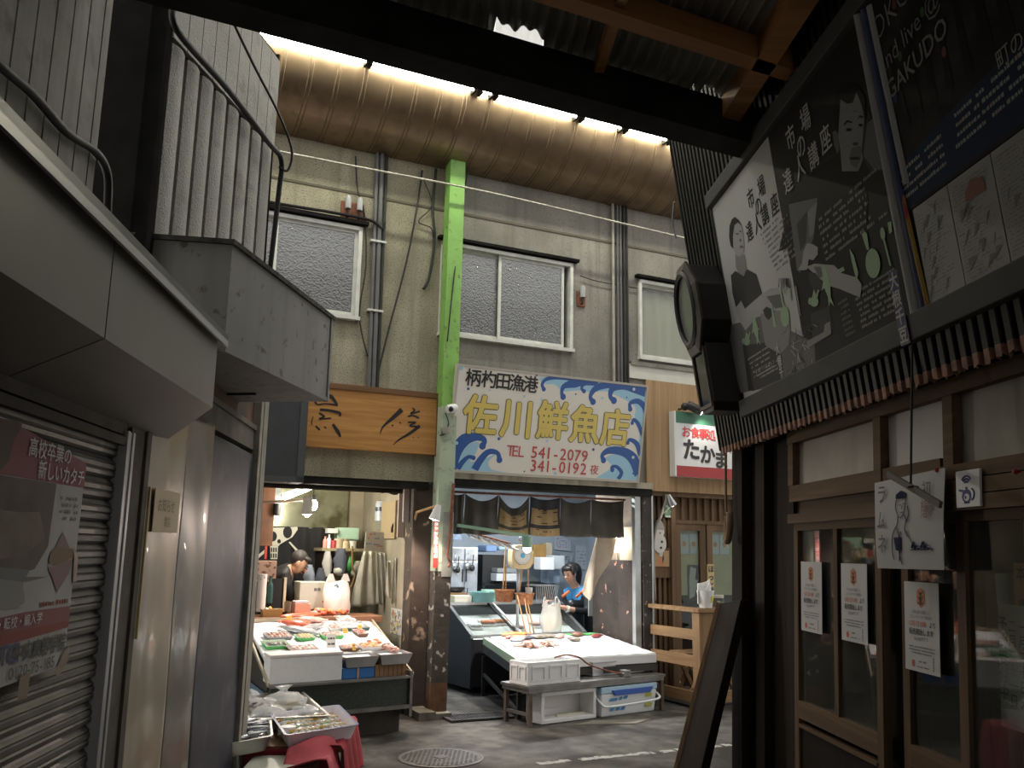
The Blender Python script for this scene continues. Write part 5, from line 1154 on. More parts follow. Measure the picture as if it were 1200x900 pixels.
stool(2.78, -.25, .50, 'low wooden folding stool seen between the railing boards, nearest the slats'); stool(3.06, -.38, .72, 'taller wooden stool standing behind the corner post of the railing')
# cup and jar on the counter
bx, bz = 2.60, .972
cu = thing('plastic_tub', F, (bx, -.74, bz), 'white plastic tub holding paper sheets on the corner of the railing counter', 'tub')
mb = MB(); mb.lathe([(.001, 0), (.062, 0), (.088, .17), (.083, .17), (.058, .01), (.001, .008)], (bx, -.74, bz), 20); mb.build('tub_body', mat('translucent white plastic', (.72, .72, .70), .4), parent=cu, smooth=rad(40))
mb = MB(); mb.grid(lambda u, v: (bx - .10 + .16 * u, -.75 + .02 * sin(u * 6), bz + .04 + v * (.17 + .035 * sin(u * 9))), 8, 4, thick=(0, .012, 0)); mb.grid(lambda u, v: (bx - .05 + .15 * u, -.71 + .02 * cos(u * 6), bz + .04 + v * (.19 + .05 * u)), 8, 4, thick=(0, .012, 0)); mb.build('paper_sheets', M_paper, parent=cu)
mb = MB(); mb.grid(lambda u, v: (bx + .090 * sin(.1 + u * .7) * (.78 + .17 * v), -.74 - .090 * cos(.1 + u * .7) * (.78 + .17 * v), bz + .05 + v * .065), 6, 2); mb.build('yellow_label', flat('yellow label', (.6, .55, .06)), parent=cu)
jx = 2.78
ja = thing('glass_jar', F, (jx, -.72, .965), 'clear jar with pale lid and small wrapped items beside the white tub', 'jar')
mb = MB(); mb.lathe([(.001, 0), (.052, 0), (.056, .01), (.056, .085), (.048, .10), (.001, .10)], (jx, -.72, .966), 18); mb.build('jar_glass', glassmat('jar glass', (.9, .92, .9), 1.4), parent=ja, smooth=rad(40))
mb = MB(); mb.lathe([(.001, 0), (.052, 0), (.052, .028), (.001, .03)], (jx, -.72, 1.066), 18); mb.build('lid', flat('pale lid', (.55, .54, .48)), parent=ja, smooth=rad(40))
mb = MB(); rj = random.Random(4)
for k in range(10): mb.ell((jx + rj.uniform(-.03, .03), -.72 + rj.uniform(-.03, .03), .985 + rj.uniform(0, .05)), (.016, .012, .01), 8, 5, k % 3)
mb.build('wrapped_sweets', [flat('sweet red', (.45, .1, .06)), flat('sweet pale', (.6, .55, .45)), flat('sweet green', (.3, .35, .15))], parent=ja, smooth=True)
# ================================================================ stalls, goods
def fish(mb, c, L_, H_, W_, head=0., m=0, mt=None, roll=0., arch=0., n=10, M0=None):
    # laid on its side: body along x, flat on z
    prof = [(-.5, .02), (-.47, .28), (-.40, .62), (-.28, .92), (-.12, 1.), (.08, .9), (.25, .6), (.36, .32), (.42, .2)]
    M = (M0 or Matrix.Identity(4)) @ Matrix.Translation(Vector(c)) @ Matrix.Rotation(head, 4, 'Z') @ Matrix.Rotation(roll, 4, 'X')
    rings = []
    for t, f in prof:
        rings.append([mb._v(M @ Vector((t * L_, f * H_ / 2 * cos(2 * pi * j / n) + arch * t * t, f ** .7 * W_ / 2 * sin(2 * pi * j / n) + W_ / 2))) for j in range(n)])
    for k in range(len(rings) - 1):
        for j in range(n): mb.face((rings[k][j], rings[k][(j + 1) % n], rings[k + 1][(j + 1) % n], rings[k + 1][j]), m)
    mb.face(rings[0][::-1], m); mb.face(rings[-1], m)
    a = lambda x, y, z=.0: M @ Vector((x * L_, y * H_ + arch * x * x, W_ / 2 + z))
    t2 = m if mt is None else mt
    for s in (-1, 1):
        e = .003 * s
        p = [a(.40, -.10, e), a(.50, -.42, e), (a(.47, 0, e)), a(.50, .42, e), a(.40, .10, e)]
        mb.poly(p if s > 0 else p[::-1], t2)
        p = [a(-.2, .47, e), a(-.02, .68, e), a(.2, .42, e), a(0, .40, e)]; mb.poly(p if s > 0 else p[::-1], t2)
        p = [a(.02, -.44, e), a(.16, -.62, e), a(.2, -.33, e)]; mb.poly(p if s > 0 else p[::-1], t2)
def octo(mb, c, r, rnd, m=0, arms=8):
    mb.ell((c[0], c[1], c[2] + r * .22), (r * .62, r * .5, r * .26), 12, 8, m, jit=.12)
    for k in range(arms):
        a = 2 * pi * k / arms + rnd.uniform(-.2, .2); l = r * rnd.uniform(.8, 1.3); b = a + rnd.uniform(-.9, .9)
        P = [(c[0] + .3 * r * cos(a), c[1] + .3 * r * sin(a), c[2] + r * .2), (c[0] + .75 * r * cos(a), c[1] + .75 * r * sin(a), c[2] + .12 * r), (c[0] + .75 * r * cos(a) + .45 * l * cos(b), c[1] + .75 * r * sin(a) + .45 * l * sin(b), c[2] + .10 * r)]
        P = catmull(P, 5); mb.tube(P, [r * .17 * (1 - .75 * q / (len(P) - 1)) for q in range(len(P))], 7, m)
def tray(mb, x0, x1, y0, y1, z0, z1, t=.006, fl=.02, zf=None, m=0):
    # open tray with flared walls; zf gives the plane height at (x, y)
    h = zf or (lambda x, y: 0.)
    o = [(x0, y0), (x1, y0), (x1, y1), (x0, y1)]; i = [(x0 + fl, y0 + fl), (x1 - fl, y0 + fl), (x1 - fl, y1 - fl), (x0 + fl, y1 - fl)]
    ir = [(x0 + t, y0 + t), (x1 - t, y0 + t), (x1 - t, y1 - t), (x0 + t, y1 - t)]
    B_ = [mb._v((x, y, h(x, y) + z0)) for x, y in i]; T_ = [mb._v((x, y, h(x, y) + z1)) for x, y in o]; T2 = [mb._v((x, y, h(x, y) + z1)) for x, y in ir]; B2 = [mb._v((x + (t if x < (x0 + x1) / 2 else -t), y + (t if y < (y0 + y1) / 2 else -t), h(x, y) + z0 + t)) for x, y in i]
    mb.face(B_[::-1], m); mb.face(B2, m)
    for k in range(4):
        j = (k + 1) % 4; mb.face((B_[k], B_[j], T_[j], T_[k]), m); mb.face((T_[k], T_[j], T2[j], T2[k]), m); mb.face((T2[k], T2[j], B2[j], B2[k]), m)
M_red = mat('red fish skin', (.62, .13, .07), .25, var=.25, scale=14, spec=.7)
M_orange = mat('orange fish flesh', (.75, .26, .09), .3, var=.3, scale=16)
M_silver = mat('silver fish skin', (.48, .50, .52), .22, metal=.35, var=.35, scale=12)
M_greyf = mat('grey brown fish skin', (.22, .19, .15), .28, var=.5, scale=14)
M_octo = mat('octopus skin', (.36, .17, .12), .3, var=.5, scale=18, col2=(.60, .42, .36), mix=.4, mscale=20)
M_pinkm = mat('pale pink flesh', (.72, .42, .36), .3, var=.25, scale=18)
M_film_ = mat('cling film', (.85, .85, .85), .12, alpha=.22, spec=.9)
M_bag = mat('thin plastic bag', (.80, .78, .74), .25, alpha=.55, spec=.7, bump=.5, bscale=18)
M_bagw = mat('white carrier bag', (.74, .68, .62), .35, var=.06, scale=5, bump=.5, bscale=14)
M_gtray = flat('bright green plastic', (.10, .50, .12), .4)
M_label = flat('price label white', (.78, .76, .72), .7); M_yel = flat('price label yellow', (.70, .48, .06), .6)
# ---------------------------------------------------------------- first stall
def SK(p): return Vector((p.x + .17 * p.y, p.y, p.z))
def zi1(x, y): return .63 + .21 * (y - .2)
def P1(px, py, h=0.):
    p = pln(S1, px, py, (0, -.21, 1), (0, .2, .63 + h)); return Vector((p.x - .17 * p.y, p.y, zi1(0, p.y)))
st = thing('fish_counter', S1, (-.27, .4, 0), 'sloping dark granite fronted fish counter of the left shop', 'counter')
M_gran = mat('dark green granite', (.035, .045, .038), .35, var=.5, scale=60, spec=.5)
mb = MB(SK); mb.box(-.86, .34, -.10, .0, .235, .445); mb.build('granite_front', M_gran, parent=st)
mb = MB(SK); mb.box(-.88, .36, -.13, .02, .445, .462); mb.box(-.88, .36, -.125, .0, .205, .235); mb.box(.335, .36, -.125, .0, .14, .50); mb.build('steel_edging', M_ssd, parent=st)
mb = MB(SK); mb.box(-.80, .30, .02, .9, .0, .21); mb.build('plinth', mat('dark rusty plinth', (.06, .05, .04), .7, var=.4, scale=6), parent=st)
mb = MB(SK); mb.hexa([(-.87, .0, .21), (.35, .0, .21), (.35, 1.15, .21), (-.87, 1.15, .21), (-.87, 0, .452), (.35, 0, .452), (.35, 1.15, .80), (-.87, 1.15, .80)]); mb.build('body', mat('dark counter body', (.045, .045, .045), .5), parent=st)
mb = MB(SK)
for x in (-.885, .36): mb.bar((x, -.12, .47), (x, 1.15, .845), .016, .03)
mb.bar((-.885, 1.15, .845), (.36, 1.15, .845), .02, .03); mb.build('brass_rail', mat('worn brass rail', (.42, .36, .26), .5, var=.2), parent=st)
mb = MB(SK); mb.box(-.90, -.89, .0, 1.1, .02, .40); mb.build('blue_side_sheet', flat('blue sheet', (.12, .20, .30), .5), parent=st)
mb = MB(SK); mb.grid(lambda u, v: (-.86 + 1.2 * u, .05 + 1.09 * v, zi1(0, .05 + 1.09 * v) + .004 * sin(u * 37 + v * 11) * sin(v * 29)), 60, 50, thick=(0, 0, -.03))
tag(mb.build('ice_bed', M_ice, S1, smooth=True), 'bed of crushed ice on the sloping granite counter', 'ice', kind='stuff')
def foambox(mb, x0, x1, y0, y1, z0, z1, t=.03, rim=.012):
    mb.box(x0, x1, y0, y1, z0, z0 + t); mb.box(x0, x1, y0, y0 + t, z0 + t, z1); mb.box(x0, x1, y1 - t, y1, z0 + t, z1); mb.box(x0, x0 + t, y0 + t, y1 - t, z0 + t, z1); mb.box(x1 - t, x1, y0 + t, y1 - t, z0 + t, z1)
t = thing('foam_box', S1, (-.58, .08, .462), 'long white foam box at the front left of the granite counter', 'box')
mb = MB(SK); mb.box(-.875, -.275, -.08, .155, .463, .66); mb.build('body', M_foam, parent=t, bev=.006)
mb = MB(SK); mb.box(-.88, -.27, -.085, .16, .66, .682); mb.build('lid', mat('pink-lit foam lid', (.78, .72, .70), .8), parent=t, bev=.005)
one(MB(SK).box(-.262, .02, -.06, .16, .463, .545), 'blue_crate', flat('blue plastic', (.03, .16, .45), .4), S1, 'blue plastic block under the steel trays at the front of the granite counter', 'crate', bev=.005)
one(MB(SK).box(-.135, -.12, -.066, -.061, .463, .575), 'wooden_stick', M_stick, S1, 'short pale stick upright against the blue plastic block', 'stick')
mb = MB(SK)
for k in range(7): mb.box(.03 + .042 * k, .068 + .042 * k, -.05, .16, .463, .55)
one(mb, 'plank_riser', M_brnv, S1, 'block of upright wooden planks at the front right of the granite counter', 'riser')
for (a, b, z, l) in ((-.26, .045, .56, 'left steel tray on the blue block, holding a white plate'), (.055, .36, .565, 'right steel tray on the planks, holding pale fish')):
    t = thing('steel_tray', S1, ((a + b) / 2, .05, z), l, 'tray', 'steel trays on the granite counter')
    mb = MB(SK); tray(mb, a, b, -.10, .17, z - .01, z + .075, .008, .03); mb.build('pan', M_ss, parent=t)
mb = MB(SK); mb.lathe([(.001, 0), (.09, .0), (.115, .015), (.112, .02), (.001, .008)], (-.10, .04, .60), 22, sy=.8); one(mb, 'white_plate', M_label, S1, 'white plate in the left steel tray', 'plate', smooth=rad(40))
mb = MB(SK)
for k in range(5): fish(mb, (.13 + .035 * k, .03 + .012 * (k % 2), .575), .2, .05, .035, 1.3, 0)
one(mb, 'fish_fillets', M_pinkm, S1, 'pale pink fillets lying in the right steel tray', 'fish', smooth=True)
# goods on the ice, each placed where it lies
FM = {'red': M_red, 'orange': M_orange, 'silver': M_silver, 'grey': M_greyf, 'pink': M_pinkm}
SL1 = Matrix.Rotation(math.atan(.21), 4, 'X')
def fish1(px, py, Ln, Hn, col, head, lab, grp='whole fish on the ice of the left stall', wd=.05):
    p = P1(px, py); q = SK(p); mb = MB(); fish(mb, (0, 0, 0), Ln * 1.15, Hn * 1.25, wd, head, 0, M0=SL1)
    for v in mb.v: v += q
    one(mb, 'fish', FM[col], S1, lab, 'fish', grp, smooth=True)
fish1(355, 724, .42, .075, 'red', .12, 'long slim red fish at the back left of the counter ice')
fish1(346, 735, .26, .11, 'red', 2.6, 'plump red fish just in front of the slim red one', wd=.07)
fish1(349, 742, .34, .11, 'silver', 2.4, 'big silver fish lying head down behind the middle green tray', wd=.06)
fish1(366, 738, .30, .09, 'silver', .5, 'silver fish beside the big one, tail to the right')
fish1(367, 729, .24, .09, 'pink', -.3, 'pale fish with a yellow tint behind the silver fish')
rq = random.Random(21)
def pile(px, py, n, sx, sy, mats_, lab, cat, name, kind='fish', fr1=True, size=.08, h=.03):
    mb = MB(); p = SK(P1(px, py))
    for k in range(n):
        c = (p.x + rq.uniform(-sx, sx), p.y + rq.uniform(-sy, sy)); z = zi1(0, c[1]) + rq.uniform(0, h); mi = rq.randrange(len(mats_))
        if kind == 'fish': fish(mb, (c[0], c[1], z), size * rq.uniform(.8, 1.2), size * .33, size * .3, rq.uniform(0, 6.28), mi)
        elif kind == 'shell': mb.ell((c[0], c[1], z + size * .2), (size * .4, size * .32, size * .22), 8, 6, mi, M=Matrix.Rotation(rq.uniform(0, 3), 4, 'Z') @ Matrix.Rotation(rq.uniform(-.4, .4), 4, 'X'))
    return one(mb, name, mats_, S1, lab, cat, smooth=True)
tag(pile(390, 720.5, 34, .13, .05, [M_red, M_orange], 'heap of red and orange fish along the back of the counter ice', 'fish', 'red_fish_heap', size=.13), kind='stuff')
tag(pile(374, 720, 9, .05, .03, [M_pinkm], 'small heap of pale pink fish beside the red heap', 'fish', 'pink_fish_heap', size=.10), kind='stuff')
tag(pile(458, 763, 16, .07, .06, [M_pinkm, M_octo], 'scattered pink and brown shellfish at the right edge of the counter ice', 'shellfish', 'shellfish_heap', kind='shell', size=.07), kind='stuff')
tag(pile(436, 757, 14, .08, .05, [M_label, M_orange, M_pinkm], 'pale and orange seafood pieces in front of the yellow tag', 'seafood', 'seafood_pieces', kind='shell', size=.06), kind='stuff')
def pack(px, py, w, d, tm, fillm, n, lab, film=True, kind='fish', rot=0., size=.07, name='seafood_tray', g='packed trays on the ice of the left stall'):
    w *= 1.18; d *= 1.25; p = SK(P1(px, py)); b = (p.x, p.y, p.z)
    t = thing(name, S1, b, lab, 'tray', g)
    zf = lambda x, y: .21 * (y - p.y)
    mb = MB(); tray(mb, p.x - w / 2, p.x + w / 2, p.y - d / 2, p.y + d / 2, p.z, p.z + .03, .004, .015, zf); mb.build('tray', tm, parent=t)
    mb = MB()
    for k in range(n):
        x = p.x + (k + .5 - n / 2) * (w - .05) / n; y = p.y + rq.uniform(-.01, .01)
        if kind == 'fish': fish(mb, (x, y, p.z + .012 + .21 * (y - p.y)), d * .85, size * .5, .028, pi / 2 + rq.uniform(-.3, .3), k % len(fillm))
        else:
            for q in range(3): mb.ell((x, p.y + (q - 1) * d * .26, p.z + .025 + .21 * (q - 1) * d * .26), (w / n * .5, d * .17, .018), 8, 5, (k + q) % len(fillm), jit=.1)
    mb.build('contents', fillm, parent=t, smooth=True)
    if film: mb = MB(); mb.hexa([(p.x + sx * w / 2, p.y + sy * d / 2, p.z + z + .21 * sy * d / 2) for z in (.031, .034) for sx, sy in ((-1, -1), (1, -1), (1, 1), (-1, 1))]); mb.build('cling_film', M_film_, parent=t)
    return t
M_bt = flat('brown tray', (.17, .08, .06), .4); M_gt2 = flat('grey tray', (.25, .26, .27), .4); M_wt = flat('white tray', (.75, .73, .72), .4)
pack(325, 748, .19, .12, M_gt2, [M_pinkm, M_octo], 5, 'grey tray of pinkish slices, furthest left on the ice', kind='x')
pack(323, 758, .18, .13, M_gtray, [M_greyf, M_silver], 5, 'green tray of small dark fish above the long foam box')
pack(357, 749.5, .14, .09, M_gtray, [flat('yellow flesh', (.65, .48, .25), .4)], 4, 'green tray of yellowish pieces in the middle of the ice', kind='x')
pack(388, 747, .17, .10, M_gtray, [M_octo, M_pinkm], 4, 'green tray with mottled shellfish right of the middle', kind='x')
pack(354, 763, .21, .10, M_bt, [M_pinkm, M_label], 5, 'brown tray of pale pink slices behind the foam box lid', kind='x')
pack(392, 738, .11, .09, M_wt, [M_octo, M_pinkm], 3, 'white tray of octopus pieces with a label', kind='x')
pack(404, 728, .15, .11, M_wt, [M_label, M_pinkm], 3, 'long white pack at the back right of the ice', kind='x')
pack(409, 762, .14, .08, M_bt, [M_pinkm], 4, 'brown tray of pink fillets behind the white plate', kind='x')
pack(412, 736, .24, .17, flat('teal tray', (.04, .11, .10), .4), [M_label, M_silver], 2, 'dark teal tray holding a white wrapped block at the back right', kind='x')
pack(422, 744, .09, .12, M_bt, [M_red, M_octo], 2, 'small red pack carrying a yellow tag', kind='x')
pack(433, 760, .18, .11, M_wt, [M_orange, flat('yellow flesh', (.65, .48, .25), .4)], 4, 'tray of yellow-orange roe at the right of the ice', kind='x')
for k, (px, py, w, h, m, l) in enumerate(((388, 762, .085, .11, M_label, 'larger white price card standing in front of the right green tray'), (388, 752, .07, .05, M_label, 'white price card lying behind the larger white one'), (415, 765, .03, .055, M_yel, 'yellow price tag standing in the left steel tray'), (422, 741, .045, .045, M_yel, 'yellow price tag on the small red pack'), (405, 745, .05, .04, M_yel, 'yellow price tag on the pale ice near the teal tray'), (339, 731, .05, .05, M_yel, 'yellow price tag on the plump red fish'))):
    p = SK(P1(px, py)); t = thing('price_card', S1, (p.x, p.y, p.z), l, 'price card', 'price cards on the left stall')
    mb = MB(); mb.hexa([(p.x - w / 2, p.y, p.z + .02), (p.x + w / 2, p.y, p.z + .02), (p.x + w / 2, p.y + .003, p.z + .02), (p.x - w / 2, p.y + .003, p.z + .02), (p.x - w / 2, p.y + .02, p.z + .02 + h), (p.x + w / 2, p.y + .02, p.z + .02 + h), (p.x + w / 2, p.y + .023, p.z + .02 + h), (p.x - w / 2, p.y + .023, p.z + .02 + h)]); mb.build('card', m, parent=t)
    mb = MB()
    for q in range(2): f = (q + .5) / 2.4; dashes(mb, p.x - w * .35, p.x + w * .35, p.z + .02 + h * f, h * .16, p.y + .02 * f - .002, 0, rq)
    mb.build('writing', flat('red writing', (.5, .08, .05)) if k > 1 else flat('ink', (.06, .06, .06)), parent=t)
# ledge and clutter behind the ice of the first stall
def at1(px, py, y): return pix(F, px, py, y)
led = MB(); a = F.to(F, 0, 0)
mb = MB(); mb.box(-1.62, -.40, .38, .80, .80, .86); one(mb, 'back_ledge', woodmat('red-brown ledge', (.18, .09, .05), (.28, .14, .08), axis=0), F, 'red-brown wooden ledge running behind the ice of the left stall', 'ledge', bev=.004)
def fbox(px0, py0, px1, py1, y, d, name, m, lab, cat, bev=.004, g=None):
    a = at1(px0, py0, y); b = at1(px1, py1, y)
    return one(MB().box(min(a.x, b.x), max(a.x, b.x), y, y + d, min(a.z, b.z), max(a.z, b.z)), name, m, F, lab, cat, g, bev=bev)
def fcyl(px, py0, py1, wpx, y, name, m, lab, cat, prof=None, g=None, n=16):
    a = at1(px, py0, y); b = at1(px, py1, y); w = (at1(px + wpx / 2, py1, y).x - at1(px - wpx / 2, py1, y).x) / 2; h = a.z - b.z
    pr = prof or [(.001, 0), (1, 0), (1, 1), (.001, 1)]
    return one(MB().lathe([(max(.001, r * w) if r > .01 else .001, z * h) for r, z in pr], (b.x, y + w, b.z), n), name, m, F, lab, cat, g, smooth=rad(40))
BOT = [(.0, 0), (1, 0), (1, .6), (.9, .7), (.4, .8), (.4, .95), (.45, .95), (.45, 1), (.0, 1)]
fcyl(306, 673, 717, 11, .55, 'paper_roll', mat('speckled paper roll', (.66, .58, .54), .7, col2=(.08, .06, .05), mix=.2, mscale=16, msharp=.02), 'white roll with dark marks standing on the left end of the ledge', 'roll')
fcyl(316, 675, 707, 8, .62, 'green_bottle', flat('dark green glass', (.03, .08, .07), .2), 'dark green bottle beside the white paper roll', 'bottle', BOT)
t = thing('framed_board', F, (-1.3, .66, .86), 'black board with a cream edge standing behind the bottles', 'board')
a = at1(319, 678, .68); b = at1(332, 717, .68); mb = MB(); mb.box(a.x, b.x, .68, .71, b.z, a.z); mb.build('board', flat('black board', (.015, .015, .015)), parent=t)
mb = MB(); mb.box(b.x - .012, b.x + .012, .665, .71, b.z, a.z + .01); mb.build('edge', flat('cream edge', (.62, .50, .34)), parent=t)
fbox(298, 657, 323, 682, .80, .12, 'patterned_box', mat('mottled pinkish tin', (.52, .34, .26), .4, col2=(.16, .08, .05), mix=.35, mscale=22, msharp=.03), 'mottled pink-brown box beside the bent person', 'box')
t = thing('basket_of_trinkets', F, (-1.45, .5, .86), 'small golden basket with coloured odds and ends on the ledge', 'basket')
a = at1(307, 706, .5); b = at1(331, 718, .5); mb = MB(); tray(mb, a.x, b.x, .46, .6, .862, .862 + (a.z - b.z) * .7, .008, .015); mb.build('basket_body', mat('golden wicker', (.45, .28, .10), .6, bump=.6, bscale=90), parent=t)
mb = MB()
for k in range(14): mb.ell((rq.uniform(a.x + .02, b.x - .02), rq.uniform(.48, .58), .885 + rq.uniform(0, .05)), (.018, .015, .02), 8, 5, k % 4)
mb.build('odds_and_ends', [flat('t yellow', (.65, .45, .1)), flat('t green', (.2, .3, .15)), flat('t red', (.6, .15, .08)), flat('t cream', (.7, .62, .5))], parent=t, smooth=True)
fcyl(338, 705, 717.5, 9, .5, 'glass_tumbler', mat('smoky glass', (.25, .2, .14), .1, alpha=.7), 'small brown glass tumbler on the ledge', 'tumbler', [(0, 0), (.85, 0), (1, 1), (.9, 1), (.75, .1), (0, .1)])
fbox(346, 708, 364, 718, .5, .13, 'wrapped_pack', flat('orange-pink pack', (.66, .34, .24)), 'lower orange-pink pack stacked on the ledge', 'pack', g='packs on the ledge')
fbox(346, 704.5, 362, 707.8, .5, .12, 'wrapped_pack', flat('pale pink pack', (.66, .52, .50)), 'upper pale pink pack stacked on the ledge', 'pack', g='packs on the ledge')
t = thing('foam_box', F, (-.95, .75, .86), 'pale grey-green foam box with small print behind the stacked packs', 'box')
a = at1(352, 682, .68); b = at1(383, 714, .68); mb = MB(); mb.box(a.x, b.x, .68, .95, b.z, a.z); mb.build('body', mat('grey-green foam', (.50, .50, .42), .8), parent=t, bev=.006)
mb = MB(); p = at1(372, 690, .68); mb.text('鮮魚', p.x, p.z - .02, .035, .679, off=.01, m=0); p = at1(377, 706, .68); dashes(mb, p.x - .04, p.x + .06, p.z, .02, .678, 1, rq); mb.build('print', [flat('ink', (.06, .06, .06)), flat('red writing', (.5, .08, .05))], parent=t)
def bag(fr, c, w, d, h, name, m, lab, handles=True, seed=0, cat='bag', lean=.0):
    rg = random.Random(seed); ph = [rg.uniform(0, 6) for _ in range(4)]
    t = thing(name, fr, c, lab, cat)
    def f(u, v):
        a = 2 * pi * u; s = .80 + .22 * sin(pi * min(v * .9 + .08, 1)) - .06 * v; wob = 1 + .05 * sin(3 * a + ph[0] + 4 * v) + .05 * sin(7 * a + ph[1] - 6 * v) + .04 * sin(13 * a + ph[3] + 5 * v)
        return (c[0] + w / 2 * cos(a) * s * wob + lean * v, c[1] + d / 2 * sin(a) * s * wob * (1 - .75 * v * v), c[2] + h * v * (1 + .06 * sin(2 * a + ph[2]) * v))
    mb = MB(); mb.grid(f, 32, 16); mb.poly([f(k / 32, 0) for k in range(32)][::-1]); mb.build('bag_body', m, parent=t, smooth=True, weld=True)
    if handles:
        for s in (-1, 1):
            mb = MB(); x = c[0] + s * w * .24 + lean
            P = catmull([(x - .02 * s, c[1] - .01, c[2] + h * .93), (x - .01, c[1], c[2] + h * 1.22), (x + .02 * s, c[1] + .01, c[2] + h * 1.28), (x + .035 * s, c[1], c[2] + h * 1.12), (x + .05 * s, c[1], c[2] + h * .92)], 5)
            for k in range(len(P) - 1): mb.bar(P[k], P[k + 1], .022, .006)
            mb.build('handle', m, parent=t)
    return t
a = at1(396, 716, .55); wd_ = at1(411, 716, .55).x - at1(380, 716, .55).x; hh = at1(396, 672, .55).z - a.z
t = bag(F, (a.x, .62, .86), wd_, .20, hh * .95, 'carrier_bag', M_bagw, 'bulging pinkish white carrier bag standing on the ledge of the left stall', seed=3, handles=False)
mb = MB()
for s in (-1, 1): mb.grid(lambda u, v, s=s: (a.x + s * wd_ * .28 + (u - .5) * wd_ * .36 * (1 - .6 * v), .60, .86 + hh * (.9 + .2 * v)), 4, 4, thick=(0, .004, 0))
mb.build('bag_ears', M_bagw, parent=t)
mb = MB(); mb.tube([(a.x - wd_ * .22, .515, .86 + hh * .78), (a.x - wd_ * .14, .508, .86 + hh * .82), (a.x - wd_ * .08, .505, .86 + hh * .74)], .012, 6); mb.build('printed_mark', flat('blue-grey print', (.15, .22, .28)), parent=t)
# left shop : posts, lamps and rods at the upper left
fbox(309, 568, 319, 640, .95, .08, 'brown_post', mat('brown paint', (.16, .07, .035), .6, var=.3), 'brown upright post inside the left shop under the dark grey box', 'post')
fbox(320, 571, 328, 596, 1.2, .04, 'blue_grey_board', flat('blue grey board', (.35, .40, .42)), 'blue-grey board beside the brown post in the left shop', 'board')
fcyl(325, 590, 604, 9, .9, 'black_pot', flat('black iron', (.03, .028, .025), .5), 'small black pot hanging below the blue-grey board', 'pot', [(0, 0), (.8, 0), (1, .3), (.9, 1), (0, 1)])
t = thing('tube_lamp', F, (-1.3, 1.1, 2.1), 'lit fluorescent tube slanting under the ceiling of the left shop', 'lamp')
a = at1(333, 584, 1.1); b = at1(371, 569, 1.1)
mb = MB(); mb.tube([a, b], .02, 10); mb.build('tube', mat('lit tube', (1, .98, .85), .4, emit=25, ecol=(1, .96, .80)), parent=t, smooth=True)
mb = MB(); mb.bar(Vector(a) + Vector((-.03, .0, .03)), Vector(b) + Vector((.03, 0, .03)), .05, .03); mb.build('batten', M_white, parent=t)
lamp('tube_light', 'POINT', F, ((a.x + b.x) / 2, .95, (a.z + b.z) / 2 - .05), 13, (1, .95, .80), .12)
mb = MB(); mb.tube([at1(302, 589, .5), at1(355, 586, .5)], .012, 8); one(mb, 'pink_rod', flat('pinkish rod', (.50, .36, .28), .5), F, 'pinkish rod running across the upper left of the left shop', 'rod', smooth=True)
a = at1(361, 583, .45)
t = thing('cylinder_lamp', F, (a.x, .45, a.z), 'white cylindrical hanging lamp at the end of the pinkish rod', 'lamp')
b = at1(361, 603, .45); w = .055
mb = MB(); mb.lathe([(.001, 0), (w * .8, 0), (w, -(a.z - b.z)), (w * .92, -(a.z - b.z)), (w * .72, -.012), (.001, -.012)], a, 18); mb.build('lamp_shade', M_white, parent=t, smooth=rad(40))
c = at1(367, 598, .45); mb = MB(); mb.ell((a.x, .45, b.z + .02), (.035, .035, .045)); mb.build('bulb', mat('lit bulb', (1, .95, .85)), parent=t, smooth=True)
lamp('cylinder_light', 'SPOT', F, (a.x, .45, b.z - .05), 55, (1, .86, .76), .04, aim=(-1.0, -.35, .7), spot=rad(140))
a = at1(367, 592, .75); t = thing('bare_bulb', F, (a.x, .75, a.z), 'glaring bare bulb just right of the white cylindrical lamp', 'bulb')
mb = MB(); mb.ell(a, (.045, .045, .055)); mb.build('bulb_glass', mat('glaring bulb', (1, .95, .85), .4, emit=90, ecol=(1, .95, .82)), parent=t, smooth=True)
mb = MB(); mb.lathe([(.001, .05), (.022, .05), (.022, .1), (.001, .1)], a, 10); mb.tube([(a.x, .75, a.z + .1), (a.x, .75, 2.32)], .005, 6); mb.build('socket', M_blackm, parent=t)
lamp('bare_bulb_light', 'POINT', F, (a.x, .70, a.z - .07), 16, (1, .93, .80), .05)
# skull banner
t = thing('skull_banner', F, (-1.2, 1.7, 1.0), 'black cloth banner with a white skull and crossed bones behind the bent person', 'banner')
a = at1(298, 616, 1.68); b = at1(388, 712, 1.68)
mb = MB(); mb.grid(lambda u, v: (a.x - .2 + u * (b.x - a.x + .2), 1.685 + .02 * sin(u * 40 + v * 3) * (.3 + u), b.z + v * (a.z - b.z)), 60, 6, thick=(0, .004, 0)); mb.build('cloth', mat('black cloth', (.018, .018, .02), .9), parent=t, smooth=True)
mb = MB()
def sk(pts, m, y=1.652): patch(mb, [((p := at1(300 + x / 5.62, 560 + yv / 5.62, y)).x, p.z) for x, yv in pts], y, m)
sk([(75, 330), (80, 400), (100, 440), (150, 450), (155, 440), (240, 390), (275, 340), (272, 322)], 0); sk([(92, 440), (145, 450), (140, 535), (95, 535)], 0, 1.651)
for c, r in (((110, 385), (28, 34)), ((208, 358), (30, 40)), ((152, 418), (12, 14))): sk(ellp(c[0], c[1], r[0], r[1], 16), 1, 1.649)
for k in range(3): sk([(98 + 15 * k, 458), (107 + 15 * k, 460), (106 + 15 * k, 490), (97 + 15 * k, 488)], 1, 1.649); sk([(97 + 15 * k, 497), (106 + 15 * k, 499), (105 + 15 * k, 528), (96 + 15 * k, 526)], 1, 1.649)
sk([(0, 520), (60, 470), (66, 486), (6, 540)], 0); sk(ellp(2, 522, 16, 16, 12), 0, 1.651)
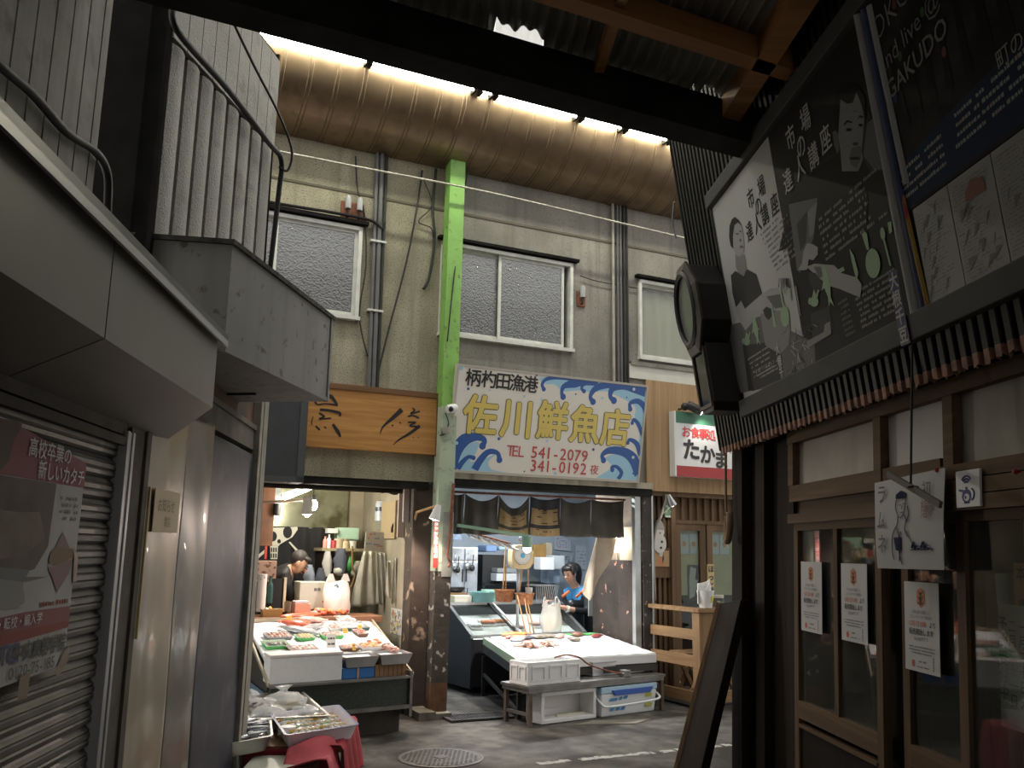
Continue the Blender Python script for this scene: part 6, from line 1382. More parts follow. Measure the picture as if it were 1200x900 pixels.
sk([(215, 425), (225, 420), (290, 490), (280, 502)], 0); sk(ellp(290, 500, 18, 14, 12), 0, 1.651)
mb.build('skull_print', [flat('banner white', (.56, .54, .46), .9), flat('banner black', (.018, .018, .02), .9)], parent=t)
one(MB().box(at1(312, 622, 1.2).x, at1(314.5, 622, 1.2).x, 1.2, 1.22, at1(312, 655, 1.2).z, at1(312, 622, 1.2).z), 'red_stick', flat('red stick', (.5, .05, .03)), F, 'thin red stick standing in front of the skull banner', 'stick')
# shelf and goods at the right of the left shop
t = thing('wall_shelf', F, (-.75, 1.3, 1.45), 'dark wall shelf crowded with bottles at the back of the left shop', 'shelf')
a = at1(376, 642, 1.3); b = at1(432, 646, 1.3)
mb = MB(); mb.box(a.x, b.x, 1.25, 1.6, a.z - .03, a.z); mb.build('board', mat('old shelf board', (.28, .24, .14), .7, var=.3), parent=t)
mb = MB(); mb.box(a.x + .02, a.x + .05, 1.28, 1.6, .9, a.z - .03); mb.build('upright', M_dark, parent=t); sz = a.z
for k, (px, w, h, m, prof, l) in enumerate(((380, 5, .12, flat('red-capped white', (.66, .30, .24)), BOT, 'red and white bottle at the left end of the wall shelf'), (384.5, 5, .14, M_white, BOT, 'white bottle second from the left on the wall shelf'), (390, 6, .08, flat('red tub', (.55, .06, .08)), None, 'small red tub on the wall shelf'), (397, 12, .10, flat('tan box', (.5, .42, .28)), None, 'tan tub on the wall shelf'), (404, 9, .10, flat('cream pack', (.62, .5, .3)), BOT, 'cream bottle in the middle of the wall shelf'), (413, 9, .08, flat('dull white tub', (.58, .58, .52)), None, 'dull white tub on the wall shelf'))):
    p = at1(px, 640, 1.35); ww = (at1(px + w / 2, 640, 1.35).x - at1(px - w / 2, 640, 1.35).x) / 2
    pr = prof or [(.0, 0), (.9, 0), (1, 1), (.0, 1)]
    one(MB().lathe([(max(.001, r * ww), z * h) for r, z in pr], (p.x, 1.30 + ww, sz), 14), 'bottle' if prof else 'tub', m, F, l, 'bottle' if prof else 'tub', 'containers on the wall shelf', smooth=rad(40))
fbox(396, 618, 421, 633, 1.42, .15, 'mint_box', flat('mint plastic', (.42, .62, .48), .4), 'mint green box behind the bottles on the wall shelf', 'box', .015)
fbox(384, 619, 396, 625, 1.36, .1, 'stacked_pack', flat('white pack', (.6, .6, .56)), 'white pack lying on top of the bottles of the wall shelf', 'pack')
for k, (px, py, w, m, l) in enumerate(((384, 648, 10, M_bag, 'clear bag'), (400, 645, 16, mat('dark glossy bag', (.10, .11, .14), .15, bump=.5, bscale=12), 'dark glossy bag'), (363, 664, 12, mat('glossy clear wrap', (.45, .50, .62), .12, alpha=.8, bump=.6, bscale=14), 'glossy pale blue bag'), (376, 668, 12, mat('dark glossy bag', (.1, .11, .14)), 'second dark glossy bag'))):
    p = at1(px, py, 1.2); ww = at1(px + w / 2, py, 1.2).x - at1(px - w / 2, py, 1.2).x
    mb = MB(); mb.grid(lambda u, v: (p.x + ww / 2 * cos(2 * pi * u) * (.3 + .75 * sin(pi * (.15 + .8 * v)) + .12 * sin(2 * pi * u * 5 + v * 9) + .1 * sin(2 * pi * u * 3 - v * 14)), 1.2 + .06 * sin(2 * pi * u) * (1 + .3 * sin(9 * u)), p.z - .24 + .26 * v), 16, 8)
    one(mb, 'hanging_bag', m, F, l + ' hanging %s in the left shop' % ('below the shelf end', 'below mid shelf', 'beside the bent person', 'right of the pale blue bag')[k], 'bag', 'bags hanging at the back', smooth=True)
t = thing('green_bundle', F, (-.6, 1.15, 1.2), 'bundle of green and white plastic sacks below the wall shelf', 'sack')
p = at1(412, 664, 1.2); mb = MB(); mb.ell((p.x - .02, 1.2, p.z + .02), (.06, .06, .09), 12, 8, 0, jit=.12); mb.ell((p.x + .07, 1.2, p.z - .03), (.10, .07, .09), 12, 8, 1, jit=.1); mb.ell((p.x - .13, 1.18, p.z - .05), (.07, .05, .05), 10, 6, 1, jit=.12); mb.build('sack', [flat('green sack', (.06, .30, .08), .4), flat('grey-white sack', (.52, .52, .44), .4)], parent=t, smooth=True)
mb = MB(); mb.tube(catmull([at1(413, 640, 1.1), at1(413, 664, 1.1), at1(416, 673, 1.1), at1(411, 690, 1.1)], 5), .012, 6); one(mb, 'brown_strap', flat('brown strap', (.22, .14, .05)), F, 'brown strap hanging from the wall shelf', 'strap', smooth=True)
# calendar, aprons, gloves on the right side
t = thing('wall_calendar', F, (-.4, 1.2, 1.4), 'white wall calendar with red and blue print above the hanging aprons', 'calendar')
P4 = [at1(*q, .88) for q in ((429, 623), (450, 624), (449.5, 647), (427, 645))]
mb = MB(); patch(mb, [(p.x, p.z) for p in P4], .88, 0)
mb.hexa([(p.x, .88, p.z) for p in (P4[3], P4[2])] + [(p.x, .89, p.z) for p in (P4[2], P4[3])] + [(p.x, .88, p.z) for p in (P4[0], P4[1])] + [(p.x, .89, p.z) for p in (P4[1], P4[0])], 0)
mb.build('sheet', flat('cream paper', (.60, .57, .48)), parent=t)
mb = MB()
for (px, py, m) in ((434, 627, 0), (441, 627, 1), (434, 632, 0), (441, 632, 1), (432, 638, 1), (441, 639, 1), (445, 641, 0)): p = at1(px, py, .878); dashes(mb, p.x - .03, p.x + .03, p.z, .02, .877, m, rq, .9)
mb.build('print', [flat('faded red', (.5, .15, .1)), flat('faded blue', (.2, .22, .4))], parent=t)
M_apr = mat('dirty pale oilcloth', (.50, .48, .40), .35, var=.15, scale=5, bump=.4, bscale=12)
def cloth(pts_top, pts_bot, y, name, m, lab, cat, amp=.015, fr=10, seed=0, thick=.005, n=24, k=14):
    T_ = [at1(*q, y) for q in pts_top]; B_ = [at1(*q, y) for q in pts_bot]
    def lerpl(Q, u): f = u * (len(Q) - 1); i = min(int(f), len(Q) - 2); return Q[i].lerp(Q[i + 1], f - i)
    def f(u, v): p = lerpl(B_, u).lerp(lerpl(T_, u), v); return (p.x, y + amp * sin(fr * u + 3 * v + seed) * (1.1 - .5 * v), p.z)
    return one(MB().grid(f, n, k, thick=(0, thick, 0)), name, m, F, lab, cat, smooth=True)
cloth([(426, 646), (440, 646)], [(410, 712), (424, 711), (440, 710)], 1.05, 'plastic_apron', M_apr, 'large dirty white apron hanging below the wall calendar', 'apron', .025, 12)
cloth([(441, 648), (452, 648)], [(441, 708), (453, 710)], .84, 'clear_apron', mat('clear dirty film', (.52, .52, .46), .3, alpha=.75, bump=.4, bscale=12), 'clear plastic apron hanging right of the large white one', 'apron', .02, 14, 2)
cloth([(454, 658), (458, 657)], [(452, 698), (457, 702), (460, 698)], .60, 'rubber_glove', M_apr, 'left of two pale rubber gloves hanging beside the aprons', 'glove', .012, 9, 1)
cloth([(462, 654), (466, 653)], [(457, 706), (461, 708), (467, 694)], .50, 'rubber_glove', M_apr, 'right, longer one of two pale rubber gloves hanging beside the aprons', 'glove', .012, 9, 4)
# electrics
def ebox(px0, py0, px1, py1, y, d, name, m, lab, cat): return fbox(px0, py0, px1, py1, y, d, name, m, lab, cat)
one(MB().box(-.262, -.236, .55, 1.0, 1.60, 1.98), 'meter_board', flat('tan board', (.34, .26, .15), .7), F, 'tan backing board of the electricity meter on the side wall', 'board')
t = thing('electric_meter', F, (-.32, 1.1, 1.7), 'round-fronted grey and blue electricity meter inside the left shop', 'meter')
p = at1(449, 597, 1.05); mb = MB(); mb.lathe([(.001, -.13), (.07, -.12), (.07, .06), (.06, .09), (.001, .1)], (p.x, 1.1, p.z), 16); mb.build('housing', mat('grey-blue glass housing', (.42, .46, .50), .2), parent=t, smooth=rad(40))
mb = MB(); mb.lathe([(.001, 0), (.072, 0), (.072, .045), (.001, .045)], (p.x, 1.1, p.z - .02), 16); mb.build('dark_band', flat('dark band', (.04, .05, .08), .3), parent=t, smooth=rad(40))
fbox(446, 610, 456, 622, 1.0, .08, 'switch_box', flat('grey switch box', (.20, .20, .19), .5), 'grey switch box below the electricity meter', 'box')
mb = MB(); mb.tube([at1(466 + 7 * cos(q), 621 + 10 * sin(q), .6) for q in [pi * (.9 + k / 12 * 1.9) for k in range(13)]], .010, 6); mb.tube(catmull([at1(452, 625, .9), at1(458, 627, .8), at1(463, 620, .6)], 5), .008, 6); one(mb, 'cable_loop', M_wire, F, 'black loop of cable on the side wall of the left shop', 'cable', smooth=True)
mb = MB(); mb.tube(catmull([at1(447, 576, .5), at1(458, 574, .5), at1(470, 573, .5), at1(476, 580, .5)], 4), .022, 7); mb.tube(catmull([at1(450, 572, .5), at1(462, 578, .5), at1(474, 574, .5)], 4), .02, 7); one(mb, 'cable_bundle', M_wire, F, 'tangled bundle of black cables under the lintel of the left shop', 'cable', smooth=True)
for k, (px0, py0, px1, py1, l) in enumerate(((468, 572, 473, 630, 'left'), (474, 566, 482, 612, 'right'))): fbox(px0, py0, px1, py1, .12 + .2 * (1 - k), .03, 'pale_batten', flat('pinkish batten', (.46, .38, .34), .6), l + ' pinkish upright batten near the entrance post of the left shop', 'batten', g='upright battens at the entrance')
t = thing('colour_flyer', F, (-.25, .3, .6), 'narrow colourful flyer pasted low on the side wall of the left shop', 'flyer')
a = pix(R, 0, 0); y0_, y1_ = .28, .62
mb = MB(); z0_, z1_ = .68, .92
mb.box(-.240, -.2365, y0_, y1_, z0_, z1_, 0)
for k in range(60):
    yv = rq.uniform(y0_, y1_ - .05); z = rq.uniform(z0_, z1_ - .03); w = rq.uniform(.02, .05); h = rq.uniform(.01, .03); mb.poly([(-.2405 - .0001 * k, yv + w, z), (-.2405 - .0001 * k, yv, z), (-.2405 - .0001 * k, yv, z + h), (-.2405 - .0001 * k, yv + w, z + h)], rq.randrange(1, 6))
mb.build('printed_sheet', [flat('flyer paper', (.5, .5, .48)), flat('flyer red', (.55, .15, .07)), flat('flyer blue', (.2, .25, .4)), flat('flyer yellow', (.55, .45, .1)), flat('flyer green', (.15, .3, .15)), flat('flyer white', (.7, .7, .7))], parent=t)
# ---------------------------------------------------------------- foreground trays
def PW(px, py, z): p = pln(G, px, py, (0, 0, 1), (0, 0, z)); return p
def qtray(name, C4, depth, m, lab, rimm=None, g='trays on the red-covered bench'):
    C4 = [Vector(c) for c in C4]; ctr = sum(C4, Vector()) / 4; t = thing(name, G, (ctr.x, ctr.y, C4[0].z - depth), lab, 'tray', g)
    # rounded corners
    def ringpts(ins, z):
        out = []
        for k in range(4):
            p, a, b = C4[k], C4[k - 1], C4[(k + 1) % 4]; u = (a - p).normalized(); w = (b - p).normalized(); r = .045
            c0 = p + (u + w) * (ins)
            for q in range(5):
                f = q / 4; out.append(c0 + u * r * (1 - f) ** 2 + w * r * f ** 2 + Vector((0, 0, z)))
        return out
    seq = [(.028, -depth), (.0, -.006), (-.014, -.003), (-.014, .0), (.004, .0), (.032, -depth + .006)]
    mb = MB(); rings = [[mb._v(p) for p in ringpts(i, z)] for i, z in seq]; n = len(rings[0])
    mb.face(rings[0]); 
    for k in range(len(rings) - 1):
        for j in range(n): mb.face((rings[k][j], rings[k + 1][j], rings[k + 1][(j + 1) % n], rings[k][(j + 1) % n]), 1 if k in (1, 2, 3) and rimm else 0)
    mb.face(rings[-1][::-1]); mb.build('enamel_pan', [m, rimm or m], parent=t, smooth=rad(40))
    return t, C4
zr = .40
M_en = mat('lilac white enamel', (.78, .74, .80), .25, var=.04, col2=(.05, .05, .06), mix=.06, mscale=6, msharp=.02); M_enr = flat('blue enamel rim', (.20, .20, .36), .3)
M_al = mat('dull aluminium', (.52, .51, .47), .38, metal=.6, var=.1)
tr, C = qtray('enamel_tray', [PW(336, 861, zr), PW(419, 849, zr), PW(396, 826, zr), PW(318, 836, zr)], .085, M_en, 'white blue-rimmed enamel tray of wrapped sliced fish, front right of the bench', M_enr)
def qp(C, u, v, dz): p = C[0].lerp(C[1], u).lerp(C[3].lerp(C[2], u), v); return Vector((p.x, p.y, p.z + dz))
M_slice = mat('sliced silver fish', (.50, .49, .45), .3, var=.5, scale=30, bump=.4, bscale=40)
for k, (u, v, l) in enumerate(((.24, .34, 'front left'), (.28, .70, 'back left'), (.66, .34, 'front right'), (.66, .70, 'back right'))):
    p = qp(C, u, v, -.075); t = thing('sliced_fish_pack', G, p, '%s pack of sliced fish with orange and yellow garnish in the enamel tray' % l, 'fish', 'sliced fish packs in the enamel tray')
    mb = MB(); q = random.Random(k)
    for j in range(12):
        a = 2 * pi * j / 12; mb.ell((p.x + .085 * cos(a), p.y + .085 * sin(a), p.z + .035), (.05, .022, .018), 8, 5, 0, M=Matrix.Rotation(a, 4, 'Z') @ Matrix.Rotation(.4, 4, 'Y'))
    mb.ell((p.x, p.y, p.z + .03), (.09, .08, .03), 12, 6, 0); mb.build('slices', M_slice, parent=t, smooth=True)
    mb = MB(); d = (C[1] - C[0]).normalized()
    for j in range(12):
        o = d * (j / 11 - .5) * .22; o2 = Vector((-d.y, d.x, 0))
        mb.ell(p + o + o2 * (.03 + q.uniform(-.01, .01)) + Vector((0, 0, .06)), (.011, .009, .008), 7, 4, j % 2); 
        mb.ell(p + o * .8 - o2 * (.06 + q.uniform(-.01, .01)) + Vector((0, 0, .055)), (.013, .008, .007), 7, 4, 0)
    for j in range(4): mb.ell(p + Vector((q.uniform(-.05, .05), q.uniform(-.05, .05), .065)), (.018, .014, .006), 7, 4, 2)
    mb.build('garnish', [flat('garnish yellow', (.62, .42, .04)), flat('garnish orange', (.66, .20, .03)), flat('garnish green', (.14, .32, .04))], parent=t, smooth=True)
    if k == 0: mb = MB(); mb.lathe([(.001, 0), (.045, 0), (.05, .03), (.001, .034)], (p.x - .05, p.y - .06, p.z + .045), 16); mb.build('sauce_cup', M_white, parent=t, smooth=rad(40))
    mb = MB(); mb.ell((p.x, p.y, p.z + .035), (.13, .11, .05), 16, 8, 0, jit=.03); mb.build('cling_film', M_film_, parent=t, smooth=True)
tl, C = qtray('aluminium_tray', [PW(262, 872, zr - .01), PW(318, 862, zr - .01), PW(316, 842, zr - .01), PW(266, 850, zr - .01)], .085, M_al, 'dull aluminium tray of small silver fish, front left of the bench')
mb = MB(); q = random.Random(8)
for k in range(80):
    p = qp(C, q.uniform(.12, .88), q.uniform(.1, .9), -.075 + q.uniform(0, .09)); fish(mb, (p.x, p.y, p.z), .15, .028, .02, .9 + q.uniform(-.35, .35), k % 2)
tag(mb.build('small_fish_heap', [M_silver, mat('dark fish back', (.06, .07, .10), .2)], G, smooth=True), 'heap of small silver fish in the aluminium tray', 'fish', kind='stuff')
tb, C = qtray('back_tray', [PW(292, 842, zr), PW(385, 838, zr), PW(352, 809, zr), PW(280, 815, zr)], .08, M_al, 'steel tray of bagged fish at the back of the bench')
for k, (u, v, r, l, dk) in enumerate(((.16, .72, .105, 'knotted clear bag of dark striped fish, back left of the bench', 1), (.30, .25, .12, 'knotted clear bag of pale fish in front of the dark striped one', 0), (.62, .62, .15, 'largest knotted clear bag, with brownish whitebait', 2), (.80, .28, .10, 'flat clear bag of pale fish at the right of the back tray', 0))):
    p = qp(C, u, v, -.07); t = thing('fish_bag', G, p, l, 'bag', 'bagged fish in the back tray')
    mb = MB(); q = random.Random(40 + k)
    for j in range(14): fish(mb, (p.x + q.uniform(-.6, .6) * r, p.y + q.uniform(-.6, .6) * r, p.z + q.uniform(.01, .06)), r * 1.1, .03, .022, q.uniform(.2, 1.4), j % 2)
    mb.build('fish_inside', [(M_silver, mat('purple dark fish', (.10, .07, .12), .3), mat('whitebait', (.55, .47, .34), .4))[dk if dk else 0], (M_silver, mat('pale fish', (.55, .55, .54), .3), mat('whitebait', (.55, .47, .34)))[dk]], parent=t, smooth=True)
    mb = MB(); mb.ell((p.x, p.y, p.z + r * .42), (r * 1.05, r * .95, r * .48), 18, 10, 0, jit=.09)
    mb.lathe([(r * .42, -.012), (r * .16, .012), (r * .20, .025), (r * .42, .05), (r * .30, .046), (.001, .02)], (p.x - .01, p.y, p.z + r * .82), 11, M=Matrix.Rotation(.5 - .3 * k, 4, 'Y')); mb.build('clear_bag', mat('crinkled clear bag', (.90, .91, .92), .14, alpha=.42, spec=.9, bump=1., bscale=40), parent=t, smooth=True)
# bench, cloth, crate below
bc = PW(330, 862, .30)
t = thing('low_bench', L, (3.0, -.3, 0), 'low bench draped with dark red cloth under the fish trays', 'bench')
mb = MB(); mb.box(2.63, 3.5, -.62, .05, .27, .305); mb.build('bench_top', M_brnh, parent=t)
for a, b in ((2.68, -.57), (3.45, -.57), (2.68, 0), (3.45, 0)): mb = MB(); mb.box(a - .025, a + .025, b - .025, b + .025, 0, .27); mb.build('leg', M_brnv, parent=t)
M_redc = mat('dark red cloth', (.30, .025, .035), .85, var=.2, scale=9)
mb = MB()
def rc(u, v):   # drapes over the street side
    x = 2.56 + 1.0 * u; s = v * .62
    if s < .26: return (x, -.36 - s, .314 + .006 * sin(x * 30))
    q = (s - .26); return (x + .03 * sin(q * 9), -.635 - .03 * sin(x * 22) * q * 3 - .1 * q, .31 - q * .86)
mb.grid(rc, 40, 24, thick=(0, 0, .006)); mb.build('red_cloth', M_redc, parent=t, smooth=True)
mb = MB(); mb.grid(lambda u, v: (2.56 - .012 * sin(v * 20) - .02 * (1 - v), -.60 + u * .66, .02 + v * .29), 24, 10, thick=(.006, 0, 0)); mb.build('red_skirt', M_redc, parent=t, smooth=True)
mb = MB(); mb.box(2.15, 2.54, -.50, -.12, 0.0, .25); mb.box(2.14, 2.55, -.51, -.11, .25, .272); one(mb, 'pale_crate', mat('pale green-grey plastic', (.46, .47, .40), .5, var=.06), L, 'pale grey-green lidded crate on the ground in front of the red cloth', 'crate', bev=.006)
mb = MB(); mb.grid(lambda u, v: (2.2 + .42 * u + .02 * sin(v * 7), -.66 + .34 * v, .285 + .03 * sin(u * 6 + v * 4) + .05 * u * sin(v * 3) - (max(0, .25 - v) * .9)), 24, 20, thick=(0, 0, .008)); one(mb, 'red_cloth', mat('rose red cloth', (.42, .06, .08), .85, var=.15, scale=9), L, 'crumpled rose red cloth thrown over the pale crate', 'cloth', smooth=True)
# ================================================================ second stall
ya_ = lambda px, py, y: at1(px, py, y)
tb = thing('low_table', S2, (.83, .18, 0), 'low dull steel table in front of the ice table, with boxes under it', 'table')
mb = MB(); mb.box(-.02, 1.69, -.01, .40, .315, .338); mb.build('table_top', M_ssd, parent=tb)
mb = MB(); mb.box(-.01, 1.68, -.0, .03, .28, .315); mb.box(-.01, .02, .03, .39, .28, .315); mb.box(1.65, 1.68, .03, .39, .28, .315); mb.build('apron_rail', M_ssd, parent=tb)
for x, y in ((.0, .0), (1.64, .0), (.0, .34), (1.64, .34)): mb = MB(); mb.box(x, x + .035, y, y + .035, 0, .28); mb.build('leg', mat('rusty steel leg', (.10, .075, .055), .7, var=.4, scale=12), parent=tb)
mb = MB(); mb.bar((.017, .035, .10), (.017, .34, .10), .025, .025); mb.build('stretcher', M_ssd, parent=tb)
t = thing('foam_box', S2, (.31, .16, .338), 'ribbed white foam box on the left end of the low steel table', 'box')
mb = MB(); foambox(mb, .005, .615, .035, .30, .339, .535, .028); mb.build('body', M_foam, parent=t, bev=.004)
for k in range(3): x = .05 + .2 * k; mb = MB(); mb.box(x, x + .15, .027, .035, .485, .50); mb.box(x, x + .012, .027, .035, .39, .485); mb.box(x + .138, x + .15, .027, .035, .39, .485); mb.build('rib', M_foam, parent=t)
for y in (.06, .18): mb = MB(); mb.box(-.003, .005, y, y + .1, .485, .50); mb.box(-.003, .005, y, y + .012, .39, .485); mb.box(-.003, .005, y + .088, y + .1, .39, .485); mb.build('side_rib', M_foam, parent=t)
t = thing('tipped_foam_box', S2, (.48, .15, 0), 'empty white foam box lying on its side under the low steel table', 'box')
mb = MB(); T = .035; mb.box(.16, .81, .22, .25, .005, .272); mb.box(.16, .81, .03, .22, .005, .005 + T); mb.box(.16, .81, .03, .22, .272 - T, .272); mb.box(.16, .16 + T, .03, .22, .005 + T, .272 - T); mb.box(.81 - T, .81, .03, .22, .005 + T, .272 - T); mb.build('body', M_foam, parent=t, bev=.005)
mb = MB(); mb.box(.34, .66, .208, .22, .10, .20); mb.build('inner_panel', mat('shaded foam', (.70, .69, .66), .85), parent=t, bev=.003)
mb = MB(); mb.box(.40, .74, .10, .14, .04, .055); mb.build('foam_strip', flat('yellowed foam', (.66, .62, .48), .85), parent=t)
t = thing('cooler_box', S2, (1.22, .2, 0), 'white and pale blue cooler box with a handle under the low steel table', 'cooler')
M_cool = flat('cooler white', (.74, .76, .78), .4)
mb = MB(); mb.hexa([(.87, .03, .0), (1.57, .03, .0), (1.57, .36, .0), (.87, .36, .0), (.855, .01, .205), (1.585, .01, .205), (1.585, .38, .205), (.855, .38, .205)]); mb.build('body', M_cool, parent=t, bev=.012)
mb = MB(); mb.box(.85, 1.59, .005, .385, .205, .27); lid = mb.build('lid', flat('pale blue lid', (.42, .60, .74), .35), parent=t, bev=.012)
mb = MB(); mb.prism([(.98, .235), (1.52, .235), (1.48, .185), (1.02, .185)], -.012, .012); mb.build('blue_latch', flat('cooler blue', (.03, .10, .42), .4), parent=lid, bev=.004)
mb = MB(); mb.tube(catmull([(.845, .10, .20), (.84, .0, .13), (.90, -.03, .10), (1.25, -.035, .105), (1.55, -.03, .12), (1.60, .0, .15), (1.59, .10, .20)], 6), .011, 8); mb.build('handle', M_cool, parent=t, smooth=True)
mb = MB()
for (x, z, w, h) in ((.95, .135, .10, .028), (1.07, .14, .045, .03), (1.13, .145, .055, .03), (.96, .05, .05, .035), (1.03, .05, .05, .035), (1.10, .05, .05, .035)): mb.poly([(x, .012, z), (x + w, .012, z), (x + w + .015, .010, z + h), (x + .02, .010, z + h)], 0)
for x, z in ((1.43, .05), (1.43, .14)): mb.poly([(x, .011, z), (x + .08, .011, z), (x + .09, .009, z + .03), (x + .04, .009, z + .045), (x, .009, z + .03)], 1)
mb.build('printed_marks', [flat('cooler print blue', (.06, .22, .48)), flat('cooler print yellow', (.45, .45, .08))], parent=t)
# ice table
def Q3(x, y, z=0.): return Vector((x + (.25 - .10 * x / 1.55) * y, y, z))
def z3(y): return .525 + .066 * y
def T3(p): return Vector((p.x + (.25 - .10 * p.x / 1.55) * p.y, p.y, p.z))
it = thing('ice_table', S3, (.9, .6, 0), 'dark framed sloping table carrying the white slab of ice and fish', 'table')
M_fr = mat('dark wet steel', (.045, .042, .04), .5, metal=.3, var=.3)
mb = MB(T3); mb.hexa([(-.03, -.0, .36), (.01, -.0, .36), (.01, 1.35, .45), (-.03, 1.35, .45), (-.03, -.0, .44), (.01, -.0, .44), (.01, 1.35, .53), (-.03, 1.35, .53)]); mb.build('side_rail', M_fr, parent=it)
mb = MB(T3); mb.hexa([(1.53, -.0, .36), (1.57, -.0, .36), (1.57, 1.35, .45), (1.53, 1.35, .45), (1.53, -.0, .44), (1.57, -.0, .44), (1.57, 1.35, .53), (1.53, 1.35, .53)]); mb.build('side_rail', M_fr, parent=it)
mb = MB(T3); mb.box(-.03, 1.57, -.02, .02, .36, .42); mb.hexa([(0, 0, .41), (1.55, 0, .41), (1.55, 1.35, .50), (0, 1.35, .50), (0, 0, .43), (1.55, 0, .43), (1.55, 1.35, .52), (0, 1.35, .52)]); mb.build('bed', M_fr, parent=it)
for x, y in ((-.025, .02), (1.53, .02), (-.025, 1.3), (1.53, 1.3)): mb = MB(T3); mb.box(x, x + .04, y, y + .04, 0, .40); mb.build('leg', M_fr, parent=it)
mb = MB(T3); mb.bar((-.005, .05, .06), (-.005, 1.3, .22), .03, .03); mb.build('brace', M_fr, parent=it)
mb = MB(T3); mb.hexa([(-.025, -.0, .44), (.045, -.0, .44), (.045, 1.30, .53), (-.025, 1.30, .53), (-.025, -.0, .515), (.045, -.0, .515), (.045, 1.30, .595), (-.025, 1.30, .595)])
one(mb, 'green_edge_box', mat('pale green plastic edge', (.40, .50, .34), .5), S3, 'long pale green plastic edge along the left side of the ice table', 'edge')
mb = MB(T3); mb.hexa([(.05, -.02, .43), (1.56, -.02, .43), (1.56, 1.25, .52), (.05, 1.25, .52), (.05, -.02, .515), (1.56, -.02, .515), (1.56, 1.25, .595), (.05, 1.25, .595)])
one(mb, 'foam_slab', M_foam, S3, 'thick white foam slab under the ice of the middle shop', 'slab', bev=.006)
mb = MB(T3); mb.grid(lambda u, v: (.055 + 1.5 * u, -.015 + 1.26 * v, z3(-.015 + 1.26 * v) + .004 * sin(u * 43 + v * 9) * sin(v * 31 + u * 5)), 70, 50, thick=(0, 0, -.02))
tag(mb.build('ice_bed', M_ice, S3, smooth=True), 'flat bed of crushed ice on the white slab of the middle shop', 'ice', kind='stuff')
t = thing('steel_sink', S2, (1.3, .3, .338), 'dull steel box at the right end of the low table under the ice edge', 'box')
mb = MB(); mb.box(.92, 1.62, .20, .38, .34, .46); mb.build('body', M_ss, parent=t, bev=.004)
mb = MB(); mb.box(.90, 1.64, .18, .40, .46, .475); mb.build('rim', M_ss, parent=t, bev=.003)
t = thing('clamp_rod', S2, (.95, .10, .345), 'bent iron rod with a clamp lying on the low steel table', 'tool')
mb = MB(); mb.tube(catmull([(.42, .17, .545), (.50, .10, .57), (.66, .10, .54), (.78, .10, .47), (1.0, .07, .40), (1.18, .05, .365)], 5), .008, 8); mb.build('rod', M_rustplate, parent=t, smooth=True)
mb = MB(); mb.box(1.16, 1.25, .02, .09, .34, .375); mb.box(1.17, 1.24, .015, .095, .375, .40); mb.build('clamp', M_ssd, parent=t, bev=.004)
mb = MB(); mb.box(.66, .70, .36, .39, .338, .50); one(mb, 'steel_upright', M_fr, S2, 'short black upright between the foam box and the steel box', 'post')
def P3(px, py): p = pln(S3, px, py, (0, -.066, 1), (0, 0, .527)); return Vector((p.x, p.y, z3(p.y)))
SL3 = Matrix.Rotation(math.atan(.066), 4, 'X')
def fish3(px, py, Ln, Hn, col, head, lab, wd=.045, g='whole fish on the ice of the middle shop'):
    q = P3(px, py); mb = MB(); fish(mb, (0, 0, 0), Ln * 1.1, Hn * 1.45, wd, head, 0, M0=SL3)
    for v in mb.v: v += q
    one(mb, 'fish', FM[col] if isinstance(col, str) else col, S3, lab, 'fish', g, smooth=True)
fish3(604, 745, .34, .08, 'orange', .1, 'orange fish at the back left of the white slab')
fish3(601, 747.5, .26, .07, 'red', .5, 'red-orange fish overlapping the back left one')
fish3(612, 749, .30, .085, mat('orange mottled fish', (.62, .24, .10), .3, col2=(.06, .08, .12), mix=.45, mscale=14), -.2, 'orange and blue-black mottled fish in front of the orange ones')
fish3(607, 751, .22, .06, 'silver', .3, 'slim silver-blue fish beside the mottled fish')
fish3(638, 747.5, .36, .09, 'grey', .05, 'grey-brown fish in the middle of the white slab')
fish3(657, 747, .20, .06, 'pink', .6, 'pale brownish fish right of the grey-brown one')
fish3(672, 751, .15, .07, 'grey', 2.2, 'small dark fish lying alone at the right of the slab')
fish3(677, 745, .15, .08, mat('brown mottled fish', (.28, .14, .09), .3, var=.5, scale=18), .2, 'small brown fish on the green sheet')
fish3(700, 747, .16, .05, mat('dark red fish', (.30, .06, .06), .3), .1, 'dark red piece at the far right of the slab')
for px, py, r, l in ((620, 758, .14, 'left, larger heap of brown octopus on the white slab'), (641, 756.5, .12, 'right, smaller heap of brown octopus on the white slab')):
    q = P3(px, py); mb = MB(); octo(mb, q, r, random.Random(px), 0, 9); octo(mb, q + Vector((.04, .03, 0)), r * .7, random.Random(px + 1), 0, 7); one(mb, 'octopus', M_octo, S3, l, 'octopus', 'octopus on the white slab', smooth=True)
q = P3(683, 743.5); mb = MB(); mb.grid(lambda u, v: (q.x - .2 + .38 * u, q.y - .07 + .14 * v, q.z + .006 + .004 * sin(u * 20)), 14, 4, thick=(0, 0, .004)); one(mb, 'green_sheet', M_gtray, S3, 'bright green plastic sheet at the back right of the white slab', 'sheet', smooth=True)
q = P3(647, 741); bag(S3, (q.x, q.y + .02, q.z), .27, .16, .30, 'carrier_bag', M_bag, 'translucent handled carrier bag with yellow contents standing on the white slab', seed=9)
mb = MB(); r9 = random.Random(9)
for k in range(9): mb.ell((q.x + r9.uniform(-.07, .07), q.y + .02 + r9.uniform(-.03, .03), q.z + .04 + r9.uniform(0, .10)), (.035, .02, .05), 9, 6, k % 2, jit=.08)
one(mb, 'bag_contents', [flat('golden food', (.62, .36, .10), .5), flat('pale food', (.65, .52, .34), .5)], S3, 'golden food packets inside the translucent carrier bag', 'food', smooth=True)
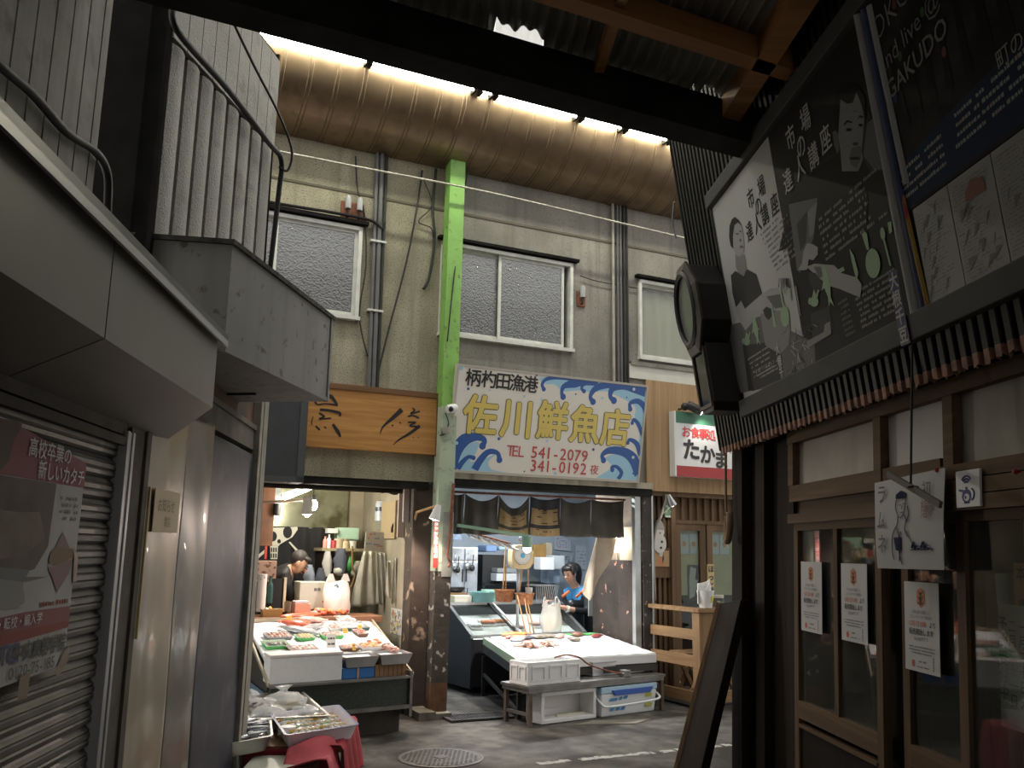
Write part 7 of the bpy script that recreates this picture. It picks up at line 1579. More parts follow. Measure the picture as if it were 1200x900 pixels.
# display case
def C3(p): return Vector((p.x + .2 * (p.y - 1.5) * (0 if p.x > 1 else 1), p.y, p.z))
dc = thing('display_case', S3, (.95, 1.85, 0), 'black sided refrigerated display case with sloping glass behind the ice table', 'display case')
for n, (a, b) in enumerate(((.22, .25), (1.68, 1.71))):
    mb = MB(); mb.prismx([(1.42, .06), (1.42, .60), (2.02, .90), (2.35, .90), (2.35, .06)], a, b); mb.build('side_panel', M_blackm, parent=dc, bev=.004)
    mb = MB(); mb.bar(((a + b) / 2, 1.42, .605), ((a + b) / 2, 2.02, .905), .035, .012); mb.build('steel_trim', M_ssd, parent=dc)
mb = MB(); mb.box(.25, 1.68, 1.42, 1.45, .08, .56); mb.box(.25, 1.68, 2.30, 2.35, .08, .88); mb.build('front_panel', M_blackm, parent=dc)
mb = MB(); mb.hexa([(.25, 1.45, .50), (1.68, 1.45, .50), (1.68, 2.05, .74), (.25, 2.05, .74), (.25, 1.45, .53), (1.68, 1.45, .53), (1.68, 2.05, .77), (.25, 2.05, .77)]); mb.build('white_deck', mat('frosty white deck', (.66, .66, .62), .5, var=.15, scale=9), parent=dc)
mb = MB(); mb.box(.22, 1.71, 1.40, 1.44, .575, .61); mb.box(.22, 1.71, 2.0, 2.36, .885, .915); mb.build('steel_top', M_ss, parent=dc, bev=.003)
mb = MB(); mb.hexa([(.26, 1.44, .60), (1.67, 1.44, .60), (1.67, 2.0, .885), (.26, 2.0, .885), (.26, 1.44, .606), (1.67, 1.44, .606), (1.67, 2.0, .891), (.26, 2.0, .891)]); mb.build('sloping_glass', glassmat('case glass', (.95, .97, .96), 1.42, .02), parent=dc)
for x in (.80, .86): mb = MB(); mb.bar((x, 1.44, .615), (x - .06, 2.0, .90), .022, .015); mb.build('divider_bar', M_blackm if x < .85 else M_white, parent=dc)
for k, (px, py, w, m, l) in enumerate(((571, 731, .20, M_orange, 'left orange pack of fish under the sloping glass'), (586, 730, .18, M_orange, 'right orange pack of fish under the sloping glass'), (556, 735, .14, M_label, 'white pack under the left end of the sloping glass'), (630, 733, .18, M_pinkm, 'pale pink tray under the right half of the sloping glass'), (606, 737, .14, M_octo, 'brown pack beside the divider bar under the glass'))):
    p = pln(S3, px, py, (0, -.4, 1), (0, 1.45, .535)); t = thing('case_pack', S3, (p.x, p.y, p.z), l, 'pack', 'packs in the display case')
    zf = lambda x, y: .4 * (y - p.y)
    mb = MB(); tray(mb, p.x - w / 2, p.x + w / 2, p.y - .07, p.y + .07, p.z, p.z + .025, .004, .012, zf); mb.build('tray', M_wt, parent=t)
    mb = MB()
    for j in range(4): fish(mb, (p.x + (j - 1.5) * w / 4.6, p.y, p.z + .012), .11, .05, .03, pi / 2 + .2 * (j % 2), 0)
    mb.build('contents', m, parent=t, smooth=True)
# ---------------------------------------------------------------- counter clutter of the second shop (on the case top)
def c3(px, py): return pln(S3, px, py, (0, 0, 1), (0, 0, .915))
def on3(px, py, wpx, h, name, m, lab, cat, prof=None, g=None, n=16, d=0.):
    p = c3(px, py); w = abs(c3(px + wpx / 2, py).x - c3(px - wpx / 2, py).x) / 2; y = min(max(p.y, 2.05), 2.6)
    pr = prof or [(.0, 0), (1, 0), (1, 1), (.0, 1)]
    return one(MB().lathe([(max(.001, r * w), z * h) for r, z in pr], (p.x, y + d, .916), n), name, m, S3, lab, cat, g, smooth=rad(40))
def onbox(px, py, wpx, dpt, h, name, m, lab, cat, g=None, dz=0., d=0.):
    p = c3(px, py); w = abs(c3(px + wpx / 2, py).x - c3(px - wpx / 2, py).x) / 2; y = min(max(p.y, 2.03), 2.5)
    return one(MB().box(p.x - w, p.x + w, y + d, y + d + dpt, .916 + dz, .916 + dz + h), name, m, S3, lab, cat, g, bev=.004)
onbox(543, 712, 24, .16, .035, 'tray_stack', mat('white tray with brown rim', (.66, .56, .48), .6), 'flat white tray with a brown base at the left end of the case top', 'tray')
p = c3(557.5, 711); py_ = max(p.y, 2.05); t = thing('storage_jar', S3, (p.x, py_, .916), 'clear jar with yellow lid on the case top', 'jar')
mb = MB(); mb.lathe([(.001, 0), (.05, 0), (.05, .07), (.04, .078), (.001, .078)], (p.x, py_, .916), 16); mb.build('jar_body', mat('pale clear jar', (.42, .44, .36), .15, alpha=.85), parent=t, smooth=rad(40))
mb = MB(); mb.lathe([(.001, 0), (.046, 0), (.046, .025), (.001, .03)], (p.x, py_, .994), 14); mb.build('lid', flat('yellow cap', (.66, .44, .04), .4), parent=t, smooth=rad(40))
on3(564.5, 711, 7, .085, 'lime_cup', flat('lime plastic', (.42, .52, .08), .4), 'small lime green and white cup right of the clear jar', 'cup', [(0, 0), (.85, 0), (1, 1), (.9, 1), (.75, .1), (0, .1)])
on3(559, 701, 18, .03, 'green_bowl', flat('green bowl', (.05, .32, .18), .35), 'green bowl behind the yellow capped jar', 'bowl', [(0, 0), (.5, 0), (1, 1), (.94, 1), (.45, .15), (0, .1)], d=.15)
onbox(585, 711, 24, .14, .07, 'white_carton', flat('cream carton', (.68, .60, .48), .6), 'cream carton between the lime cup and the teal tub', 'carton')
onbox(577, 706, 9, .08, .075, 'red_white_pack', flat('pinkish pack', (.50, .22, .16), .6), 'small reddish pack left of the cream carton', 'pack', d=.05)
onbox(544, 705, 26, .2, .09, 'brown_crate', M_brnh, 'brown wooden crate behind the flat white tray', 'crate', d=.16)
p = c3(536, 704); mb = MB(); mb.lathe([(.001, 0), (.09, 0), (.13, .035), (.135, .055), (.125, .055), (.085, .012), (.001, .01)], (p.x, 2.4, 1.01), 20); mb.tube([(p.x - .12, 2.4, 1.06), (p.x - .26, 2.38, 1.08)], .012, 8); one(mb, 'frying_pan', flat('black iron', (.03, .028, .025), .5), S3, 'black frying pan on the brown crate at the left of the middle shop', 'pan', smooth=rad(40))
on3(613, 711, 33, .11, 'teal_tub', mat('teal plastic tub', (.16, .34, .34), .35), 'round teal plastic tub under the right wicker basket', 'tub', [(0, 0), (.85, 0), (1, .9), (1.04, 1), (.96, 1), (.8, .08), (0, .06)])
onbox(628, 711, 14, .12, .13, 'mint_carton', flat('mint carton', (.34, .56, .44), .5), 'mint green carton right of the teal tub', 'carton', d=.08)
# wicker baskets on rods
def wick(px0, px1, py0, py1, y, lab, rods):
    a = at1(px0, py0, y); b = at1(px1, py1, y); r = (b.x - a.x) / 2; cx = (a.x + b.x) / 2; h = a.z - b.z
    t = thing('wicker_basket', F, (cx, y, b.z), lab, 'basket', 'wicker baskets hung on sticks')
    mb = MB(); mb.lathe([(.001, 0), (r * .8, 0), (r * .98, h * .92), (r * 1.04, h * .95), (r * 1.03, h), (r * .94, h), (r * .75, .012), (.001, .012)], (cx, y, b.z), 26); mb.build('woven_body', M_wicker, parent=t, smooth=rad(40))
    for q in rods:
        mb = MB(); mb.tube([at1(*q[0], y), at1(*q[1], y)], .009, 6); mb.build('stick', M_stick, parent=t)
    return t
wick(580.5, 601.5, 691, 705, 1.1, 'left wicker basket, orange-brown, hung on two upright sticks', [((589.5, 690), (592.5, 640)), ((592.5, 690), (593, 662))])
wick(604.5, 624.5, 695, 708, .95, 'right wicker basket, holding a white cup above the teal tub', [((609, 692), (612, 666)), ((619, 692), (619, 668))])
p = at1(617, 695, .95); one(MB().lathe([(.001, 0), (.035, 0), (.042, .07), (.038, .07), (.032, .008), (.001, .006)], (p.x + .03, .95, p.z - .01), 16), 'white_cup', M_white, F, 'white and pink cup standing in the right wicker basket', 'cup', smooth=rad(40))
for k, (a, b) in enumerate((((606, 697), (617, 744)), ((614, 697), (622, 744)), ((617, 700), (626, 742)))):
    pa = at1(*a, .88); pb = P3(*b); pb = S3.to(F, pb.x, pb.y, pb.z)
    one(MB().tube([pa, pb], .008, 6), 'long_stick', M_stick, F, ('leftmost', 'middle', 'rightmost')[k] + ' of three long bamboo sticks slanting from the baskets to the glass case', 'stick', 'bamboo sticks', smooth=True)
# hanging scale with its stand
t = thing('dial_scale', F, (1.26, .95, 1.3), 'cream dial scale with a blue-centred face hanging above the baskets', 'scale')
a = at1(599.5, 638, .9); b = at1(624, 667, .9); cx, cz = (a.x + b.x) / 2, (a.z + b.z) / 2; w, h = (b.x - a.x) / 2, (a.z - b.z) / 2
def rbox(cx, cz, w, h, k, n=28): return [(cx + w * math.copysign(abs(cos(q)) ** k, cos(q)), cz + h * math.copysign(abs(sin(q)) ** k, sin(q))) for q in [2 * pi * j / n for j in range(n)]]
mb = MB(); mb.prism([(x - .012 * (z - cz) / h * 0, z) for x, z in rbox(cx, cz, w, h, .62)], .88, 1.0); sb = mb.build('body', M_cream, parent=t, bev=.008)
mb = MB(); mb.prism(ellp(cx - .01, cz + .015, w * .80, w * .80, 28), .868, .882); mb.build('bezel', flat('bezel', (.42, .33, .22), .4), parent=sb)
mb = MB(); mb.prism(ellp(cx - .01, cz + .015, w * .72, w * .72, 28), .862, .868); mb.build('dial_face', flat('dial grey-white', (.60, .58, .56), .4), parent=sb)
mb = MB(); patch(mb, ellp(cx - .01, cz + .015, w * .22, w * .22, 16), .8605, 0)
for k in range(40): q = 2 * pi * k / 40; r0, r1 = w * (.56 if k % 5 == 0 else .62), w * .68; patch(mb, [(cx - .01 + r0 * cos(q) - .0015, cz + .015 + r0 * sin(q)), (cx - .01 + r0 * cos(q) + .0015, cz + .015 + r0 * sin(q)), (cx - .01 + r1 * cos(q) + .0015, cz + .015 + r1 * sin(q)), (cx - .01 + r1 * cos(q) - .0015, cz + .015 + r1 * sin(q))], .861, 1)
mb.build('dial_marks', [flat('dial blue', (.08, .38, .60), .4), flat('dial ink', (.1, .1, .1))], parent=sb)
mb = MB(); mb.tube([(cx, .94, cz + h), (cx, .94, cz + h + .05)], .01, 6); mb.tube([(cx + .025 * cos(q), .94, cz + h + .06 + .025 * sin(q)) for q in [2 * pi * k / 12 for k in range(13)]], .006, 6); mb.build('hook', M_ssd, parent=t)
mb = MB(); p = at1(607, 690, 1.0); mb.tube([(at1(606.5, 666, 1.0)), p, (p.x, 1.0, .0)], .018, 8); one(mb, 'scale_stand', M_ss, F, 'steel post standing below the cream dial scale', 'post', smooth=True)
# green arm lamp
t = thing('arm_lamp', F, (.7, .32, 1.7), 'green arm lamp with a lit bulb reaching across below the curtains', 'lamp')
a = at1(536, 615.5, .14); b = at1(619, 628, .14)
mb = MB(); mb.bar(a, b, .03, .03); mb.build('arm', flat('pale green enamel', (.26, .42, .30), .4), parent=t, bev=.004)
p = at1(618, 629, .14); pb = at1(619, 642, .14)
mb = MB(); mb.lathe([(.001, 0), (.05, 0), (.055, -(p.z - pb.z)), (.048, -(p.z - pb.z)), (.04, -.01), (.001, -.012)], p, 18); mb.build('lamp_shade', flat('pale green enamel', (.26, .42, .30)), parent=t, smooth=rad(40))
mb = MB(); mb.ell((p.x, .14, pb.z - .005), (.042, .042, .045)); mb.build('bulb', mat('lit bulb', (1, .95, .85)), parent=t, smooth=True)
lamp('arm_light', 'SPOT', F, (p.x, .14, pb.z - .07), 95, (1, .95, .88), .05, aim=(1.35, -.15, .5), spot=rad(150))
t = thing('side_bulb', F, (2.30, .5, 1.6), 'glaring bare bulb by the beige board on the right side wall of the middle shop', 'bulb')
p = at1(722, 636, .45); mb = MB(); mb.ell(p, (.045, .045, .055)); mb.build('bulb_glass', mat('glaring bulb', (1, .95, .85)), parent=t, smooth=True)
mb = MB(); mb.lathe([(.02, -.06), (.022, -.06), (.022, -.11), (.001, -.11)], p, 10); mb.tube([(p.x, .45, p.z - .1), (p.x + .03, .47, p.z - .25)], .006, 6); mb.build('socket', M_white, parent=t)
lamp('side_bulb_light', 'POINT', F, (p.x - .07, .42, p.z), 4, (1, .92, .78), .05)
# curtains (noren)
rail = thing('curtain_rail', F, (1.2, .25, 2.05), 'thin dark rail carrying the row of short curtains in the middle shop', 'rail')
a = at1(524, 572, .25); b = at1(734, 583, .25); mb = MB(); mb.tube([(.07, .25, 2.075), (2.30, .25, 2.075)], .012, 8); mb.build('rod', M_rustplate, parent=rail, smooth=True)
M_nor = mat('brown-grey curtain cloth', (.085, .075, .062), .85, var=.2, scale=6, bump=.2, bscale=200); M_nor2 = mat('navy curtain cloth', (.05, .048, .055), .85, var=.2, scale=6)
edges = [(527, 544.3), (544.8, 584), (584.5, 620), (621, 656), (656.5, 692), (692.5, 731)]
labs = ['leftmost plain brown curtain beside the green post', 'second plain brown curtain from the green post', 'left printed curtain with tan picture patches', 'right printed curtain, navy edged, with tan picture patches', 'plain brown curtain right of the printed pair', 'rightmost plain brown curtain by the zinc post']
for k, (pa, pb) in enumerate(edges):
    x0 = at1(pa, 600, .25).x; x1 = at1(pb, 600, .25).x; sag = (.02, .07, .13, .03, .05, .02)[k]
    t = thing('short_curtain', F, ((x0 + x1) / 2, .25, 1.66), labs[k], 'curtain', 'row of short curtains')
    def cf(u, v, e=0., x0=x0, x1=x1, sag=sag): zt = 2.065 - sag * (1 - (2 * u - 1) ** 2); return (x0 + (x1 - x0) * u, .25 + (.018 * sin(u * 14 + k) + .014 * sin(u * 5 + v * 5)) * (.4 + .6 * (1 - v)) - e, 1.665 + (zt - 1.665) * v - .012 * sin(pi * u) * (1 - v))
    mb = MB(); mb.grid(cf, 28, 14, thick=(0, .004, 0)); cl = mb.build('cloth', M_nor2 if k == 3 else M_nor, parent=t, smooth=True)
    if k in (2, 3):
        mb = MB()
        for (u0, u1, v0, v1) in ((.04, .93, .30, .72), (.02, .96, .0, .20)): mb.grid(lambda u, v: cf(u0 + (u1 - u0) * u, v0 + (v1 - v0) * v, .004), 20, 8)
        mb.build('tan_patch', flat('tan print', (.40, .27, .13), .85), parent=cl, smooth=True)
        mb = MB(); q = random.Random(k)
        for j in range(16):
            u, v = q.uniform(.1, .82), q.choice([.05, .11, .16, .34, .38, .50, .62, .66, .69]); w_, h_ = q.uniform(.03, .16), q.uniform(.012, .03)
            mb.poly([cf(u, v, .006), cf(min(u + w_, .92), v, .006), cf(min(u + w_, .92), v + h_, .006), cf(u, v + h_, .006)], 1 if v in (.38, .5) and j % 3 == 0 else 0)
        mb.build('picture_print', [flat('dark print', (.03, .025, .025)), flat('rust print', (.35, .08, .04))], parent=cl)
# ceiling lamps of the middle shop
for k, (px, py, l) in enumerate(((541, 574, 'left white ceiling lamp above the curtains'), (640, 581, 'right white ceiling lamp above the curtains'))):
    p = at1(px, py, 1.1); t = thing('ceiling_lamp', F, (p.x, 1.1, 2.25), l, 'lamp', 'ceiling lamps of the middle shop')
    mb = MB(); mb.box(p.x - .3, p.x + .3, 1.02, 1.18, 2.31, 2.355); mb.build('housing', M_white, parent=t, bev=.004)
    mb = MB(); mb.box(p.x - .28, p.x + .28, 1.04, 1.16, 2.285, 2.31); mb.build('diffuser', mat('lit diffuser', (.9, .97, 1), .4, emit=9, ecol=(.86, .95, 1)), parent=t, bev=.004)
    lamp('ceiling_light', 'AREA', F, (p.x, 1.1, 2.27), 34, (.86, .94, 1), .5, sizey=.12, aim=(p.x, 1.1, 0))
# back of the middle shop
YB = 2.3
def bb(x0, y0, x1, y1, y, d, name, m, lab, cat, g=None, bev=.004): return fbox(x0, y0, x1, y1, y, d, name, m, lab, cat, bev, g)
t = thing('steel_cabinet', F, (.95, 2.2, 0), 'tall shiny steel cabinet hung with ladles at the back left of the middle shop', 'cabinet')
a = at1(528, 641, 2.1); b = at1(559, 705, 2.1); mb = MB(); mb.box(a.x, b.x, 2.1, 2.6, 0, a.z); mb.build('body', M_ss, parent=t, bev=.005)
mx = (a.x + b.x) / 2; zs = at1(540, 657, 2.1).z
for x0_, x1_, z0_, z1_ in ((a.x + .01, mx - .008, .5, zs - .01), (mx + .008, b.x - .01, .5, zs - .01), (a.x + .01, mx - .008, zs + .01, a.z - .01), (mx + .008, b.x - .01, zs + .01, a.z - .01)):
    mb = MB(); mb.box(x0_, x1_, 2.085, 2.1, z0_, z1_); mb.build('door', mat('pale steel door', (.50, .54, .60), .3, metal=.6, var=.2, scale=7), parent=t, bev=.004)
mb = MB(); mb.box(mx - .03, mx - .018, 2.07, 2.085, zs - .25, zs - .1); mb.box(mx + .018, mx + .03, 2.07, 2.085, zs - .25, zs - .1); mb.build('handle', M_blackm, parent=t)
for k, (px, py) in enumerate(((534, 648), (538, 652), (549, 648), (555, 650), (537, 690), (548, 689))):
    p = at1(px, py, 2.05); mb = MB(); mb.tube([p, (p.x - .01, 2.05, p.z - .13)], .007, 6); mb.ell((p.x - .012, 2.05, p.z - .16), (.035, .02, .04), 10, 6); one(mb, 'ladle', M_blackm if k % 2 else M_ss, F, ('black' if k % 2 else 'steel') + ' ladle hanging on the steel cabinet, ' + ('far left', 'second from left', 'third from left', 'rightmost', 'lower left', 'lower right')[k], 'ladle', 'ladles on the steel cabinet', smooth=True)
bb(525, 617, 541, 633, 1.9, .3, 'blue_stack', mat('stacked blue cloths', (.16, .20, .26), .7, var=.4, scale=14), 'stack of blue-grey folded sheets above the steel cabinet', 'stack')
t = thing('black_shelf', F, (1.5, 2.3, 0), 'black shelf unit in the middle of the back wall of the middle shop', 'shelf')
a = at1(566, 650, 2.3); b = at1(650, 683, 2.3); mb = MB(); mb.box(a.x, b.x, 2.3, 2.75, b.z - .03, b.z); mb.build('shelf_board', M_blackm, parent=t); mb = MB(); mb.box(a.x, b.x, 2.3, 2.75, .1, .13); mb.build('shelf_board', M_blackm, parent=t)
mb = MB(); mb.box(a.x, at1(594, 650, 2.3).x, 2.32, 2.75, b.z, a.z); mb.build('cabinet', M_blackm, parent=t, bev=.004)
mb = MB(); mb.box(a.x, a.x + .04, 2.3, 2.75, 0, a.z); mb.box(b.x - .04, b.x, 2.3, 2.75, 0, b.z); mb.build('upright', M_blackm, parent=t)
for k, (x0, y0, x1, y1, m, l) in enumerate(((583, 666, 609, 671, flat('grey tray', (.38, .38, .38)), 'upper grey tray of the pile'), (582, 672, 609, 681, flat('white crate', (.56, .56, .56)), 'lower white crate of the pile'))): bb(x0, y0, x1, y1, 2.15, .3, 'plastic_crate', m, l + ' on the black shelf behind the scale', 'crate', 'crates on the black shelf')
for k, (x0, y0, x1, y1, m, l) in enumerate(((570, 639, 583, 647, flat('blue bundle', (.20, .30, .50)), 'blue'), (585, 640, 598, 645, flat('pale cyan bundle', (.35, .52, .62)), 'pale cyan'))): bb(x0, y0, x1, y1, 2.25, .3, 'folded_bag', m, l + ' folded plastic bag on top of the black shelf cabinet', 'bag', 'folded bags', .02)
bb(625, 638, 640, 661, 2.3, .3, 'wooden_box', mat('orange brown wood box', (.36, .20, .06), .6, var=.2), 'orange-brown wooden box behind the printed curtains', 'box')
bb(640, 636, 647, 661, 2.35, .2, 'beige_box', flat('beige board', (.50, .42, .30)), 'narrow beige box right of the orange-brown wooden box', 'box')
for k, (pts, l) in enumerate((([(650, 627), (669, 633), (669, 646), (650, 644)], 'left white sheet with small red and blue print'), ([(675, 639), (692, 641), (692, 668), (674, 666)], 'right white sheet with a printed table'), ([(657, 650), (671, 652), (670, 662), (656, 660)], 'lower white sheet half covered by others'))):
    P4 = [at1(*q, 2.77) for q in pts]; t = thing('wall_sheet', F, (P4[0].x, 2.77, P4[3].z), l + ', back wall of the middle shop', 'notice', 'sheets on the back wall')
    mb = MB(); mb.hexa([(p.x, y, p.z) for y in (2.77,) for p in (P4[3], P4[2])] + [(p.x, 2.78, p.z) for p in (P4[2], P4[3])] + [(p.x, 2.77, p.z) for p in (P4[0], P4[1])] + [(p.x, 2.78, p.z) for p in (P4[1], P4[0])]); mb.build('sheet', flat('bluish paper', (.62, .68, .76)), parent=t)
    mb = MB(); x0, x1 = P4[3].x + .03, P4[2].x - .03
    for j in range(5): dashes(mb, x0, x1, P4[3].z + (P4[0].z - P4[3].z) * (.15 + .14 * j), .018, 2.768, j % 2 if k == 0 else 2, rq, .5)
    mb.build('print', [flat('faded red', (.5, .15, .1)), flat('faded blue', (.2, .22, .4)), flat('grey ink', (.2, .2, .22))], parent=t)
for k, (x0, y0, x1, y1, m, l) in enumerate(((634, 653, 650, 668, flat('white plastic', (.66, .68, .70)), 'white foam block'), (648, 651, 662, 667, flat('pale plastic', (.58, .62, .64)), 'pale plastic tub stack'), (642, 668, 656, 684, flat('dull blue cloth', (.36, .44, .56)), 'dull blue hanging cloth'))): bb(x0, y0, x1, y1, 2.0 + .1 * k, .2, ('foam_block', 'tub_stack', 'hanging_cloth')[k], m, l + ' behind the person at the back of the middle shop', ('block', 'tub', 'cloth')[k], None, .012)
t = thing('wire_basket', F, (1.85, 1.6, .9), 'grey wire basket in front of the person in the middle shop', 'basket')
a = at1(624, 686, 1.6); b = at1(650, 706, 1.6)
for k in range(12):
    q = k / 11; mb = MB(); mb.tube([(a.x + (b.x - a.x) * (.1 + .8 * q), 1.55, b.z), (a.x + (b.x - a.x) * q, 1.5, a.z)], .006, 5); mb.build('wire', M_ss, parent=t)
for z, e in ((a.z, 0.), (b.z, .1)): mb = MB(); mb.tube([(a.x + (b.x - a.x) * e, 1.5, z), (b.x - (b.x - a.x) * e, 1.5, z), (b.x - (b.x - a.x) * e, 1.75, z), (a.x + (b.x - a.x) * e, 1.75, z), (a.x + (b.x - a.x) * e, 1.5, z)], .008, 6); mb.build('rim', M_ss, parent=t)
mb = MB(); mb.ell(at1(651, 709, 1.35), (.12, .08, .05), 14, 8, jit=.1); one(mb, 'foil_bundle', mat('grey plastic bundle', (.10, .10, .11), .3, bump=.8, bscale=25), F, 'dark grey plastic bundle under the hands of the person', 'bundle', smooth=True)
# hanging oilskin
cloth([(700, 624), (704, 622), (724, 632)], [(684, 694), (690, 704), (699, 688), (712, 662)], .36, 'oilskin_apron', mat('beige clear oilskin', (.46, .38, .29), .4, var=.15, bump=.4, bscale=10), 'beige oilskin apron hanging from a hook beside the glaring side bulb', 'apron', .03, 9, 1)
p = at1(702, 624, .35); mb = MB(); mb.ell((p.x, .35, p.z), (.03, .03, .05)); one(mb, 'clip', flat('chrome clip', (.6, .6, .6), .2), F, 'pale clip from which the oilskin apron hangs', 'clip', smooth=True)
bb(690, 697, 701, 722, 1.2, .02, 'grey_towel', flat('grey towel', (.38, .36, .33), .9), 'grey towel hanging behind the person by the flaked wall', 'towel')
# squid rack under the curtains
t = thing('utensil_rack', F, (.9, .9, 1.5), 'drying rack of pale tools hanging under the green arm lamp', 'rack')
mb = MB(); mb.tube([at1(541, 621, .8), at1(598, 637, .8)], .012, 6); mb.build('rod', M_rustplate, parent=t)
for k in range(9):
    f = k / 8; p = at1(546 + 49 * f, 623 + 13 * f, .8); mb = MB(); mb.tube([p, (p.x + .05, .8, p.z - .05), (p.x + .14, .8, p.z - .08)], [.008, .014, .010], 6); mb.build('tool', flat('pale tool', (.46, .38, .30)) if k % 2 else M_ss, parent=t)
# ---------------------------------------------------------------- ground
mb = MB(); c = F.w(-.60, -1.70)
mb.lathe([(.001, 0), (.31, 0), (.315, .004), (.30, .006), (.29, .003), (.28, .003), (.275, .006), (.001, .006)], (c.x, c.y, .001), 40)
for i in range(-8, 9):
    for j in range(-8, 9):
        x, y = i * .032, j * .032
        if .06 < math.hypot(x, y) < .265: mb.box(c.x + x - .010, c.x + x + .010, c.y + y - .010, c.y + y + .010, .006, .010)
mb.lathe([(.001, 0), (.05, 0), (.05, .005), (.001, .005)], (c.x, c.y, .006), 18)
one(mb, 'manhole_cover', mat('worn iron cover', (.075, .068, .058), .5, metal=.4, var=.4, scale=20), G, 'round cast iron manhole cover in the street in front of the left shop', 'manhole cover')
mb = MB(); rl_ = random.Random(12)
for k in range(46):
    u = -.02 + 1.75 * k / 46
    if rl_.random() < .88: a0, a1 = rl_.uniform(-.05, -.03), rl_.uniform(.02, .05); mb.box(u, u + .036 + rl_.uniform(0, .006), -2.13 + a0 + .0 * u, -2.13 + a1, .0, .0025)
one(mb, 'road_marking', mat('worn white road paint', (.42, .42, .40), .8, col2=(.12, .12, .11), mix=.35, mscale=18), F, 'worn white line painted across the street', 'road marking')
t = thing('drain_grate', F, (.3, -.42, 0), 'black slotted drain grate by the foot of the green post', 'grate')
mb = MB(); framed(-.02, .60, -.50, -.22, 0, 1, .025, mb); mb2 = MB()
for x0, x1, y0, y1 in ((-.02, .60, -.50, -.475), (-.02, .60, -.245, -.22), (-.02, .005, -.475, -.245), (.575, .60, -.475, -.245)): mb2.box(x0, x1, y0, y1, .001, .022)
mb2.build('frame', M_fr, parent=t)
for k in range(18): x = .02 + k * .031; mb = MB(); mb.box(x, x + .014, -.475, -.245, .002, .018); mb.build('bar', M_fr, parent=t)
one(MB().prismz([(.95, -.98), (1.5, -1.12), (1.75, -.98), (1.2, -.86)], .0, .008), 'concrete_patch', mat('pale concrete patch', (.20, .18, .15), .7, var=.2), F, 'pale concrete slab let into the street below the cooler box', 'slab')
one(MB().box(2.5, 3.1, -.62, .0, .0, .02), 'dark_mat', flat('dark rubber mat', (.03, .03, .03), .8), F, 'dark mat on the ground behind the wooden railing', 'mat')
# ================================================================ people
def near(p, a, b):
    d = b - a; t = max(0, min(1, (p - a).dot(d) / max(d.length_squared, 1e-9))); return (a + d * t - p).length
def body(nodes, edges, mats, parent, root):
    names = list(nodes); me = bpy.data.meshes.new('body'); b = Vector(parent['_b'])
    me.from_pydata([Vector(nodes[n][0]) - b for n in names], [(names.index(a), names.index(c)) for a, c, *_ in edges], [])
    o = bpy.data.objects.new('body', me); COL.objects.link(o)
    md = o.modifiers.new('Skin', 'SKIN'); md.use_smooth_shade = True
    sv = me.skin_vertices[0].data
    for k, n in enumerate(names):
        r = nodes[n][1]; sv[k].radius = r if isinstance(r, tuple) else (r, r); sv[k].use_root = (n == root)
    s = o.modifiers.new('Sub', 'SUBSURF'); s.levels = 2; s.render_levels = 2
    dg = bpy.context.evaluated_depsgraph_get(); m2 = bpy.data.meshes.new_from_object(o.evaluated_get(dg))
    bpy.data.objects.remove(o); bpy.data.meshes.remove(me)
    m2.name = 'body'; m2.materials.clear()
    for mm in mats: m2.materials.append(mm)
    seg = [(Vector(nodes[a][0]) - b, Vector(nodes[c][0]) - b, mi) for a, c, mi in edges]
    for p in m2.polygons:
        c = p.center; p.material_index = min(seg, key=lambda q: near(c, q[0], q[1]) )[2]; p.use_smooth = True
    o = bpy.data.objects.new('body', m2); COL.objects.link(o); o.parent = parent; return o
def hand(nodes, edges, wrist, palm, aim, side, s=1., mi=0, pre='l'):
    # palm and five bent fingers
    w = Vector(nodes[wrist][0]); p = Vector(palm); f = (p - w).normalized(); a = Vector(aim).normalized(); sd = Vector(side).normalized()
    nodes[pre + 'palm'] = (p, (.030 * s, .016 * s)); edges.append((wrist, pre + 'palm', mi))
    for k, (off, ln) in enumerate(((-.026, .062), (-.009, .072), (.009, .068), (.025, .055))):
        b0 = p + sd * off * s + f * .02 * s; b1 = b0 + (f * .6 + a * .5).normalized() * ln * .55 * s; b2 = b1 + (f * .2 + a).normalized() * ln * .5 * s
        for j, (q, r) in enumerate(((b0, .011), (b1, .010), (b2, .008))): nodes['%sf%d%d' % (pre, k, j)] = (q, r * s)
        edges += [(pre + 'palm', '%sf%d0' % (pre, k), mi), ('%sf%d0' % (pre, k), '%sf%d1' % (pre, k), mi), ('%sf%d1' % (pre, k), '%sf%d2' % (pre, k), mi)]
    t0 = w.lerp(p, .55) - sd * .034 * s; t1 = t0 - sd * .018 * s + f * .035 * s + a * .015 * s
    nodes[pre + 't0'] = (t0, .012 * s); nodes[pre + 't1'] = (t1, .009 * s); edges += [(wrist, pre + 't0', mi), (pre + 't0', pre + 't1', mi)]
M_skin = mat('skin', (.58, .33, .23), .5, var=.06); M_hair = mat('black hair', (.016, .013, .012), .4, bump=.5, bscale=80, stretch=(1, 1, .2)); M_hairg = mat('grey-brown hair', (.045, .038, .034), .6, bump=.5, bscale=80)
M_blk = mat('black work clothes', (.018, .018, .020), .6, var=.2); M_blue = mat('blue jacket yoke', (.05, .24, .48), .55, var=.12, scale=8); M_orgs = flat('orange stripe', (.75, .18, .05), .6)
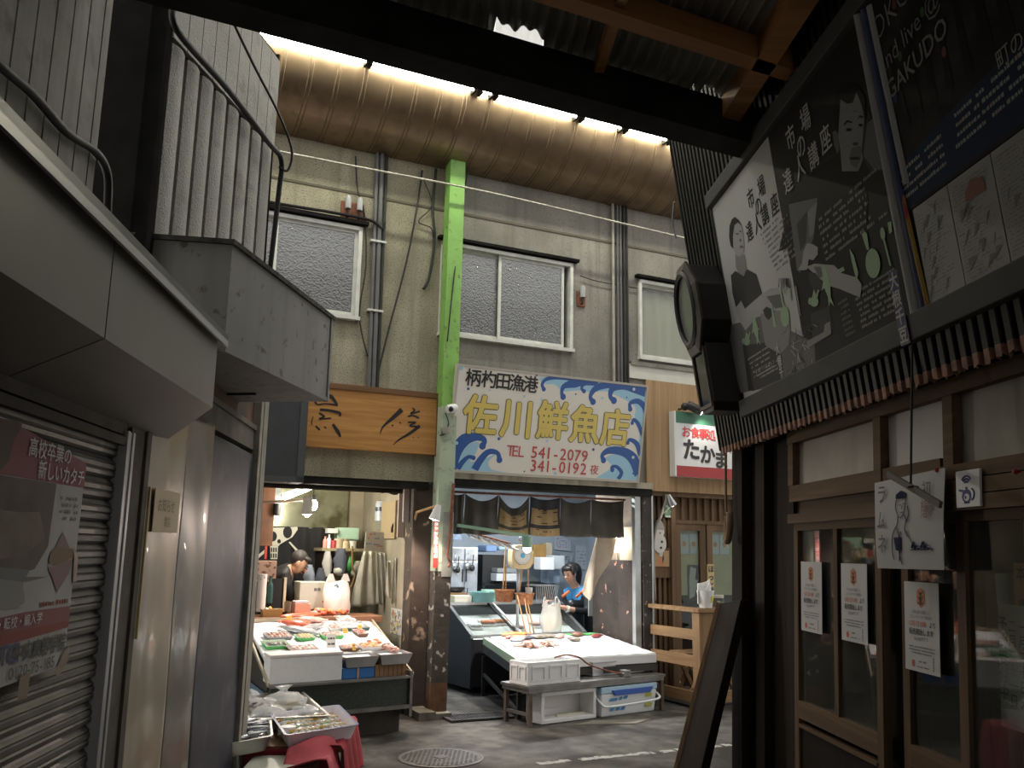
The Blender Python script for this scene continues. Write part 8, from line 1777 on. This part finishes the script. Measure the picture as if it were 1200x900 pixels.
def head(nodes, edges, neck, c, fwd, up, s, mi):
    c = Vector(c); f = Vector(fwd).normalized(); u = Vector(up); u = (u - f * u.dot(f)).normalized()
    nodes['hd0'] = (c - u * .065 * s + f * .018 * s, .050 * s); nodes['hd1'] = (c - u * .02 * s + f * .012 * s, (.070 * s, .078 * s)); nodes['hd2'] = (c + u * .05 * s - f * .008 * s, (.076 * s, .088 * s)); nodes['hd3'] = (c + u * .092 * s - f * .01 * s, (.05 * s, .055 * s))
    edges += [(neck, 'hd0', mi), ('hd0', 'hd1', mi), ('hd1', 'hd2', mi), ('hd2', 'hd3', mi)]
    return c, f, u, f.cross(u)
def face(t, H, s, cheeks=True, nohair=None):
    c, f, u, r = H
    M = Matrix((r, f, u)).transposed().to_4x4()
    at = lambda a, b_, d: c + r * a * s + f * b_ * s + u * d * s
    mb = MB()
    mb.ell(at(0, .098, -.012), (.012 * s, .020 * s, .022 * s), 10, 6, 0, M=M)
    for k in (-1, 1): mb.ell(at(.074 * k, .005, -.0), (.012 * s, .022 * s, .032 * s), 10, 6, 0, M=M)
    mb.build('nose_and_ears', [M_skin], parent=t, smooth=True)
    mb = MB()
    for k in (-1, 1): mb.ell(at(.030 * k, .084, .012), (.013 * s, .007 * s, .006 * s), 8, 6, 0, M=M)
    for k in (-1, 1): mb.ell(at(.031 * k, .082, .032), (.018 * s, .008 * s, .0035 * s), 8, 5, 1, M=M)
    mb.build('eyes_and_brows', [flat('eye dark', (.02, .015, .012), .3), M_hair], parent=t, smooth=True)
    mb = MB(); mb.ell(at(0, .078, -.052), (.022 * s, .010 * s, .006 * s), 10, 6, 0, M=M); mb.build('mouth', flat('lips', (.42, .14, .12), .5), parent=t, smooth=True)
    return at, M
# person with ponytail at the middle counter
t = thing('person', F, (2.3, 1.55, 0), 'person with a black ponytail in a blue-shouldered jacket and black apron, packing goods', 'person')
A_ = lambda px, py, y: at1(px, py, y)
N_ = {}; E_ = []
hc = A_(668, 672.5, 1.50)
N_['pelvis'] = (A_(688, 752, 1.62), .14); N_['waist'] = (A_(685, 735, 1.60), .125); N_['chest'] = (A_(681, 711, 1.56), .155); N_['upper'] = (A_(678, 698, 1.55), .135); N_['neck'] = (A_(674.5, 687, 1.53), .05)
E_ += [('pelvis', 'waist', 1), ('waist', 'chest', 1), ('chest', 'upper', 1), ('upper', 'neck', 2)]
for pre, sx in (('n', (689, 697, 1.42)), ('f', (665, 695, 1.72))):
    N_[pre + 'sh'] = (A_(*sx), .075); E_.append(('upper', pre + 'sh', 2))
N_['nel'] = (A_(688, 717, 1.36), .048); N_['nfo'] = (A_(672, 715, 1.30), .036); N_['nwr'] = (A_(657, 711, 1.27), .026); E_ += [('nsh', 'nel', 1), ('nel', 'nfo', 1), ('nfo', 'nwr', 0)]
N_['fel'] = (A_(662, 716, 1.70), .045); N_['ffo'] = (A_(655, 711, 1.58), .035); N_['fwr'] = (A_(649, 706, 1.46), .026); E_ += [('fsh', 'fel', 1), ('fel', 'ffo', 1), ('ffo', 'fwr', 0)]
hand(N_, E_, 'nwr', A_(648.5, 709.5, 1.28), (-.3, .1, -1), (.1, -1, .2), 1., 0, 'n'); hand(N_, E_, 'fwr', A_(642.5, 704.5, 1.40), (-.3, -.3, -1), (.2, 1, 0), 1., 0, 'f')
H = head(N_, E_, 'neck', hc, (-.86, -.42, -.34), (-.12, -.05, 1), 1.0, 0)
pv = N_['pelvis'][0]
for pre, dy in (('nl', -.10), ('fl', .10)):
    N_[pre + 'h'] = ((pv.x - .0, pv.y + dy, pv.z - .06), .10); N_[pre + 'k'] = ((pv.x - .12, pv.y + dy, pv.z * .55), .07); N_[pre + 'a'] = ((pv.x + .0, pv.y + dy, .09), .05); N_[pre + 't'] = ((pv.x - .17, pv.y + dy, .05), .042)
    E_ += [('pelvis', pre + 'h', 1), (pre + 'h', pre + 'k', 1), (pre + 'k', pre + 'a', 1), (pre + 'a', pre + 't', 1)]
body(N_, E_, [M_skin, M_blk, M_blue], t, 'pelvis')
at, M = face(t, H, 1.0)
mb = MB(); c, f, u, r = H
mb.ell(at(0, -.030, .050), (.086, .094, .084), 20, 12, 0, M=M); mb.ell(at(0, .045, .088), (.072, .05, .035), 14, 8, 0, M=M)
for k in (-1, 1): mb.ell(at(.070 * k, .02, .04), (.018, .035, .05), 10, 6, 0, M=M)
P = catmull([at(0, -.10, .04), at(0, -.15, .035), at(0, -.18, -.04), at(.01, -.165, -.14), at(.01, -.14, -.20)], 5); mb.tube(P, [.028 + .022 * sin(pi * min(1, k / (len(P) - 1) + .15)) for k in range(len(P))], 10); mb.build('hair', M_hair, parent=t, smooth=True)
mb = MB()
for a_, b_ in (((684, 692), (675, 700)), ((667, 693), (659, 699))):
    p0, p1 = A_(*a_, 1.42), A_(*b_, 1.39); mb.bar(p0, p1, .02, .03)
mb.build('orange_stripes', M_orgs, parent=t, bev=.004)
mb = MB(); p = A_(665, 713.6, 1.285); mb.tube([A_(664, 713.4, 1.285), A_(666, 713.9, 1.288)], .040, 12); mb.build('white_cuff', M_white, parent=t, smooth=rad(50))
mb = MB(); p0 = A_(672, 697, 1.40); mb.grid(lambda uu, v: ((A_(660, 702, 1.5).lerp(A_(684, 703, 1.41), uu)).x - .06 * sin(pi * uu), 1.50 - .10 * uu - .06 * sin(pi * uu) - .03 * v, A_(672, 703, 1.45).z - v * .62), 14, 10, thick=(.0, .012, 0)); mb.build('apron_bib', flat('black rubber apron', (.012, .012, .013), .35), parent=t, smooth=True)
# bent person at the back of the left shop
t = thing('person', F, (-1.3, 1.15, 0), 'person in a black jacket bending forward in front of the skull banner', 'person')
N_ = {}; E_ = []; hc = A_(350.5, 661, 1.02)
N_['pelvis'] = (A_(318, 735, 1.22), .15); N_['waist'] = (A_(319, 712, 1.20), .15); N_['chest'] = (A_(324, 683, 1.14), .18); N_['upper'] = (A_(331, 670, 1.10), .12); N_['neck'] = (A_(341, 664, 1.06), .055)
E_ += [('pelvis', 'waist', 1), ('waist', 'chest', 1), ('chest', 'upper', 1), ('upper', 'neck', 1)]
N_['nsh'] = (A_(332, 676, .95), .07); N_['nel'] = (A_(341, 701, .93), .055); N_['nwr'] = (A_(353, 707, .93), .03); E_ += [('upper', 'nsh', 1), ('nsh', 'nel', 1), ('nel', 'nwr', 1)]
N_['fsh'] = (A_(336, 672, 1.28), .07); N_['fel'] = (A_(348, 695, 1.28), .055); N_['fwr'] = (A_(357, 703, 1.2), .03); E_ += [('upper', 'fsh', 1), ('fsh', 'fel', 1), ('fel', 'fwr', 1)]
hand(N_, E_, 'nwr', A_(358, 710, .93), (.4, 0, -1), (0, -1, 0), 1., 0, 'n'); hand(N_, E_, 'fwr', A_(361, 706, 1.16), (.4, 0, -1), (0, 1, 0), 1., 0, 'f')
H = head(N_, E_, 'neck', hc, (.72, -.42, -.62), (.45, -.10, .85), 1.0, 0)
pv = N_['pelvis'][0]
for pre, dy in (('nl', -.11), ('fl', .11)):
    N_[pre + 'h'] = ((pv.x, pv.y + dy, pv.z - .07), .11); N_[pre + 'k'] = ((pv.x + .06, pv.y + dy, pv.z * .52), .075); N_[pre + 'a'] = ((pv.x, pv.y + dy, .09), .055); N_[pre + 't'] = ((pv.x + .18, pv.y + dy, .05), .045)
    E_ += [('pelvis', pre + 'h', 1), (pre + 'h', pre + 'k', 1), (pre + 'k', pre + 'a', 1), (pre + 'a', pre + 't', 1)]
body(N_, E_, [M_skin, M_blk], t, 'pelvis')
at, M = face(t, H, 1.0)
mb = MB(); mb.ell(at(0, -.036, .048), (.084, .086, .084), 20, 12, 0, M=M); mb.ell(at(0, .04, .085), (.07, .045, .03), 14, 8, 0, M=M); mb.build('hair', M_hairg, parent=t, smooth=True)
for o in list(bpy.data.objects):
    if '_b' in o: del o['_b']
